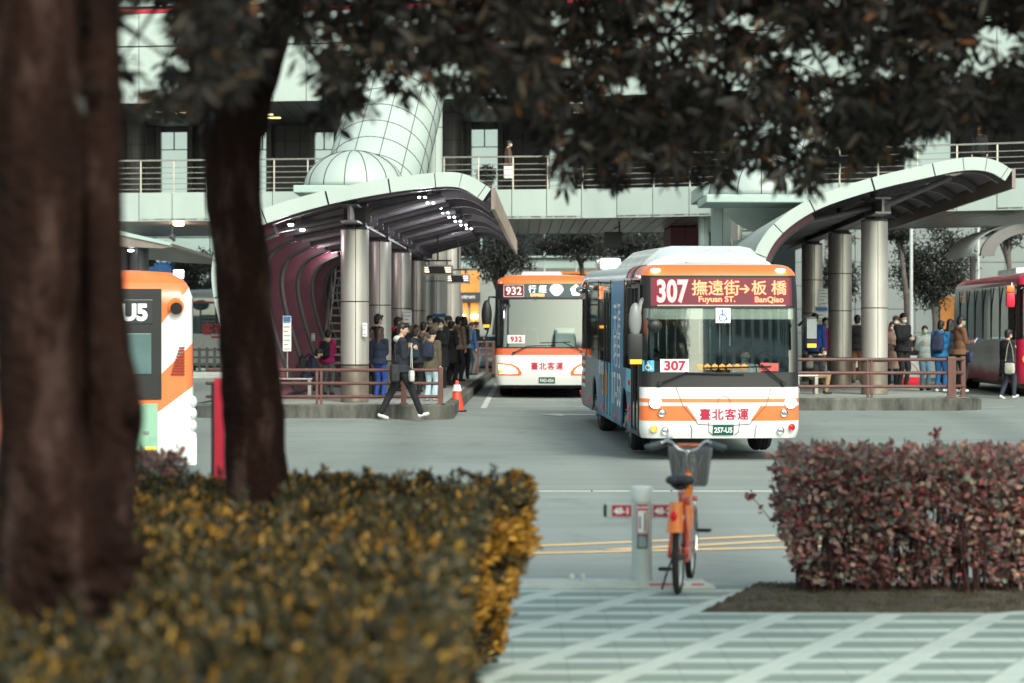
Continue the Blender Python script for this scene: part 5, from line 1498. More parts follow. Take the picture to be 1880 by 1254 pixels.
def person(label, x, D, z, H, yaw, top, pants, hair=0, mask=None, pose='stand', arms='hang', coat=.86, shoes=None, hood=None, furhood=False, cap=None, look=(0, 0), stride=0, group=None, longhair=False, vox=.017, lean=0, sleeve=None, skirt=False):
    """front of the figure is local +Y; yaw 0 looks away from the street view, 180 towards it"""
    root = empty('person', (x, D, z), math.radians(-yaw), label=label, cat='person', group=group)
    k = H / 1.74
    V = lambda a, b, c: Vector((a * k, b * k, c * k))
    hipz = .92
    if pose == 'sit': hipz = .52
    lz = math.radians(lean)
    def T(a, b, c):    # upper body bends about the hip
        dz = c - hipz if pose != 'sit' else c - hipz
        return V(a, b * math.cos(lz) + dz * math.sin(lz), hipz + dz * math.cos(lz) - b * math.sin(lz))
    U = hipz
    neck = T(0, -.01, U + .56); headc = T(0, .03 + .03 * math.sin(lz), U + .715)
    sh = [T(s * .175, -.01, U + .50) for s in (-1, 1)]
    hips = [V(s * .085, 0, U) for s in (-1, 1)]
    # legs
    feet = []; knees = []
    for i, s in enumerate((-1, 1)):
        if pose == 'sit':
            f = V(s * .11, .40, .09); kn = V(s * .12, .42, .53)
            if i: f = V(s * .13, .34, .09)
        else:
            st = stride * (1 if i else -1)
            f = V(s * .095, st * .36 + .0, .085 + (.05 if st < 0 else 0) * abs(stride))
            kn, f = ik(hips[i], f, .44 * k, .42 * k, (0, 1, 0))
        feet.append(f); knees.append(kn)
    # arms
    hands = []; elbows = []
    for i, s in enumerate((-1, 1)):
        a = arms if isinstance(arms, str) else arms[i]
        if a == 'hang': h = T(s * .235, .04, U - .06)
        elif a == 'swing': h = T(s * .22, .22 * (-1 if i else 1), U + .02)
        elif a == 'phone': h = T(s * .05, .30, U + .24)
        elif a == 'chest': h = T(s * .06, .20, U + .36)
        elif a == 'head': h = T(s * .13, .06, U + .74)
        elif a == 'strap': h = T(s * .13, .14, U + .38)
        elif a == 'pocket': h = T(s * .19, .10, U + .04)
        elif a == 'lap': h = T(s * .07, .30, U + .12)
        elif a == 'wheel': h = T(s * .18, .42, U + .30)
        e, h = ik(sh[i], h, .29 * k, .25 * k, (s * .5, -1, -.6) if a != 'head' else (s * 1, .1, .2))
        hands.append(h); elbows.append(e)
    hq = Matrix.Rotation(math.radians(look[0]), 3, 'Z') @ Matrix.Rotation(-math.radians(look[1]) - lz * .6, 3, 'X')
    def HP(a, b, c): return headc + hq @ V(a, b, c)
    b = VB()
    b.ell(headc, V(.076, .093, .112), 14, 10, mat=hq); b.ell(HP(0, .028, -.055), V(.054, .055, .060), 12, 8, mat=hq)
    b.ell(HP(0, .094, -.012), V(.013, .018, .022), 8, 6, mat=hq)
    for s in (-1, 1): b.ell(HP(s * .078, -.005, -.01), V(.012, .02, .032), 8, 6, mat=hq)
    b.cap(neck, headc + (neck - headc) * .3, .055 * k, .052 * k)
    b.ell(T(0, 0, U + .36), V(.16, .105, .18)); b.ell(T(0, 0, U + .16), V(.14, .10, .16)); b.ell(V(0, 0, U + .0), V(.155, .11, .12))
    for i, s in enumerate((-1, 1)):
        b.cap(sh[i], elbows[i], .050 * k, .040 * k); b.cap(elbows[i], hands[i], .038 * k, .026 * k)
        b.cap(sh[i], neck + (sh[i] - neck) * .25, .052 * k, .05 * k)
        b.cap(hips[i], knees[i], .082 * k, .055 * k); b.cap(knees[i], feet[i], .052 * k, .038 * k)
        # hand: palm, four fingers and a thumb
        d = (hands[i] - elbows[i]).normalized()
        inn = Vector((-s, 0, 0)) if abs(d.x) < .8 else Vector((0, 0, 1)); inn = (inn - d * inn.dot(d)).normalized(); wd = d.cross(inn)
        pc = hands[i] + d * .055 * k
        b.cap(hands[i] + d * .01, pc, .024 * k, .030 * k)
        for q, (o_, ln) in enumerate(((-.026, .060), (-.009, .070), (.009, .066), (.025, .052))):
            b0 = pc + wd * o_ * k + d * .012; m1 = b0 + d * ln * .55 * k + inn * .012 * k; e1 = m1 + d * ln * .30 * k + inn * .030 * k
            b.cap(b0, m1, .0105 * k, .010 * k, 6); b.cap(m1, e1, .010 * k, .009 * k, 6)
        t0 = pc - wd * .022 * k - d * .02; t1 = t0 - wd * .03 * k + d * .03 * k + inn * .01; b.cap(t0, t1, .012 * k, .011 * k, 6); b.cap(t1, t1 + d * .025 * k + inn * .012, .011 * k, .009 * k, 6)
    bo = b.remesh('body', SKIN, root, vox * .85, 1)
    # trousers
    if pants is not None:
        t = VB(); fl = .012
        t.ell(V(0, 0, U - .01), V(.172, .125, .13))
        for i in range(2):
            an = feet[i] + (knees[i] - feet[i]) * .02
            t.cap(hips[i] + V(0, 0, -.02), knees[i], .098 * k, .072 * k); t.cap(knees[i], an, .070 * k, (.085 if skirt else .055) * k)
        t.remesh('trousers', cloth(pants), root, vox, 2)
    # jacket
    j = VB(); ch = coat
    j.ell(T(0, 0, U + .37), V(.19, .135, .18)); j.ell(T(0, 0, U + .16), V(.18, .135, .20)); j.ell(T(0, 0, U + .03), V(.185, .14, .12))
    hem = (ch - .92)
    if hem < -.02:
        if pose == 'sit': pass
        else: j.seg(V(0, 0, U + hem), V(0, 0, U + .05), .21 * k, .185 * k, n=16)
    for i, s in enumerate((-1, 1)):
        wr = elbows[i] + (hands[i] - elbows[i]) * .93
        j.cap(sh[i], elbows[i], .072 * k, .062 * k); j.cap(elbows[i], wr, .060 * k, .046 * k)
        j.cap(sh[i], neck + (sh[i] - neck) * .3 - V(0, 0, .03), .078 * k, .07 * k)
    j.ell(T(0, -.02, U + .54), V(.085, .08, .045))
    jo = j.remesh('jacket', cloth(top), root, vox, 2)
    if hood is not None:
        h = VB(); h.ell(T(0, -.07, U + .54), V(.12, .08, .07)); h.remesh('hood', FUR if furhood else cloth(hood), jo, vox, 2 if not furhood else 0)
    # shoes
    for i, s in enumerate((-1, 1)):
        q = VB(); f = feet[i]; up = stride * (1 if i else -1)
        pit = -.35 * up if stride else 0
        dr = Vector((0, math.cos(pit), -math.sin(pit) * -1 if up > 0 else math.sin(-abs(pit))))
        dr = Vector((s * .12, 1, .28 if up > 0 else (-.45 if up < 0 else 0))).normalized()
        q.cap(f + V(0, -.03, -.045), f + dr * .13 * k + V(0, 0, -.048), .038 * k, .034 * k, 8); q.cap(f + V(0, -.02, -.045), f, .036 * k, .04 * k, 8)
        q.remesh('shoe', shoes or SHOEK, root, .012, 1)
    # hair, cap, mask, eyes
    hm = HAIRB if hair == 1 else HAIR
    if cap is None or longhair:
        h = VB(); h.ell(HP(0, -.018, .032), V(.090, .098, .100), 14, 10, mat=hq); h.ell(HP(0, -.05, -.03), V(.078, .062, .085), 12, 8, mat=hq)
        h.ell(HP(.02, .066, .075), V(.06, .035, .032), 10, 6, mat=hq)
        if longhair:
            for s in (-1, 1): h.cap(HP(s * .07, -.02, 0), HP(s * .08, -.03, -.20), .032 * k, .04 * k)
            h.cap(HP(0, -.06, 0), HP(0, -.085, -.30), .07 * k, .065 * k)
        h.remesh('hair', hm, root, .013, 1)
    if cap is not None:
        h = VB(); h.ell(HP(0, -.01, .045), V(.095, .108, .088), 14, 10, mat=hq)
        if cap[1]: h.ell(HP(0, .11, .045), V(.07, .065, .014), 10, 6, mat=hq)
        h.remesh('cap' if cap[1] else 'knit_hat', cloth(cap[0]), root, .013, 1)
    if mask is not None:
        h = VB(); h.ell(HP(0, .052, -.052), V(.060, .058, .048), 12, 8, mat=hq); h.remesh('face_mask', mask, root, .011, 1)
    for s in (-1, 1):
        e = MB(); e.ell(HP(s * .030, .087, .012), V(.012, .007, .006), 8, 6, mat=hq); e.build('eye', EYE, bo)
    root['_h'] = 0; del root['_h']
    W = root.location; Rm = Matrix.Rotation(math.radians(-yaw), 3, 'Z')
    back = W + Rm @ T(0, -.20, U + .30); side = W + Rm @ V(.24, 0, U + .05)
    return dict(root=root, back=back, yaw=yaw, k=k, lean=lean, hands=[W + Rm @ h for h in hands], side=side, Rm=Rm, W=W, T=T, U=U)
def backpack(p, col, label, s=1.0, name='backpack', group=None):
    root = empty(name, p['back'], math.radians(-p['yaw']), label=label, cat='backpack', group=group)
    k = p['k'] * s
    b = VB(); 
    b.bbox(-.15 * k, .15 * k, -.11 * k, .08 * k, -.22 * k, .16 * k, .08); b.ell((0, -.01, .10 * k), (.145 * k, .09 * k, .14 * k)); b.bbox(-.12 * k, .12 * k, -.17 * k, -.05 * k, -.19 * k, .0 * k, .05)
    b.remesh('pack_body', cloth(col), root, .014, 5)
    m_ = MB()
    for q in (-1, 1): m_.tube([(q * .10 * k, .05 * k, .16 * k), (q * .12 * k, .14 * k, .26 * k), (q * .13 * k, .30 * k, .16 * k), (q * .14 * k, .30 * k, -.05 * k), (q * .14 * k, .12 * k, -.16 * k)], .014 * k, n=6)
    m_.build('strap', cloth(tuple(c * .6 for c in col)), root)
    m_ = MB(); m_.tube([(-.05 * k, -.02, .22 * k), (0, -.03, .27 * k), (.05 * k, -.02, .22 * k)], .008, n=5); m_.tube([(-.10 * k, -.162 * k, -.02 * k), (0, -.168 * k, 0), (.10 * k, -.162 * k, -.02 * k)], .004, n=5); m_.build('grab_loop', BLACK, root)
    return root
def handbag(loc, yaw, col, label, w=.28, h=.24, d=.10, strap=.45, cat='bag', name='shoulder_bag'):
    root = empty(name, loc, math.radians(-yaw), label=label, cat=cat)
    b = VB(); b.bbox(-w / 2, w / 2, -d / 2, d / 2, -h / 2, h * .3, .045); b.ell((0, 0, -h * .12), (w * .56, d * .62, h * .42)); b.remesh('bag_body', cloth(col), root, .012, 4)
    m_ = MB(); m_.tube([(-w * .45, 0, h * .4), (-w * .25, 0, h * .5 + strap * .6), (0, 0, h * .5 + strap), (w * .25, 0, h * .5 + strap * .6), (w * .45, 0, h * .4)], .010, n=6); m_.build('bag_strap', cloth(tuple(c * .7 for c in col)), root)
    return root
def phone(loc, yaw, label):
    m_ = MB(); m_.cur = 0; m_.bbox(-.038, .038, -.005, .005, -.075, .075, .004); m_.cur = 1; m_.box(-.033, .033, -.0065, -.0055, -.068, .068)
    o = m_.build('mobile_phone', [BLACK, M('phone_screen', (.2, .3, .4), .2, emit=(.7, .8, 1), es=.5, var=0)], loc=loc); o.rotation_euler = (math.radians(-40), 0, math.radians(-yaw))
    tag(o, label, 'phone')
K = (.012, .013, .016); NAVY = (.014, .022, .05); GREY = (.16, .17, .17); OLIVE = (.09, .075, .05); BEIGE = (.26, .20, .15); BROWN = (.16, .075, .04); JEAN = (.10, .17, .25); LJ = (.42, .55, .62)
def px(x, fy, zt=PT, D=None):
    if D is None: D = (CH - zt) * F / (fy - HY)
    return PX(x, D), D
GL = 'people queueing on the left platform'; GR = 'people waiting on the right platform'
def pp(label, x, D, hy, yaw, top, pants, zt=PT, **kw):
    H = CH - (hy - HY) / F * D - zt
    return person(label, PX(x, D), D, zt, min(1.86, max(1.45, H)), yaw, top, pants, **kw)
w_ = pp('person in dark jacket and white hoodie striding past the front railing', 737, 46.0, 594, 78, (.018, .022, .035), K, zt=.30, hair=0, stride=1.0, arms=('strap', 'chest'), hood=(.5, .5, .47), shoes=SHOEW, look=(-30, 8), vox=.013)
handbag(w_['W'] + Vector((.20, -.20, .88)), 80, (.62, .62, .58), 'white shoulder bag of the striding person', w=.30, h=.28)
handbag(w_['W'] + Vector((-.12, -.20, .95)), 80, (.03, .03, .034), 'black shiny bag on the back of the striding person', w=.34, h=.42, d=.16, strap=.3)
a = pp('person in a magenta jacket with a cream hood left of the front column', 602, 53.5, 609, 20, (.42, .015, .12), GREY, hood=(.6, .5, .36), arms=('hang', 'phone'), group=GL)
backpack(a, K, 'black backpack on the magenta jacket')
s_ = pp('seated person in a navy jacket bent over a phone at the left', 560, 50.5, 643, 80, NAVY, (.02, .025, .04), pose='sit', lean=26, arms='lap', mask=MASKK, hood=NAVY, group=GL)
phone(s_['hands'][1] + Vector((.05, 0, .03)), 80, 'phone held by the seated person in navy')
backpack(s_, K, 'black backpack on the seated person in navy')
pp('person in a black jacket and face mask standing just right of the front column', 693, 53, 578, 60, K, K, mask=MASKW, arms='pocket', group=GL)
e = pp('person with long brown hair in navy jacket and bright blue trousers', 697, 50.2, 603, 25, NAVY, (.02, .06, .32), hair=1, longhair=True, shoes=SHOEW, arms=('hang', 'phone'), group=GL)
backpack(pp('person in brown coat half hidden behind the right edge of the front column', 680, 52, 611, 10, OLIVE, K, hair=1, longhair=True, hood=BEIGE, furhood=True, group=GL), K, 'dark bag on the brown fur collared coat')
pp('person with tousled black hair and red collar behind the striding person', 729, 57, 583, 70, K, K, hood=(.4, .02, .05), group=GL)
pp('person with black hair seen from behind between the white hood and the beige sleeve', 746, 60, 594, 0, K, K, group=GL)
pk = pp('person in a dark coat carrying a patterned blue backpack', 762, 51.5, 603, 15, (.03, .03, .035), K, hair=1, arms='hang', group=GL)
backpack(pk, (.03, .06, .09), 'patterned dark blue backpack in the middle of the crowd', s=1.1)
pp('person with a small visible face behind the raised beige arm', 764, 63, 597, 160, BROWN, K, hair=1, mask=MASKW, group=GL)
hd = pp('person in a beige coat raising an arm to the back of the head', 777, 56, 592, 30, BEIGE, K, arms=('hang', 'head'), hair=0, group=GL)
backpack(hd, K, 'thin dark bag of the person raising an arm', s=.8)
fh = pp('person in a fur hooded olive coat and pale wide jeans at the railing end', 791, 48.9, 614, 20, OLIVE, LJ, hood=BEIGE, furhood=True, cap=(K, True), hair=1, longhair=False, arms=('phone', 'hang'), shoes=M('tan_shoe', (.5, .33, .2), .6), skirt=True, lean=8, coat=.78, group=GL)
backpack(fh, NAVY, 'dark navy backpack under the fur hood', s=.95)
pp('tall masked person facing the street in the back of the crowd', 789, 68, 578, 175, K, K, mask=MASKW, group=GL)
pp('masked person far back beside the notice on the third column', 757, 70, 576, 170, (.05, .05, .06), K, mask=MASKW, group=GL)
pp('person in a black cap and grey coat left of the masked woman', 800, 61, 584, 60, GREY, K, cap=(K, True), mask=MASKW, group=GL)
wm = pp('person with black hair, white mask and long black coat facing the street', 810, 60, 588, 195, K, K, mask=MASKW, longhair=True, arms='phone', coat=.55, group=GL)
phone(wm['hands'][0] + Vector((0, -.04, .04)), 195, 'phone held by the masked person in the long coat')
pp('person in a brown knitted hat and dark coat behind the long black coat', 822, 66, 581, 110, (.05, .045, .045), K, cap=((.08, .06, .055), False), arms='pocket', group=GL)
pp('person in black standing with a handbag at the kerb side of the crowd', 828, 63, 590, 40, K, K, coat=.6, arms='strap', group=GL)
pp('person in a hooded beige parka beside the long haired walker', 841, 68, 582, 40, (.22, .17, .13), (.03, .035, .05), hood=BEIGE, furhood=True, group=GL)
lh = pp('person with very long black hair, white sleeves and black trousers near the kerb', 852, 71.5, 581, 5, (.30, .32, .33), K, longhair=True, hair=0, arms=('hang', 'phone'), group=GL)
backpack(lh, K, 'black backpack on the person with very long black hair', s=1.2)
pp('person in a bright blue jacket behind the very long black hair', 866, 78, 592, 60, (.02, .09, .24), GREY, group=GL)
pp('person in dark clothes looking at a phone nearest the bus 932', 873, 83, 591, 60, K, (.2, .2, .2), arms=('phone', 'hang'), group=GL)
pp('person in dark grey behind the front column gap', 716, 66, 590, 120, (.06, .06, .065), K, mask=MASKW, group=GL)
pp('person in a short dark red coat deep in the crowd', 741, 66, 600, 30, (.16, .02, .04), K, hair=1, group=GL)
pp('person with white earphones and black hair deep in the crowd', 771, 73, 590, 190, K, K, mask=MASKK, group=GL)
# right platform
st = pp('seated person in khaki trousers, black jacket and mask looking at a phone', 1492, 54.2, 629, 75, K, (.33, .22, .13), pose='sit', lean=22, arms='lap', mask=MASKW, group=GR)
phone(st['hands'][1] + Vector((.05, 0, .04)), 75, 'phone held by the seated person in khaki trousers')
backpack(st, (.10, .10, .09), 'grey backpack of the seated person in khaki', s=.85)
pp('person in a royal blue jacket behind the seated person in khaki', 1496, 60, 574, 20, (.02, .07, .30), K, group=GR)
pp('person in a magenta jacket with a green mask beside the rear column', 1515, 63, 584, 170, (.38, .01, .13), BEIGE, mask=MASKG, group=GR)
pp('person in black jacket and brown trousers between the two front columns', 1574, 66, 577, 0, K, (.20, .10, .06), group=GR)
pp('short haired masked person in a pale pink coat beside the front right column', 1638, 61, 592, 190, (.34, .22, .19), K, hair=1, mask=MASKW, coat=.5, arms='phone', group=GR)
pp('person in a maroon knitted hat behind the black jacketed one', 1645, 65, 581, 185, (.22, .05, .06), JEAN, cap=((.08, .03, .035), False), mask=MASKW, group=GR)
bk_ = pp('tall person in black jacket, white mask and black trousers looking at a phone', 1657, 60, 576, 150, K, K, mask=MASKW, arms=('pocket', 'phone'), shoes=SHOEW, look=(-10, 12), group=GR, vox=.015)
phone(bk_['hands'][1] + Vector((.02, -.04, .04)), 150, 'phone held by the tall person in black')
gw = pp('person in a pale grey hooded jacket, green mask and light jeans', 1697, 57.5, 599, 165, (.27, .31, .31), (.14, .24, .32), mask=MASKG, hood=(.27, .31, .31), arms=('hang', 'strap'), look=(-25, 5), group=GR, vox=.015)
bl = pp('person in a bright blue jacket and blue trousers seen from behind', 1727, 56.3, 590, 30, (.01, .13, .31), (.01, .09, .26), hood=(.01, .13, .31), arms=('hang', 'phone'), shoes=SHOEW, group=GR, vox=.015)
backpack(bl, (.02, .028, .07), 'navy and red backpack on the bright blue jacket', s=1.05)
pp('person with long black hair in dark clothes between the blue and brown jackets', 1744, 60, 587, 40, K, K, longhair=True, group=GR)
br = pp('person in a brown jacket and green mask looking down at a phone', 1763, 56.0, 581, 75, BROWN, K, mask=MASKG, arms=('hang', 'phone'), shoes=SHOEW, look=(0, 18), group=GR, vox=.015)
phone(br['hands'][1] + Vector((.06, -.02, .03)), 75, 'phone held by the person in brown')
handbag(br['W'] + Vector((.16, -.22, .85)), 75, (.03, .04, .09), 'dark blue tote bag beside the brown jacket', w=.3, h=.3, strap=.4)
bd = pp('person in a long black jacket stepping up to the open door of the maroon bus', 1850, 59.0, 606, 55, K, (.03, .04, .06), zt=zg(12, 59) + .0, arms=('hang', 'chest'), shoes=SHOEW, stride=.35, coat=.62, mask=MASKW, group=None)
handbag(bd['W'] + Vector((.0, -.24, .78)), 40, (.50, .50, .42), 'pale bag on the shoulder of the boarding person', w=.26, h=.34, strap=.5)
handbag((PX(1672, 60.5), 60.5, PT + .17), 0, (.55, .01, .03), 'large red bag standing on the right platform', w=.55, h=.32, d=.2, strap=.3, name='red_bag')
# upper walkway
p = PX(933, 78.8)
up = person('person in a brown coat walking on the raised walkway with a white sheet', p, yf(p) + 1.2, ZW1 - .03, 1.72, 80, (.12, .07, .055), K, mask=MASKW, arms=('hang', 'hang'))
m_ = MB(); m_.bbox(-.16, .16, -.01, .01, -.2, .2, .006); o = m_.build('white_sheet', CARD, loc=(p + .02, yf(p) + .85, ZW1 + .62)); tag(o, 'white printed sheet carried on the raised walkway', 'paper')
p = PX(1784, 75); person('dark clad person on the raised walkway above the right canopy tip', p, yf(p) + 1.0, ZW1 - .03, 1.7, 200, K, K, mask=None)
# driver of bus 307
dr = person('bus driver in white shirt, dark vest and blue mask behind the windscreen of bus 307', BUS307.location.x + .47, BUS307.location.y + 1.15, .45, 1.70, 178, (.55, .60, .62), K, pose='sit', arms='wheel', mask=M('blue_mask', (.06, .28, .42), .8, var=0), vox=.015)
dr['root'].location.z = .42
# passengers glimpsed behind the glass
for (dx, dy, c, l) in ((-.8, 3.9, (.05, .06, .08), 'seated passenger in dark coat behind the route card of bus 307'), (.75, 5.0, (.10, .12, .16), 'seated passenger in grey behind the bus driver')):
    q = person(l, BUS307.location.x + dx, BUS307.location.y + dy, .5, 1.65, 180, c, K, pose='sit', arms='lap', mask=MASKW)
    q['root'].location.z = .42
# ---------------------------------------------------------------- platform furniture
def bench(x, y, w, label):
    root = empty('bench', (x, y, PT), label=label, cat='bench')
    m_ = MB()
    for k in range(4): m_.bbox(-w / 2, w / 2, -.20 + k * .105, -.11 + k * .105, .40, .44, .01)
    m_.build('seat', STEEL, root)
    for s in (-1, 1):
        m_ = MB(); m_.bbox(s * w * .42 - .04, s * w * .42 + .04, -.18, .18, 0, .395, .01); m_.build('leg', STEEL, root)
bench(PX(540, 50.5), 50.5, .8, 'steel slatted bench under the seated person in navy')
bench(PX(1480, 54.2), 54.2, .5, 'steel slatted bench under the seated person in khaki')
def railing(label, pts, posts, z0, zs, r, end=None):
    root = empty('platform_railing', (0, 0, 0), label=label, cat='railing')
    for z in zs:
        m_ = MB(); m_.tube([(x, y, z0 + z) for x, y in pts], r, n=10); m_.build('rail', BROWNRAIL, root, auto=40)
    for (x, y, kind) in posts:
        m_ = MB()
        if kind == 'thin': m_.bbox(x - .025, x + .025, y - .02, y + .02, z0 - .0, z0 + zs[0] + .03, .005)
        else: m_.bbox(x - .05, x + .05, y - .05, y + .05, z0 + .0, z0 + zs[0] + .06, .015); m_.bbox(x - .08, x + .08, y - .08, y + .08, z0, z0 + .02, .004)
        m_.build('post', BROWNRAIL, root)
    return root
Y0 = 46.85
L_ = lambda x: PX(x, Y0)
railing('brown pipe railing with three rails along the front of the left platform', [(-6.0, Y0 + .2), (-5.6, Y0), (L_(806), Y0)],
        [(L_(582), Y0 - .005, 'thin'), (L_(590), Y0 - .005, 'thin'), (L_(741), Y0 + .005, 'thick'), (L_(809), Y0 + .005, 'thick'), (-5.3, Y0, 'thick')], PT, (.665, .405, .145), .033)
Y1 = 51.45; R_ = lambda x: PX(x, Y1)
railing('brown pipe railing with three rails along the front of the right platform', [(5.6, Y1), (R_(1742), Y1), (R_(1778), Y1 + .5)],
        [(R_(1593), Y1 - .005, 'thin'), (R_(1600), Y1 - .005, 'thin'), (R_(1743), Y1 - .04, 'thick'), (R_(1751), Y1 + .05, 'thick'), (R_(1776), Y1 + .5, 'thick'), (5.7, Y1, 'thick')], PT, (.82, .53, .24), .036)
# cone
cn = empty('traffic_cone', (PX(839, 50.2), 50.2, zg(-1.1, 50.2)), label='orange traffic cone with a white collar at the platform corner', cat='cone')
m_ = MB(); m_.lathe([(.155, .03), (.035, .64), (.028, .655), (0, .655)], n=28); m_.build('cone_body', M('cone_orange', (.75, .075, .03), .5, var=.08), cn, auto=40)
m_ = MB(); m_.lathe([(.0965, .43), (.066, .565)], n=28); m_.lathe([(.066 + .002, .565), (.0965 + .003, .43)], n=28); m_.build('reflective_collar', CARD, cn)
m_ = MB(); m_.bbox(-.2, .2, -.2, .2, 0, .032, .015); m_.build('cone_base', RUBBER, cn)
# notices
def notice(px_, py0, py1, w, D, label, bl=True, cat='notice'):
    z0, z1 = PZ(py1, D), PZ(py0, D); x = PX(px_, D); h = z1 - z0
    root = empty('notice_board', (x, D, z0), label=label, cat=cat)
    m_ = MB(); m_.bbox(-w / 2, w / 2, -.02, .02, 0, h, .005); m_.build('board', CARD, root)
    m_ = MB(); n = max(3, int(h / .09))
    for i in range(n):
        z = h * (i + .5) / n; m_.box(-w * .38, w * (.38 - .25 * (i % 3 == 1)), -.024, -.0215, z - .008, z + .010)
    m_.build('printed_lines', M('grey_print', (.2, .22, .24), .7, var=0), root)
    if bl: m_ = MB(); m_.box(-w / 2 + .01, w / 2 - .01, -.0235, -.021, h - .12, h - .01); m_.build('blue_heading', INK_B, root)
    return root
n1 = notice(527, 580, 645, .17, 49.0, 'tall narrow timetable board with blue heading before the curved ribs')
m_ = MB(); m_.seg((0, .03, -.55), (0, .03, .1), .02); m_.build('stand', STEEL, n1)
n2 = notice(670, 593, 618, .09, 48.0, 'small white notice on the right side of the front column', bl=False)
n3 = notice(748, 570, 597, .22, 62.1, 'white notice sheet on the third column above the crowd', bl=False)
n4 = notice(806, 575, 588, .42, 72.5, 'wide white notice above the crowd behind the masked person', bl=True)
notice(1511, 530, 560, .26, 67.5, 'bright white and orange notice by the rear right column', bl=False)
notice(1508, 563, 588, .35, 67.4, 'pale map board below the bright notice by the rear right column', bl=True)
notice(575, 612, 626, .08, 56, 'small white sticker sheet on a curved rib', bl=False)
# hanging displays
def display(px_, py, w, D, label):
    root = empty('hanging_display', P(px_, py, D), label=label, cat='display')
    h = .26
    m_ = MB(); m_.bbox(-w / 2, w / 2, -.06, .06, -h / 2, h / 2, .015); m_.build('display_case', M('cream_frame', (.55, .52, .42), .5), root)
    m_ = MB(); m_.box(-w / 2 + .03, w / 2 - .03, -.066, -.061, -h / 2 + .035, h / 2 - .035); sc = m_.build('display_screen', BLACK, root)
    m_ = MB()
    lt = M('display_text_glow', (1, .9, .7), emit=(1, .85, .6), es=1.4, var=0)
    for i in range(3):
        z = h / 2 - .065 - i * .055
        m_.box(-w / 2 + .05, -w / 2 + .05 + w * (.12 + .02 * i), -.069, -.0665, z - .014, z + .014)
        m_.box(w / 2 - .05 - w * (.22 - .02 * i), w / 2 - .05, -.069, -.0665, z - .014, z + .014)
    m_.build('display_row', lt, sc)
    m_ = MB(); [m_.seg((s * w * .3, 0, h / 2), (s * w * .3, 0, h / 2 + .12 if s < 0 else h / 2 + .12), .015) for s in (-1, 1)]; m_.seg((-w * .45, 0, h / 2 + .12), (w * .45, 0, h / 2 + .12), .02); m_.seg((.0, 0, h / 2 + .12), (.0, 0, h / 2 + 1.0), .02); m_.build('hanger', DARKGREY, root)
display(804, 496, .80, 63, 'hanging arrival display under the canopy, the left and larger one')
display(841, 512, .66, 66, 'hanging arrival display under the canopy, the lower one near the orange shop')
# ---------------------------------------------------------------- parked cars
def car(label, x, y, z, rz, paint, est=False):
    root = empty('parked_car', (x, y, z), rz, label=label, cat='car')
    # side outline (along Y, front at -Y)
    low = [(-2.15, .45), (-2.1, .72), (-1.2, .90), (-.95, .93), (1.3, .97), (2.0, .95), (2.12, .6), (2.1, .3), (-2.05, .3)]
    m_ = MB()
    def sect(poly, w, ws):
        n = len(poly); rows = []
        for (xx, sc, dz) in ((-w, .0, -.03), (-w * .93, .0, 0), (0, 0, .02), (w * .93, 0, 0), (w, 0, -.03)):
            rows.append([(xx, p[0], p[1] + (dz if p[1] > .5 else 0)) for p in poly])
        vs = [p for r in rows for p in r]; fs = []
        for a in range(4):
            for i in range(n): fs.append((a * n + i, a * n + (i + 1) % n, (a + 1) * n + (i + 1) % n, (a + 1) * n + i))
        fs += [tuple(range(n))[::-1], tuple(range(4 * n, 5 * n))]
        m_.add(vs, fs)
    sect(low, .86, 0); m_.build('body', paint, root, auto=35)
    g = MB(); gh = [(-1.15, .9), (-.55, 1.40), (-.2, 1.48), (.9, 1.47), (1.35, 1.35), (1.75, .96)]
    n = len(gh); vs = [(-.78, y_, z_) if z_ < 1 else (-.62, y_, z_) for y_, z_ in gh] + [(.78, y_, z_) if z_ < 1 else (.62, y_, z_) for y_, z_ in gh]
    g.add(vs, [tuple(range(n))[::-1], tuple(range(n, 2 * n))] + [(i, (i + 1) % n, n + (i + 1) % n, n + i) for i in range(n)]); g.build('window', DGLASS, root)
    r = MB(); vs = []
    for xx in (-.635, .635): vs += [(xx, -.5, 1.43), (xx, -.2, 1.50), (xx, .9, 1.49), (xx, 1.3, 1.39)]
    r.add(vs, [(0, 1, 5, 4), (1, 2, 6, 5), (2, 3, 7, 6), (0, 4, 7, 3)])
    for s in (-1, 1):
        r.beam((s * .78, -1.15, .92), (s * .63, -.52, 1.43), .06, .05); r.beam((s * .77, .35, .93), (s * .64, .33, 1.48), .07, .04); r.beam((s * .78, 1.72, .96), (s * .63, 1.32, 1.38), .07, .06)
    r.build('roof', paint, root)
    for s in (-1, 1):
        for yy in (-1.3, 1.3): wheel(root, s * .76, yy, s, .32, .2)
        m_ = MB(); m_.ell((s * .62, -2.10, .66), (.17, .07, .08), 12, 8); m_.build('headlight', CHROME, root)
        m_ = MB(); m_.ell((s * .70, 2.06, .76), (.12, .07, .09), 12, 8); m_.build('tail_light', REDLENS, root)
        m_ = MB(); m_.ell((s * .93, -.75, .98), (.09, .05, .07), 10, 6); m_.build('wing_mirror', paint, root)
    m_ = MB(); m_.bbox(-.3, .3, -2.17, -2.14, .48, .6, .01); m_.build('number_plate', CARD, root)
WCAR = M('white_car_paint', (.62, .68, .68), .25, var=.03, coat=.5)
car('white car parked behind the people on the right platform', PX(1672, 70), 70, .37, math.radians(70), WCAR)
car('pale blue grey car beyond the railing left of bus 932', PX(890, 96), 96, .37, math.radians(10), M('blue_grey_car_paint', (.22, .34, .40), .25, var=.05, coat=.5))
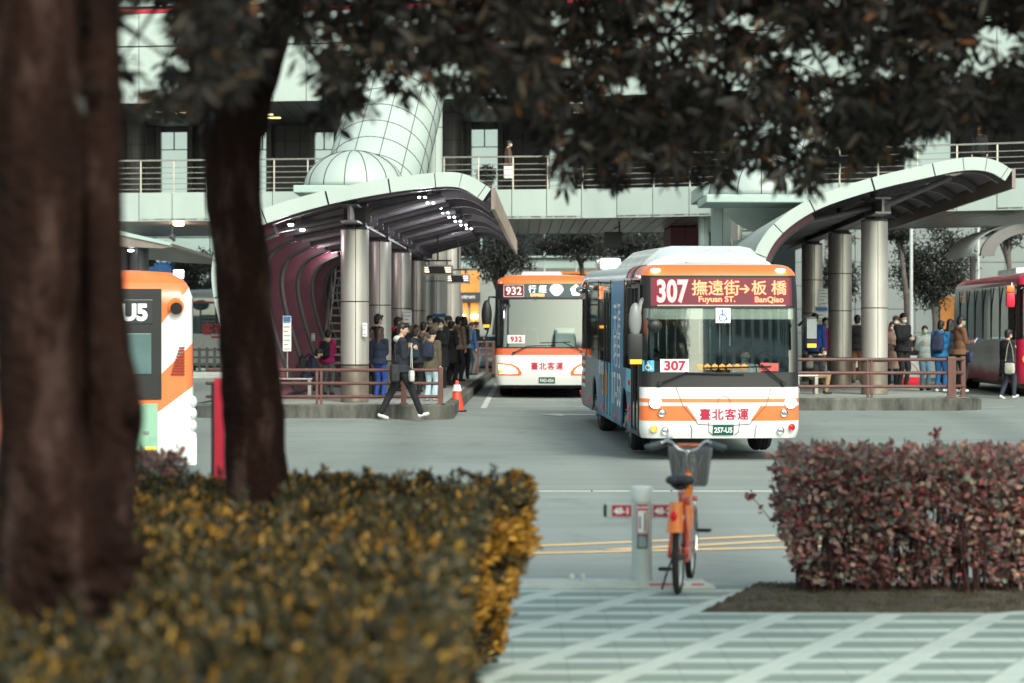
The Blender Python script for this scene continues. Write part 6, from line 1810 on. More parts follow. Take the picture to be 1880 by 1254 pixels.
# rear barrier and far fences
fr = empty('barrier_fence', (0, 0, 0), label='dark post and rail fence on the far kerb between the two near trunks', cat='fence')
m_ = MB(); D = 85
for q in range(10):
    x = PX(338 + q * 14, D); m_.bbox(x - .05, x + .05, D - .04, D + .04, .35, PZ(638, D), .01)
for z in (PZ(642, D), PZ(656, D), PZ(668, D)): m_.seg((PX(330, D), D, z), (PX(475, D), D, z), .035)
m_.build('fence_bars', DARKGREY, fr)
m_ = MB(); m_.bbox(PX(330, 84), PX(475, 84), 84, 88, .3, .58, .05); tag(m_.build('traffic_island', CONCL), kind='structure')
fr = empty('barrier_fence', (0, 0, 0), label='short brown rail fence right of the crowd beside bus 932', cat='fence')
m_ = MB(); D = 80
for q in (876, 894, 906): x = PX(q, D); m_.bbox(x - .05, x + .05, D - .04, D + .04, PT, PZ(627, D), .01)
for z in (PZ(628, D), PZ(640, D), PZ(652, D)): m_.seg((PX(872, D), D, z), (PX(908, D), D, z), .035)
m_.build('fence_bars', BROWNRAIL, fr)
fr = empty('traffic_signal', P(603, 562, 78), label='red glowing signal lamp seen between the rib and the front column', cat='signal')
m_ = MB(); m_.bbox(-.22, .22, 0, .15, -.25, .3, .03); m_.seg((0, .1, -.2), (0, .1, -2.4), .05); m_.build('signal_box', DARKGREY, fr)
m_ = MB(); m_.ell((0, -.01, .08), (.1, .03, .1), 12, 8); m_.ell((0, -.01, -.13), (.1, .03, .1), 12, 8); m_.build('signal_lens', M('signal_glow', (1, .2, .1), emit=(1, .22, .08), es=4, var=0), fr)
# red sign post close to the pavement
Dp = 17.4
sp_ = empty('sign_post', (PX(401, Dp), Dp, .17), label='slim red sign post with a dark side beside the second trunk', cat='sign')
h = PZ(694, Dp) - .17
m_ = MB(); m_.bbox(-.028, .046, -.04, .04, 0, h, .006); m_.build('red_face', REDP, sp_)
m_ = MB(); m_.bbox(-.048, -.0285, -.045, .045, 0, h - .03, .004); m_.build('dark_edge', BLACK, sp_)
# ---------------------------------------------------------------- bike share dock
Dd = 17.15
dk = empty('bike_dock', (PX(1178.5, Dd), Dd, .17), label='pale bike dock post with red plates 48-1 and 48-2', cat='bike dock')
DOCKG = M('dock_grey', (.50, .56, .53), .4, var=.06)
m_ = MB(); m_.lathe([(.078, .01), (.074, .10), (.070, .60), (.071, .62)], n=32); m_.build('post', DOCKG, dk, auto=40)
m_ = MB(); m_.lathe([(.071, .621), (.077, .63), (.080, .66), (.080, .705), (.074, .722), (.05, .728), (0, .73)], n=32); m_.build('cap', M('frosted_cap', (.75, .80, .78), .25), dk, auto=40)
m_ = MB(); m_.lathe([(.0715, .59), (.0725, .59), (.0725, .621), (.0715, .621)], n=32); m_.build('cap_ring', DOCKG, dk)
PLR = M('dock_red', (.48, .01, .05), .35, var=0)
for s, t in ((-1, '48-1'), (1, '48-2')):
    m_ = MB(); m_.bbox(min(s * .06, s * .255), max(s * .06, s * .255), -.045, .03, .50, .605, .01); a = m_.build('locking_arm', DOCKG, dk)
    m_ = MB(); m_.bbox(min(s * .078, s * .215), max(s * .078, s * .215), -.050, -.0455, .512, .592, .002); pl_ = m_.build('number_plate', PLR, a)
    text(t, .062, INK_W, (s * .146, -.0515, .552), (1, 0, 0), (0, 0, 1), parent=pl_, bold=.0025)
    m_ = MB(); m_.bbox(min(s * .235, s * .275), max(s * .235, s * .275), -.03, .02, .505, .595, .012); m_.build('lock_jaw', BLACK, a)
def curved(x0, x1, z0, z1, r, mat, name, par):
    m_ = MB(); xs_ = np.linspace(x0, x1, 9); vs = []
    for z in (z0, z1):
        for x in xs_: vs.append((x, -math.sqrt(r * r - x * x), z))
    m_.add(vs, [(i, i + 1, 9 + i + 1, 9 + i) for i in range(8)]); return m_.build(name, mat, par)
fp_ = curved(-.040, .040, .385, .600, .0745, PLR, 'front_plate', dk)
curved(-.033, .033, .395, .555, .0752, CARD, 'instruction_label', fp_)
m_ = MB()
for i in range(9): m_.box(.010, .026, -.0765, -.0745, .405 + i * .016, .415 + i * .016)
for i in range(4): m_.box(-.024, -.012, -.0765, -.0742, .43 + i * .022, .446 + i * .022)
m_.build('label_print', INK_K, fp_)
text('微笑單車', .021, INK_W, (0, -.0762, .577), (1, 0, 0), (0, 0, 1), parent=fp_, bold=.0005)
curved(-.038, .038, .285, .38, .0740, BLACK, 'card_reader', dk)
curved(-.031, .031, .295, .372, .0748, M('reader_window', (.30, .36, .37), .3, var=.05), 'reader_window', dk)
m_ = MB()
m_.bbox(-1.02, .52, -.10, .16, .0, .012, .004)
m_.prism([(-1.0, .012), (.50, .012), (.44, .05), (-.96, .05)], lambda p: (p[0], -.06, p[1]), lambda p: (p[0], .14, p[1]))
m_.build('base_plate', M('base_plate_grey', (.5, .56, .54), .5, var=.15), dk)
m_ = MB(); m_.box(.05, .3, -.0625, -.0605, .022, .034); m_.box(.35, .44, -.0625, -.0605, .022, .034); m_.build('red_mark', REDP, dk)
for x in (-.50, -.42):
    m_ = MB(); m_.ell((x, .05, .065), (.022, .022, .03), 10, 8); m_.build('anchor_bolt', DOCKG, dk)
# ---------------------------------------------------------------- the shared bicycle
Db = 16.72
bike = empty('bicycle', (PX(1245, Db), Db, .17), math.radians(-9), label='orange shared bicycle with grey basket parked at the dock', cat='bicycle')
OB = M('bike_orange', (.80, .21, .03), .3, var=.05, coat=.5); OBR = M('bike_red', (.55, .05, .02), .3, var=.05, coat=.5)
def bwheel(y, r, name):
    t = MB(); n = 48; vs = []; 
    t.lathe([(r + .0 - .022 + .022 * math.cos(a), .024 * math.sin(a)) for a in np.linspace(0, 2 * PI, 13)], c=(0, y, r), axis='x', n=n)
    o = t.build(name, RUBBER, bike, auto=50)
    m_ = MB(); m_.lathe([(r - .045, -.014), (r - .040, -.014), (r - .060, 0), (r - .040, .014), (r - .045, .014), (r - .066, 0), (r - .045, -.014)], c=(0, y, r), axis='x', n=n); m_.build('rim', CHROME, o, auto=40)
    m_ = MB()
    for k in range(24):
        a = 2 * PI * k / 24; s = .02 if k % 2 else -.02
        m_.seg((s, y + .02 * math.cos(a + .8), r + .02 * math.sin(a + .8)), (0, y + (r - .055) * math.cos(a), r + (r - .055) * math.sin(a)), .0012, n=4)
    m_.build('spokes', CHROME, o)
    m_ = MB(); m_.seg((-.05, y, r), (.05, y, r), .022, n=12); m_.build('hub', DARKGREY, o)
R_b = .26
bwheel(0, R_b, 'rear_wheel'); bwheel(1.02, R_b, 'front_wheel')
def mudguard(y, r, a0, a1, w, mat, name):
    m_ = MB(); vs = []; A = np.linspace(a0, a1, 22)
    for a in A:
        for q in np.linspace(-1, 1, 7):
            rr = r - abs(q) ** 2 * .05; vs.append((q * w, y + rr * math.cos(a), R_b + rr * math.sin(a)))
    m_.add(vs, [(i * 7 + j, i * 7 + j + 1, (i + 1) * 7 + j + 1, (i + 1) * 7 + j) for i in range(21) for j in range(6)])
    return m_.build(name, mat, bike, smooth=True)
rf = mudguard(0, .325, math.radians(60), math.radians(140), .045, OB, 'rear_mudguard'); mudguard(1.02, .31, math.radians(20), math.radians(150), .04, OB, 'front_mudguard')
# skirt guard over the rear wheel, tail light
m_ = MB(); 
vs = []; A = np.linspace(0, 1, 8)
for t in A:
    z = .455 + .20 * t; yy = -.335 + .12 * t; w = .060 - .014 * t
    for q in np.linspace(-1, 1, 9): vs.append((q * w, yy + .05 * q * q, z))
m_.add(vs, [(i * 9 + j, i * 9 + j + 1, (i + 1) * 9 + j + 1, (i + 1) * 9 + j) for i in range(7) for j in range(8)]); g_ = m_.build('tail_cowl', OB, bike, smooth=True)
m_ = MB(); m_.ell((-.005, -.292, .565), (.025, .014, .033), 14, 10); m_.build('rear_light', M('rear_light_red', (.45, .003, .01), .2, emit=(1, .0, .02), es=.12, var=0), g_)
m_ = MB()
m_.tube([(0, .02, R_b + .0), (.0, .18, .30), (.0, .42, .27)], .02, n=8)
for s in (-1, 1): m_.tube([(s * .06, 0, R_b), (s * .055, .18, R_b + .02), (s * .03, .40, .27)], .013, n=8); m_.tube([(s * .065, 0, R_b), (s * .055, .10, .42), (s * .02, .22, .60)], .011, n=8)
m_.tube([(0, .42, .27), (0, .33, .50), (0, .24, .70)], .022, n=10)
m_.build('rear_frame', OBR, bike, smooth=True)
m_ = MB(); m_.tube([(0, .42, .28), (0, .60, .27), (0, .76, .42), (0, .86, .70)], [.035, .04, .036, .028], n=12); m_.tube([(0, .86, .60), (0, .83, .80)], .025, n=10)
m_.build('frame', OB, bike, smooth=True)
m_ = MB(); m_.bbox(.035, .075, .0, .46, .22, .33, .03); m_.build('chain_guard', OBR, bike)
m_ = MB()
for s in (-1, 1): m_.tube([(s * .05, 1.02, R_b), (s * .05, .93, .50), (s * .035, .88, .62)], .013, n=8)
m_.tube([(-.04, .885, .61), (.04, .885, .61)], .016, n=8); m_.build('fork', CHROME, bike, smooth=True)
m_ = MB(); m_.tube([(0, .24, .68), (0, .225, .76)], .014, n=8); m_.build('seat_post', CHROME, bike)
b = VB(); b.ell((0, .17, .79), (.095, .085, .035)); b.cap((0, .2, .79), (0, .37, .80), .04, .022); b.ell((-.05, .15, .785), (.055, .07, .035)); b.ell((.05, .15, .785), (.055, .07, .035))
b.remesh('saddle', M('saddle_grey', (.03, .035, .045), .5), bike, .008, 2)
m_ = MB(); m_.tube([(-.06, .14, .75), (-.02, .2, .72), (.02, .2, .72), (.06, .14, .75)], .008, n=6); m_.ell((0, .16, .735), (.05, .03, .022)); m_.build('saddle_spring', BLACK, bike)
m_ = MB(); m_.tube([(0, .83, .80), (0, .80, .95), (0, .80, .965)], .015, n=8)
m_.tube([(-.185, .66, 1.02), (-.155, .73, 1.035), (-.12, .79, 1.02), (-.075, .81, .975), (-.03, .805, .955), (.03, .805, .955), (.075, .81, .975), (.12, .79, 1.02), (.155, .73, 1.035), (.185, .66, 1.02)], .0125, n=8)
m_.build('handlebar', CHROME, bike, smooth=True)
for s in (-1, 1):
    m_ = MB(); m_.tube([(s * .175, .69, 1.025), (s * .23, .63, 1.008), (s * .29, .60, .995)], [.019, .020, .018], n=10); m_.build('grip', M('grip_grey', (.10, .13, .14), .6) if s < 0 else bpy.data.materials['grip_grey'], bike, smooth=True)
    m_ = MB(); m_.tube([(s * .15, .78, 1.0), (s * .20, .75, .985), (s * .265, .70, .965)], .007, n=6); m_.build('brake_lever', DARKGREY, bike)
    m_ = MB(); m_.tube([(s * .14, .76, 1.0), (s * .10, .88, .93), (s * .04, .92, .75), (s * .02, .90, .64)], .004, n=5); m_.build('brake_cable', M('cable_grey', (.3, .34, .34), .4) if s < 0 else bpy.data.materials['cable_grey'], bike)
m_ = MB(); m_.ell((-.135, .75, 1.06), (.026, .026, .020)); m_.build('bell', CHROME, bike, smooth=True)
# basket: tapered mesh shell with rim
def meshmat():
    m = bpy.data.materials.new('basket_mesh'); m.use_nodes = True; nt = m.node_tree; b = nt.nodes['Principled BSDF']
    b.inputs['Base Color'].default_value = (.16, .17, .18, 1); b.inputs['Roughness'].default_value = .5
    return m
m_ = MB(); BM = meshmat()
def bp(u, v, z):  # basket corner interpolation
    t = (z - .70) / .27; hx = .115 + .035 * t; hy = .09 + .035 * t
    return (u * hx, 1.03 + v * hy, z)
ring = [(-1, -1), (1, -1), (1, 1), (-1, 1)]
for z in np.linspace(.70, .965, 13):
    for i in range(4):
        a, c = ring[i], ring[(i + 1) % 4]; m_.beam(bp(*a, z), bp(*c, z), .006, .009 if .705 < z < .96 else .018)
for i in range(4):
    a, c = ring[i], ring[(i + 1) % 4]
    for t in np.linspace(0, 1, 11)[:-1]:
        u, v = a[0] + (c[0] - a[0]) * t, a[1] + (c[1] - a[1]) * t; m_.beam(bp(u, v, .70), bp(u, v, .965), .010 if t else .016, .005)
for t in np.linspace(-1, 1, 7): m_.beam(bp(t, -1, .70), bp(t, 1, .70), .006, .006, up=(0, 0, 1))
m_.build('basket', BM, bike)
m_ = MB(); m_.bbox(-.10, .10, .95, 1.10, .985, 1.0, .01); m_.tube([(-.08, .95, .985), (-.06, .93, .94)], .008); m_.build('basket_sign', M('orange_print', (.75, .16, .06), .5, var=.3, scale=30), bike)
m_ = MB(); m_.bbox(-.05, .05, .90, .94, .72, .93, .01); m_.build('control_panel', M('control_grey', (.22, .23, .23), .4, var=.5, scale=30), bike)
# cranks and pedals
m_ = MB(); m_.seg((-.07, .42, .27), (.09, .42, .27), .02); m_.seg((-.075, .42, .27), (-.075, .36, .14), .011, .009); m_.seg((.09, .42, .27), (.09, .47, .41), .011, .009); m_.build('crank', CHROME, bike)
for x0, x1, y, z in ((-.165, -.08, .36, .14), (.095, .19, .47, .41)):
    p_ = MB()
    for (a, c) in (((x0, y - .045, z), (x1, y - .045, z)), ((x0, y + .045, z), (x1, y + .045, z)), ((x0, y - .045, z), (x0, y + .045, z)), ((x0, y, z), (x1, y, z)), ((x1, y - .045, z), (x1, y + .045, z))): p_.seg(a, c, .008)
    p_.bbox(x0, x1, y - .05, y - .04, z - .012, z + .012, .003); p_.build('pedal', BLACK, bike)
m_ = MB(); m_.tube([(-.05, .10, .24), (-.09, .04, .12), (-.115, .0, .03)], .008, n=6); m_.build('kickstand', BLACK, bike)
m_ = MB(); m_.bbox(.02, .075, .10, .24, .61, .67, .02); m_.ell((.11, .08, .66), (.02, .02, .02)); m_.build('lock_box', OBR, bike)
# ---------------------------------------------------------------- trees, hedges
rng = np.random.default_rng(7)
BARK = M('dark_bark', (.024, .011, .0085), .95, var=.75, scale=5, bump=1.0, bscale=26, streak=.3, spec=.08)
_r = [n_ for n_ in BARK.node_tree.nodes if n_.type == 'VALTORGB'][0]
_r.color_ramp.elements[0].color = (.006, .003, .0025, 1); _r.color_ramp.elements[1].color = (.085, .052, .044, 1)
_e = _r.color_ramp.elements.new(.52); _e.color = (.018, .008, .0062, 1)
for n_ in BARK.node_tree.nodes:
    if n_.type == 'BUMP': n_.inputs['Distance'].default_value = .03
def leaves(name, pos, dirs, L, W, mat, parent=None, fold=.25, kind=None):
    """one mesh of folded leaves; pos (n,3) base points, dirs (n,3)"""
    n = len(pos); d = dirs / np.linalg.norm(dirs, axis=1, keepdims=True)
    r = rng.normal(size=(n, 3)); s = np.cross(d, r); s /= np.linalg.norm(s, axis=1, keepdims=True); u = np.cross(s, d)
    L = np.asarray(L).reshape(-1, 1) * rng.uniform(.7, 1.2, (n, 1)); W = np.asarray(W).reshape(-1, 1) * rng.uniform(.75, 1.2, (n, 1))
    b = pos; mid = pos + d * L * .5 - u * W * fold; l = pos + d * L * .48 + s * W * .5; rr = pos + d * L * .48 - s * W * .5; tip = pos + d * L - u * W * fold * .8
    l2 = pos + d * L * .2 + s * W * .3; r2 = pos + d * L * .2 - s * W * .3
    l3 = pos + d * L * .8 + s * W * .28; r3 = pos + d * L * .8 - s * W * .28
    v = np.stack([b, l2, l, l3, tip, r3, rr, r2, mid], axis=1).reshape(-1, 3)
    f = np.array([[0, 1, 2, 8], [2, 3, 4, 8], [4, 5, 6, 8], [6, 7, 0, 8]])
    F_ = (np.arange(n)[:, None, None] * 9 + f[None]).reshape(-1, 4)
    me = bpy.data.meshes.new(name)
    me.vertices.add(len(v)); me.vertices.foreach_set('co', v.ravel())
    me.loops.add(F_.size); me.loops.foreach_set('vertex_index', F_.ravel().astype(np.int32))
    me.polygons.add(len(F_)); me.polygons.foreach_set('loop_start', np.arange(0, F_.size, 4, dtype=np.int32)); me.polygons.foreach_set('loop_total', np.full(len(F_), 4, dtype=np.int32))
    me.update(calc_edges=True); me.materials.append(mat)
    o = bpy.data.objects.new(name, me); COL.objects.link(o)
    if parent: o.parent = parent
    return o
from mathutils import noise as mnoise
def trunkmesh(mb, pts, n=26, rough=.10, sq=(1, 1), lobes=None, step=.045):
    """pts: (Vector, radius). knobbly bark tube"""
    V_ = []; res = []
    for i in range(len(pts) - 1):
        a, ra = pts[i]; b, r_b = pts[i + 1]; m = max(2, int((b - a).length / step))
        for k in range(m): t = k / m; t2 = t * t * (3 - 2 * t); res.append((a.lerp(b, t), ra + (r_b - ra) * t2))
    res.append(pts[-1]); vs = []
    P_ = [p for p, r in res]
    for i, (p, r) in enumerate(res):
        d = (P_[min(i + 1, len(P_) - 1)] - P_[max(0, i - 1)]).normalized()
        a = Vector((1, 0, 0)); a = (a - d * a.dot(d)).normalized(); b = d.cross(a)
        for k in range(n):
            t = 2 * PI * k / n; q = a * math.cos(t) + b * math.sin(t)
            w = mnoise.fractal(p * 3.2 + q * 1.1, 1, 2, 4) * rough + mnoise.noise(p * 11 + q * 3.5) * rough * .45
            g = 0
            if lobes: g = lobes(p, t)
            vs.append(p + q * r * (1 + w + g))
    m = len(res); fs = [(i * n + k, i * n + (k + 1) % n, (i + 1) * n + (k + 1) % n, (i + 1) * n + k) for i in range(m - 1) for k in range(n)] + [tuple(range((m - 1) * n, m * n))]
    mb.add(vs, fs)
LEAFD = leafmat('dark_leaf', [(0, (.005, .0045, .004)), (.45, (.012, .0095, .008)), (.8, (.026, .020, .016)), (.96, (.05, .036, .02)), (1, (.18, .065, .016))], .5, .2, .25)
bx_ = [-400, 0, 200, 260, 340, 400, 480, 540, 575, 605, 650, 700, 800, 900, 960, 1000, 1030, 1090, 1150, 1200, 1245, 1290, 1350, 1400, 1450, 1490, 1540, 1600, 1650, 1700, 1760, 1820, 1880, 2300]
by_ = [260, 230, 210, 190, 215, 190, 120, 140, 215, 262, 190, 165, 170, 195, 205, 245, 330, 335, 330, 300, 345, 300, 345, 325, 345, 340, 320, 295, 315, 270, 240, 225, 215, 200]
holes = [(262, 60, 55, 75, .93), (545, 140, 55, 60, .75), (325, 60, 22, 40, .6), (262, 40, 55, 60, .9), (300, 120, 40, 40, .6), (270, 155, 50, 25, .5), (500, 20, 45, 30, .6), (530, 100, 38, 60, .9), (585, 90, 25, 55, .6), (470, 125, 18, 25, .8), (230, 150, 20, 40, .6), (1230, 30, 35, 45, .7), (1330, 22, 20, 22, .6), (1500, 95, 80, 30, .55), (1560, 125, 40, 30, .5),
         (1810, 75, 35, 60, .85), (1790, 30, 30, 25, .5), (1370, 120, 60, 25, .4), (1870, 60, 30, 50, .6), (1330, 300, 45, 30, .5), (1400, 40, 25, 20, .4), (700, 150, 60, 25, .35), (620, 60, 20, 25, .3), (1475, 255, 25, 20, .4)]
def crown(parent, n, Dlo, Dhi, x0, x1, ztop, L, seed, extra=0):
    r = np.random.default_rng(seed); C_ = []
    while len(C_) < n:
        D = r.uniform(Dlo, Dhi); x = r.uniform(x0, x1)
        yb = np.interp(x, bx_, by_) + 14 * math.sin(x * .09 + D) + r.normal() * 9
        zb = PZ(yb, D); z = zb + abs(r.normal()) * .14 + (r.uniform() ** 1.3) * (ztop - zb)
        y = HY - (z - CH) * F / D
        skip = False
        for (hx, hy, rx, ry, pr) in holes:
            if ((x - hx) / rx) ** 2 + ((y - hy) / ry) ** 2 < 1 and r.uniform() < pr + .05: skip = True; break
        if skip: continue
        if mnoise.noise(Vector((x * .018, y * .022, D * .7))) < -.20: continue
        if mnoise.noise(Vector((x * .045, y * .05, 3))) < -.42: continue
        C_.append((PX(x, D), D, z))
    C_ = np.array(C_); k = 8
    pos = np.repeat(C_, k, axis=0); m = len(pos)
    az = r.uniform(0, 2 * PI, m); el = r.normal(-.62, .42, m)
    d = np.stack([np.cos(az) * np.cos(el), np.sin(az) * np.cos(el), np.sin(el)], 1)
    pos = pos + d * .012 + r.normal(size=(m, 3)) * .012
    leaves('foliage', pos, d, L, L * .27, LEAFD, parent)
    return C_
def twigs(mb, root, C_, r, k=26, rad=.02):
    idx = r.choice(len(C_), k, replace=False)
    for i in idx:
        e = Vector(C_[i]); m1 = root.lerp(e, .5) + Vector((r.normal() * .12, r.normal() * .12, .18 + r.normal() * .08))
        pts = [root * (1 - t) ** 2 + m1 * 2 * t * (1 - t) + e * t * t for t in np.linspace(0, 1, 9)]
        mb.tube(pts, list(np.linspace(rad, .004, 9)), n=6)
# tree one
t1 = empty('broadleaf_tree', (0, 0, 0), label='massive dark trunk at the far left in front of everything, rising from the yellow hedge', cat='tree', group='street trees by the pavement')
D = 7.0; s = F / D
pts = [(P(cx, y, D), r_ / s) for cx, y, r_ in ((100, 1765, 165), (100, 1400, 125), (100, 1254, 108), (103, 1150, 104), (104, 1000, 108), (90, 880, 96), (75, 760, 76), (66, 640, 73), (68, 520, 78), (70, 300, 84), (68, 0, 80), (66, -260, 76), (40, -700, 66))]
pts2 = [(P(cx, y, D + .03), r_ / s) for cx, y, r_ in ((160, 1765, 120), (150, 1400, 98), (148, 1254, 94), (150, 1150, 90), (168, 1000, 74), (190, 900, 62), (206, 820, 50), (212, 765, 51), (209, 715, 46), (203, 640, 38), (196, 520, 35), (186, 300, 38), (184, 0, 35), (190, -260, 32), (240, -700, 28))]
def lob(p, t):
    # a deep groove between two fused stems low on the trunk
    y = HY - (p.z - CH) * F / 7.0; w = math.exp(-((y - 700) / 190) ** 2)
    a = (t - 5.05 + PI) % (2 * PI) - PI
    kn = math.exp(-(((y - 755) / 34) ** 2) - ((a - 1.15) / .5) ** 2) * .10
    return -.22 * w * math.exp(-(a / .14) ** 2) + .05 * w * math.exp(-((a - .5) / .3) ** 2) + kn
m_ = MB(); trunkmesh(m_, [(P(150, y, D + .16), r_ / s) for y, r_ in ((1000, 60), (800, 42), (600, 34), (400, 34), (0, 30))], 24, .05); trunkmesh(m_, pts, 72, .075, step=.02); trunkmesh(m_, pts2, 56, .10, step=.02)
kn_ = P(246, 762, 6.98); Q = len(m_.v); m_.ell(kn_, (.033, .05, .05), 20, 14)
for i in range(Q, len(m_.v)): v = Vector(m_.v[i]); m_.v[i] = tuple(v + (v - kn_) * mnoise.noise(v * 25) * .5)
kn_ = P(150, 1010, 6.88); Q = len(m_.v); m_.ell(kn_, (.15, .07, .17), 40, 30)
for i in range(Q, len(m_.v)): v = Vector(m_.v[i]); m_.v[i] = tuple(v + (v - kn_) * mnoise.fractal(v * 14, 1, 2, 4) * .45)
m_.build('trunk', BARK, t1, smooth=True)
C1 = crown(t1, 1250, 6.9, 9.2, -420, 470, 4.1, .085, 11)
m_ = MB(); r = np.random.default_rng(1); rt = P(115, -420, 7.0)
for e in (P(-250, -250, 8), P(380, -180, 8.2), P(250, -300, 9), P(150, -600, 7.5)): m_.tube([rt, rt.lerp(e, .5) + Vector((0, 0, .1)), e], [.09, .06, .03], n=8); twigs(m_, e, C1, r, 14, .018)
m_.build('limb', BARK, t1, smooth=True)
# tree two
t2 = empty('broadleaf_tree', (0, 0, 0), label='slimmer dark forked trunk between the left bus and the left canopy', cat='tree', group='street trees by the pavement')
D = 11.7; s = F / D
pts = [(P(cx, y, D), r_ / s) for cx, y, r_ in ((482, 1297, 85), (478, 1150, 64), (472, 920, 58), (470, 850, 57), (466, 760, 55), (458, 650, 52), (449, 560, 50), (443, 480, 50), (433, 400, 50), (425, 300, 51), (424, 240, 57), (428, 190, 62), (430, 160, 52))]
m_ = MB(); trunkmesh(m_, pts, 40, .085); m_.build('trunk', BARK, t2, smooth=True)
m_ = MB()
trunkmesh(m_, [(P(cx, y, D), r_ / s) for cx, y, r_ in ((418, 230, 44), (405, 150, 40), (396, 60, 36), (385, -60, 33), (365, -300, 26))], 24, .08)
trunkmesh(m_, [(P(cx, y, D + .1), r_ / s) for cx, y, r_ in ((446, 240, 42), (470, 160, 36), (494, 90, 33), (520, 10, 30), (560, -120, 26), (640, -300, 20))], 24, .08)
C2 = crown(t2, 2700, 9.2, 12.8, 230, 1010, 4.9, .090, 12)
r = np.random.default_rng(2)
for e in (P(640, -300, 11.8), P(365, -300, 11.7), P(560, -120, 11.8)): twigs(m_, e, C2, r, 22, .022)
m_.build('limb', BARK, t2, smooth=True)
# tree three, trunk out of the picture at the right
t3 = empty('broadleaf_tree', (0, 0, 0), label='overhanging dark leaf canopy across the upper right, its trunk outside the picture', cat='tree', group='street trees by the pavement')
m_ = MB(); base = Vector((4.3, 12.2, .17))
trunkmesh(m_, [(base, .22), (base + Vector((0, 0, 1.2)), .17), (base + Vector((-.1, 0, 2.8)), .16), (base + Vector((-.25, 0, 4.0)), .14)], 28, .08); m_.build('trunk', BARK, t3, smooth=True)
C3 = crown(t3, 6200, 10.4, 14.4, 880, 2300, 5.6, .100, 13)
m_ = MB(); r = np.random.default_rng(3); rt = base + Vector((-.25, 0, 4.0))
for e in (P(1100, -60, 12.5), P(1500, -40, 12.8), P(1750, 60, 12.4), P(1300, -150, 13.4), P(1650, -160, 11.6)):
    m_.tube([rt, rt.lerp(e, .35) + Vector((0, 0, .25)), rt.lerp(e, .7) + Vector((0, 0, .2)), e], [.09, .07, .045, .025], n=8); twigs(m_, e, C3, r, 24, .02)
m_.build('limb', BARK, t3, smooth=True)
# yellow hedge
YL = leafmat('yellow_green_leaf', [(0, (.014, .015, .011)), (.35, (.034, .034, .020)), (.66, (.068, .058, .028)), (.84, (.12, .085, .024)), (.94, (.30, .15, .02)), (1, (.55, .33, .07))], .45, .25)
yh = empty('clipped_hedge', (-1.6, 10, .17), label='golden green clipped hedge filling the lower left around the two trunks', cat='hedge')
yh.location = (0, 0, 0)
def ztop(X, Y): return 1.13 + .07 * mnoise.noise(Vector((X * 1.7, Y * 1.7, 0))) + .06 * mnoise.noise(Vector((X * 6, Y * 6, 3)))
def xr(Y, z):
    t = min(1, max(0, (Y - 11.7) / 1.0)); t = t * t * (3 - 2 * t)
    return -.20 + .235 * t - .34 * max(0, (.95 - z)) ** 1.5 + .10 * mnoise.noise(Vector((Y * 2, z * 3, 7))) + .05 * mnoise.noise(Vector((Y * 7, z * 7, 1)))
def yf_(X): return 13.45 + .07 * mnoise.noise(Vector((X * 2, 1, 0)))
pos = []; dr_ = []
r = np.random.default_rng(21)
N = 18500
while len(pos) < N:     # top surface
    Y = 5.3 + (13.5 - 5.3) * r.uniform(); X = -.235 * Y - .3 + r.uniform() * (.235 * Y + .4)
    z = ztop(X, Y)
    if X > xr(Y, z) or Y > yf_(X): continue
    if (X - PX(123, 7)) ** 2 + (Y - 7) ** 2 < .15 ** 2 or (X - PX(472, 11.7)) ** 2 + (Y - 11.7) ** 2 < .13 ** 2: continue
    if mnoise.noise(Vector((X * 3.2, Y * 3.2, 9))) < -.12 and r.uniform() < .75: continue
    dpt = abs(r.normal()) * .06
    pos.append((X, Y, z - dpt + .02)); dr_.append((r.normal() * .35, r.normal() * .35, 1))
while len(pos) < N + 5200:   # right and far faces
    if r.uniform() < .7:
        Y = r.uniform(5.5, 13.5); z = .25 + r.uniform() * .95; X = xr(Y, z) - abs(r.normal()) * .05; pos.append((X, Y, z)); dr_.append((1, r.normal() * .4, .5 + r.normal() * .4))
    else:
        X = r.uniform(-3.6, .05); z = .25 + r.uniform() * .95; Y = yf_(X) - abs(r.normal()) * .04; X = min(X, xr(Y, z)); pos.append((X, Y, z)); dr_.append((r.normal() * .4, .8, .7))
for _ in range(260):   # straggling shoots above the clipped line
    Y = r.uniform(5.6, 13.4); X = r.uniform(-.235 * Y, xr(Y, 1.1)); z = ztop(X, Y) + r.uniform(.03, .09); pos += [(X, Y, z), (X, Y, z - .03)]; dr_ += [(0, 0, 1)] * 2
pos = np.array(pos); dr_ = np.array(dr_); k = 6
pp_ = np.repeat(pos, k, axis=0); dd = np.repeat(dr_ / np.linalg.norm(dr_, axis=1, keepdims=True), k, axis=0); m = len(pp_)
dd = dd + r.normal(size=(m, 3)) * .55
leaves('foliage', pp_ + r.normal(size=(m, 3)) * .012, dd, .046, .019, YL, yh)
q = []; q2 = []
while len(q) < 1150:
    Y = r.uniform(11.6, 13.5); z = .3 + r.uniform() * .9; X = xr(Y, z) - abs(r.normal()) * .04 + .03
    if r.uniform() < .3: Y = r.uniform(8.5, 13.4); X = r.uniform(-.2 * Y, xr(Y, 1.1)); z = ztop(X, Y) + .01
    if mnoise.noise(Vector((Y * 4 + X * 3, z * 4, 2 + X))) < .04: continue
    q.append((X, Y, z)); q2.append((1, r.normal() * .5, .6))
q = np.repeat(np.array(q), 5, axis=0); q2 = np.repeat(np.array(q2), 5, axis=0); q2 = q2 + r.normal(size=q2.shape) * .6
leaves('sunlit_foliage', q + r.normal(size=q.shape) * .012, q2, .052, .022, leafmat('golden_sunlit_leaf', [(0, (.10, .05, .012)), (.5, (.36, .17, .02)), (1, (.62, .34, .05))], .45, .35), yh)  # warm light on the hedge edge, painted as golden leaf colour
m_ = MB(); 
Yl = np.linspace(5.2, 13.3, 30); vs = []
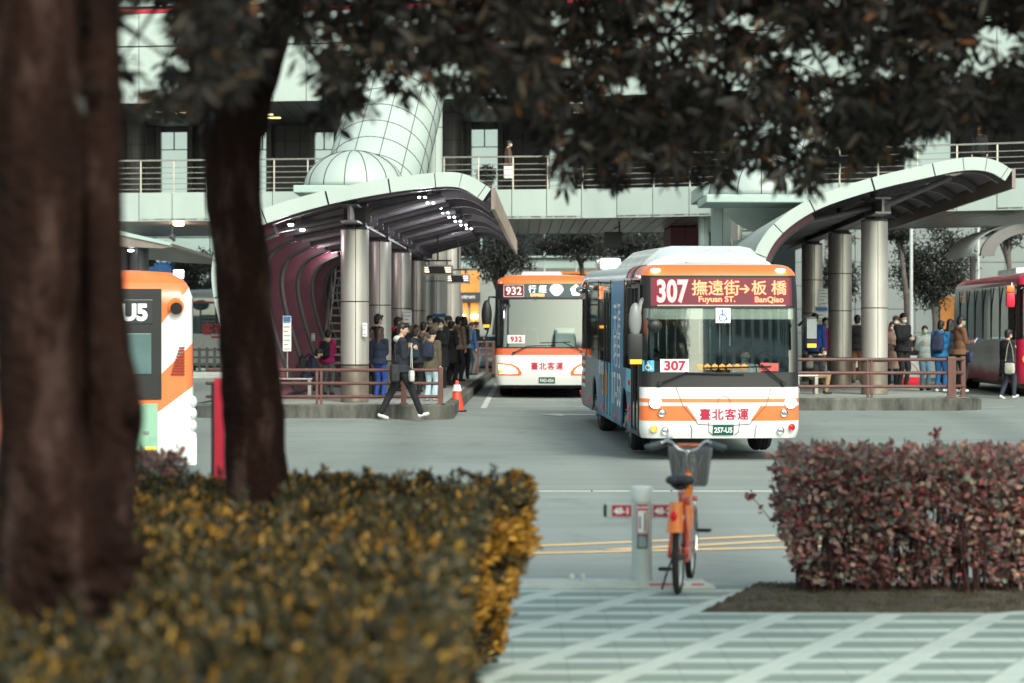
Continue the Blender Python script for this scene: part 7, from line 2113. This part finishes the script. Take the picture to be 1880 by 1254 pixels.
for Y in Yl:
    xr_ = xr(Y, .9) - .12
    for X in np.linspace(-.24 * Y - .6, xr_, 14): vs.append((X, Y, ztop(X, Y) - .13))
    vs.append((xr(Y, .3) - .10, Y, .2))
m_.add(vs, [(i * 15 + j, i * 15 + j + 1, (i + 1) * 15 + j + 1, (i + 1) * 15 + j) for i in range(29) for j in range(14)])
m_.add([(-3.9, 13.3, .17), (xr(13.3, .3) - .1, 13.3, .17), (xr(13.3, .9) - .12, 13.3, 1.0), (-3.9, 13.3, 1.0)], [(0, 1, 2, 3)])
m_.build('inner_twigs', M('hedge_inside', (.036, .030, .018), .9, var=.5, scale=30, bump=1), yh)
m_ = MB()
for i in range(60):
    Y = r.uniform(6, 13.2); X = xr(Y, .3) - r.uniform(.02, .3); m_.tube([(X, Y, .17), (X + r.normal() * .04, Y + r.normal() * .04, .6), (X + r.normal() * .08, Y, 1.0)], [.012, .009, .004], n=5)
m_.build('stem', BARK, yh)
# red hedge
RL = leafmat('copper_leaf', [(0, (.16, .065, .062)), (.25, (.32, .145, .145)), (.4, (.15, .19, .165)), (.52, (.20, .24, .20)), (.68, (.38, .19, .19)), (.8, (.42, .34, .24)), (.9, (.48, .06, .09)), (1, (.55, .48, .33))], .4, .3)
STEM = M('reddish_stem', (.055, .020, .018), .85, var=.3)
def redhedge(label, x0, x1, y0, y1, z0, h, n, seed, ns):
    root = empty('copper_leaf_hedge', (0, 0, 0), label=label, cat='hedge'); r = np.random.default_rng(seed); pos = []; dd = []
    while len(pos) < n:
        X = r.uniform(x0, x1); Y = r.uniform(y0, y1); t = r.uniform()
        zt_ = h * (1 + .05 * mnoise.noise(Vector((X * 4, Y * 4, 1))) + .03 * mnoise.noise(Vector((X * 15, 0, 1))))
        z = zt_ * (.05 + .95 * t)
        if t < .30 and r.uniform() > .62 + t: continue
        q = mnoise.noise(Vector((X * 5, z * 5, 0)))
        if q < -.25 and t < .75 and r.uniform() < .8: continue
        e = min(1, .35 + 1.2 * t); xl = x0 + (1 - e) * .22 + .05 * mnoise.noise(Vector((z * 6, Y * 3, 4)))
        if X < xl: continue
        pos.append((X, Y, z0 + z)); dd.append((r.normal(), r.normal() - .35, .45 + r.normal() * .5))
    for i in range(int(70 * (x1 - x0))):
        X = r.uniform(x0 + .03, x1); Y = r.uniform(y0, y1); zz = h + r.uniform(.0, .05)
        for k in range(4): pos.append((X + r.normal() * .012, Y, z0 + zz - .015 * k)); dd.append((r.normal() * .6, r.normal() * .6, .8))
    leaves('foliage', np.array(pos), np.array(dd), .058, .036, RL, root)
    m_ = MB()
    for i in range(ns):
        X = r.uniform(x0 + .12, x1); Y = r.uniform(y0 + .05, y1 - .05); X2 = X + r.normal() * .06; Y2 = Y + r.normal() * .05
        m_.tube([(X, Y, z0), (X * .5 + X2 * .5 + r.normal() * .02, Y, z0 + h * .4), (X2, Y2, z0 + h * r.uniform(.75, .97))], [.0075, .0055, .003], n=5)
        if r.uniform() < .7: a = Vector((X * .6 + X2 * .4, Y, z0 + h * .35)); m_.tube([a, a + Vector((r.normal() * .06, r.normal() * .04, h * .2)), a + Vector((r.normal() * .11, r.normal() * .08, h * .45))], [.005, .004, .002], n=4)
    m_.build('stem', STEM, root)
    return root
hr = redhedge('clipped copper red hedge on the right behind the bare soil strip', 1.86, 5.3, 16.55, 17.22, .19, .96, 19500, 31, 420)
m_ = MB(); a = P(1418, 958, 17); b = P(1376, 908, 16.9); m_.tube([a, a.lerp(b, .5) + Vector((-.01, 0, .02)), b], [.004, .003, .002], n=5)
c = P(1722, 800, 17); m_.tube([P(1690, 830, 17), P(1705, 822, 17), c, P(1718, 790, 17)], [.005, .005, .004, .003], n=5); m_.build('long_sprig', STEM, hr)
r = np.random.default_rng(5); q = np.array([tuple(b)] * 12 + [tuple(P(1400, 937, 17))] * 3 + [tuple(c)] * 8 + [tuple(P(1718, 792, 17))] * 8); leaves('sprig_leaves', q + r.normal(size=q.shape) * .018, r.normal(size=q.shape) + [0, 0, .3], .05, .032, leafmat('crimson_leaf', [(0, (.30, .02, .04)), (1, (.35, .12, .09))], .4, .3), hr)
redhedge('small pink red shrub between the left trunk and the second trunk', PX(232, 15), PX(335, 15), 14.5, 15.2, .17, 1.03, 3000, 33, 60)
# soil bed
poly = [(1.22, 15.62), (3.15, 15.58), (3.55, 15.85), (3.95, 16.35), (5.6, 16.75), (5.6, 17.28), (1.75, 17.28), (1.62, 16.9), (1.42, 16.2)]
bm = bmesh.new(); f = bm.faces.new([bm.verts.new((x, y, 0)) for x, y in poly])
for ax, lo, hi in ((0, 1.2, 5.6), (1, 15.6, 17.3)):
    k = lo
    while k < hi:
        co = Vector((0, 0, 0)); co[ax] = k; no = Vector((0, 0, 0)); no[ax] = 1
        bmesh.ops.bisect_plane(bm, geom=bm.verts[:] + bm.edges[:] + bm.faces[:], plane_co=co, plane_no=no); k += .09
for v in bm.verts:
    ed = min(1, min((v.co.y - 15.58) / .12, 1) * 1); bd_ = v.is_boundary
    v.co.z = .172 if bd_ else .195 + .025 * mnoise.noise(Vector((v.co.x * 5, v.co.y * 5, 0)))
me = bpy.data.meshes.new('soil_bed'); bm.to_mesh(me); bm.free(); me.materials.append(M('dry_soil', (.085, .072, .052), .95, var=.6, scale=9, bump=1, bscale=50)); so = bpy.data.objects.new('soil_bed', me); COL.objects.link(so); tag(so, kind='structure')
r = np.random.default_rng(9); q = []
while len(q) < 9000:
    x, y = r.uniform(1.2, 5.6), r.uniform(15.6, 17.28)
    xl = np.interp(y, [15.6, 16.2, 16.9, 17.3], [1.24, 1.44, 1.63, 1.76]); xh = np.interp(y, [15.6, 15.85, 16.35, 16.75], [3.2, 3.6, 4.0, 5.6])
    if xl + .03 < x < xh: q.append((x, y, .185))
q = np.array(q); o = leaves('short_grass', q, r.normal(size=q.shape) * .7 + [0, 0, .9], .030, .006, leafmat('dry_grass', [(0, (.05, .045, .03)), (.6, (.09, .085, .05)), (.93, (.15, .13, .08)), (1, (.35, .20, .10))], .8, .2)); tag(o, 'sparse dry grass and litter on the soil strip before the red hedge', 'grass', kind='stuff')
# background trees
LB = leafmat('grey_green_leaf', [(0, (.022, .026, .024)), (.6, (.045, .050, .045)), (1, (.085, .085, .075))], .6, .25)
def bgtree(label, cx, cy, rx, ry, D, n, seed, gy, lean=0, cat='tree'):
    root = empty('background_tree', (PX(cx, D), D, .3), label=label, cat=cat, group='trees beyond the walkway'); root.location = (0, 0, 0)
    r = np.random.default_rng(seed); c = P(cx, cy, D); RX, RZ = rx * D / F, ry * D / F
    clus = []
    while len(clus) < 26:
        v = r.normal(size=3); v /= np.linalg.norm(v); v *= r.uniform(.35, 1.0); clus.append((c.x + v[0] * RX, c.y + v[1] * RX * .8, c.z + v[2] * RZ))
    clus = np.array(clus); i = r.integers(0, len(clus), n); pos = clus[i] + r.normal(size=(n, 3)) * [RX * .19, RX * .19, RZ * .13]
    leaves('foliage', pos, r.normal(size=(n, 3)) + [0, 0, -.3], .19, .055, LB, root)
    m_ = MB(); b = Vector((PX(cx + lean, D), D, .3)); top = Vector((c.x, c.y, c.z - RZ * .3)); md = b.lerp(top, .55) + Vector((.12, 0, 0))
    m_.tube([b, md, top], [.17, .12, .08], n=10); 
    m_.build('trunk', BARK2, root, smooth=True)
    m_ = MB()
    for q in clus[::2]: e = Vector(q); m_.tube([md.lerp(top, r.uniform(.3, 1)), top.lerp(e, .5) + Vector((0, 0, .1)), e], [.06, .04, .015], n=6)
    m_.build('limb', BARK2, root, smooth=True)
BARK2 = M('grey_bark', (.13, .11, .10), .9, var=.4, scale=6, bump=.5)
bgtree('feathery tree with a pale twisted trunk left above bus 932', 915, 462, 62, 52, 97, 4200, 41, 0, -14)
bgtree('wide dark tree under the walkway behind the hanging screen', 1065, 450, 85, 34, 98, 4200, 42, 0, 10)
bgtree('dark tree right of the hanging screen behind the nearest bus', 1185, 455, 62, 38, 99, 3400, 43, 0, 10)
bgtree('full dark tree behind the white pole on the right', 1712, 498, 66, 90, 94, 6500, 44, 0, 0)
bgtree('dark tree glimpsed between the columns of the right platform', 1545, 500, 38, 70, 96, 3000, 45, 0, 0)
bgtree('tree crown touching the walkway edge left of the white pole', 1650, 425, 26, 22, 93, 1300, 46, 0, 20)
bgtree('low tree behind the flood lamp between the two near trunks', 352, 500, 50, 42, 96, 3200, 47, 0, 0)
bgtree('small tree beside the flat canopy tip at the left', 278, 465, 34, 22, 96, 1500, 48, 0, 0)
bgtree('tree by the right edge above the arched shelter', 1850, 425, 50, 22, 96, 2000, 49, 0, 0)
bgtree('thin tree seen just left of the front left column', 606, 520, 14, 45, 92, 900, 50, 0, 0)
# potted shrub on the walkway
ps = empty('potted_shrub', (PX(893, 78.6), 78.6, ZW1 - .03), label='leafy shrub behind the walkway railing in front of a glass door', cat='plant')
r = np.random.default_rng(6); v = r.normal(size=(900, 3)); v /= np.linalg.norm(v, axis=1, keepdims=True); leaves('foliage', v * [.36, .36, .36] * r.uniform(.4, 1, (900, 1)) + [0, 0, .55], r.normal(size=(900, 3)), .11, .04, LB, ps)
m_ = MB(); m_.lathe([(0, 0), (.16, 0), (.2, .3), (.17, .3), (.16, .26), (0, .26)], n=18); m_.seg((0, 0, .2), (0, 0, .6), .02); m_.build('pot', DARKGREY, ps)
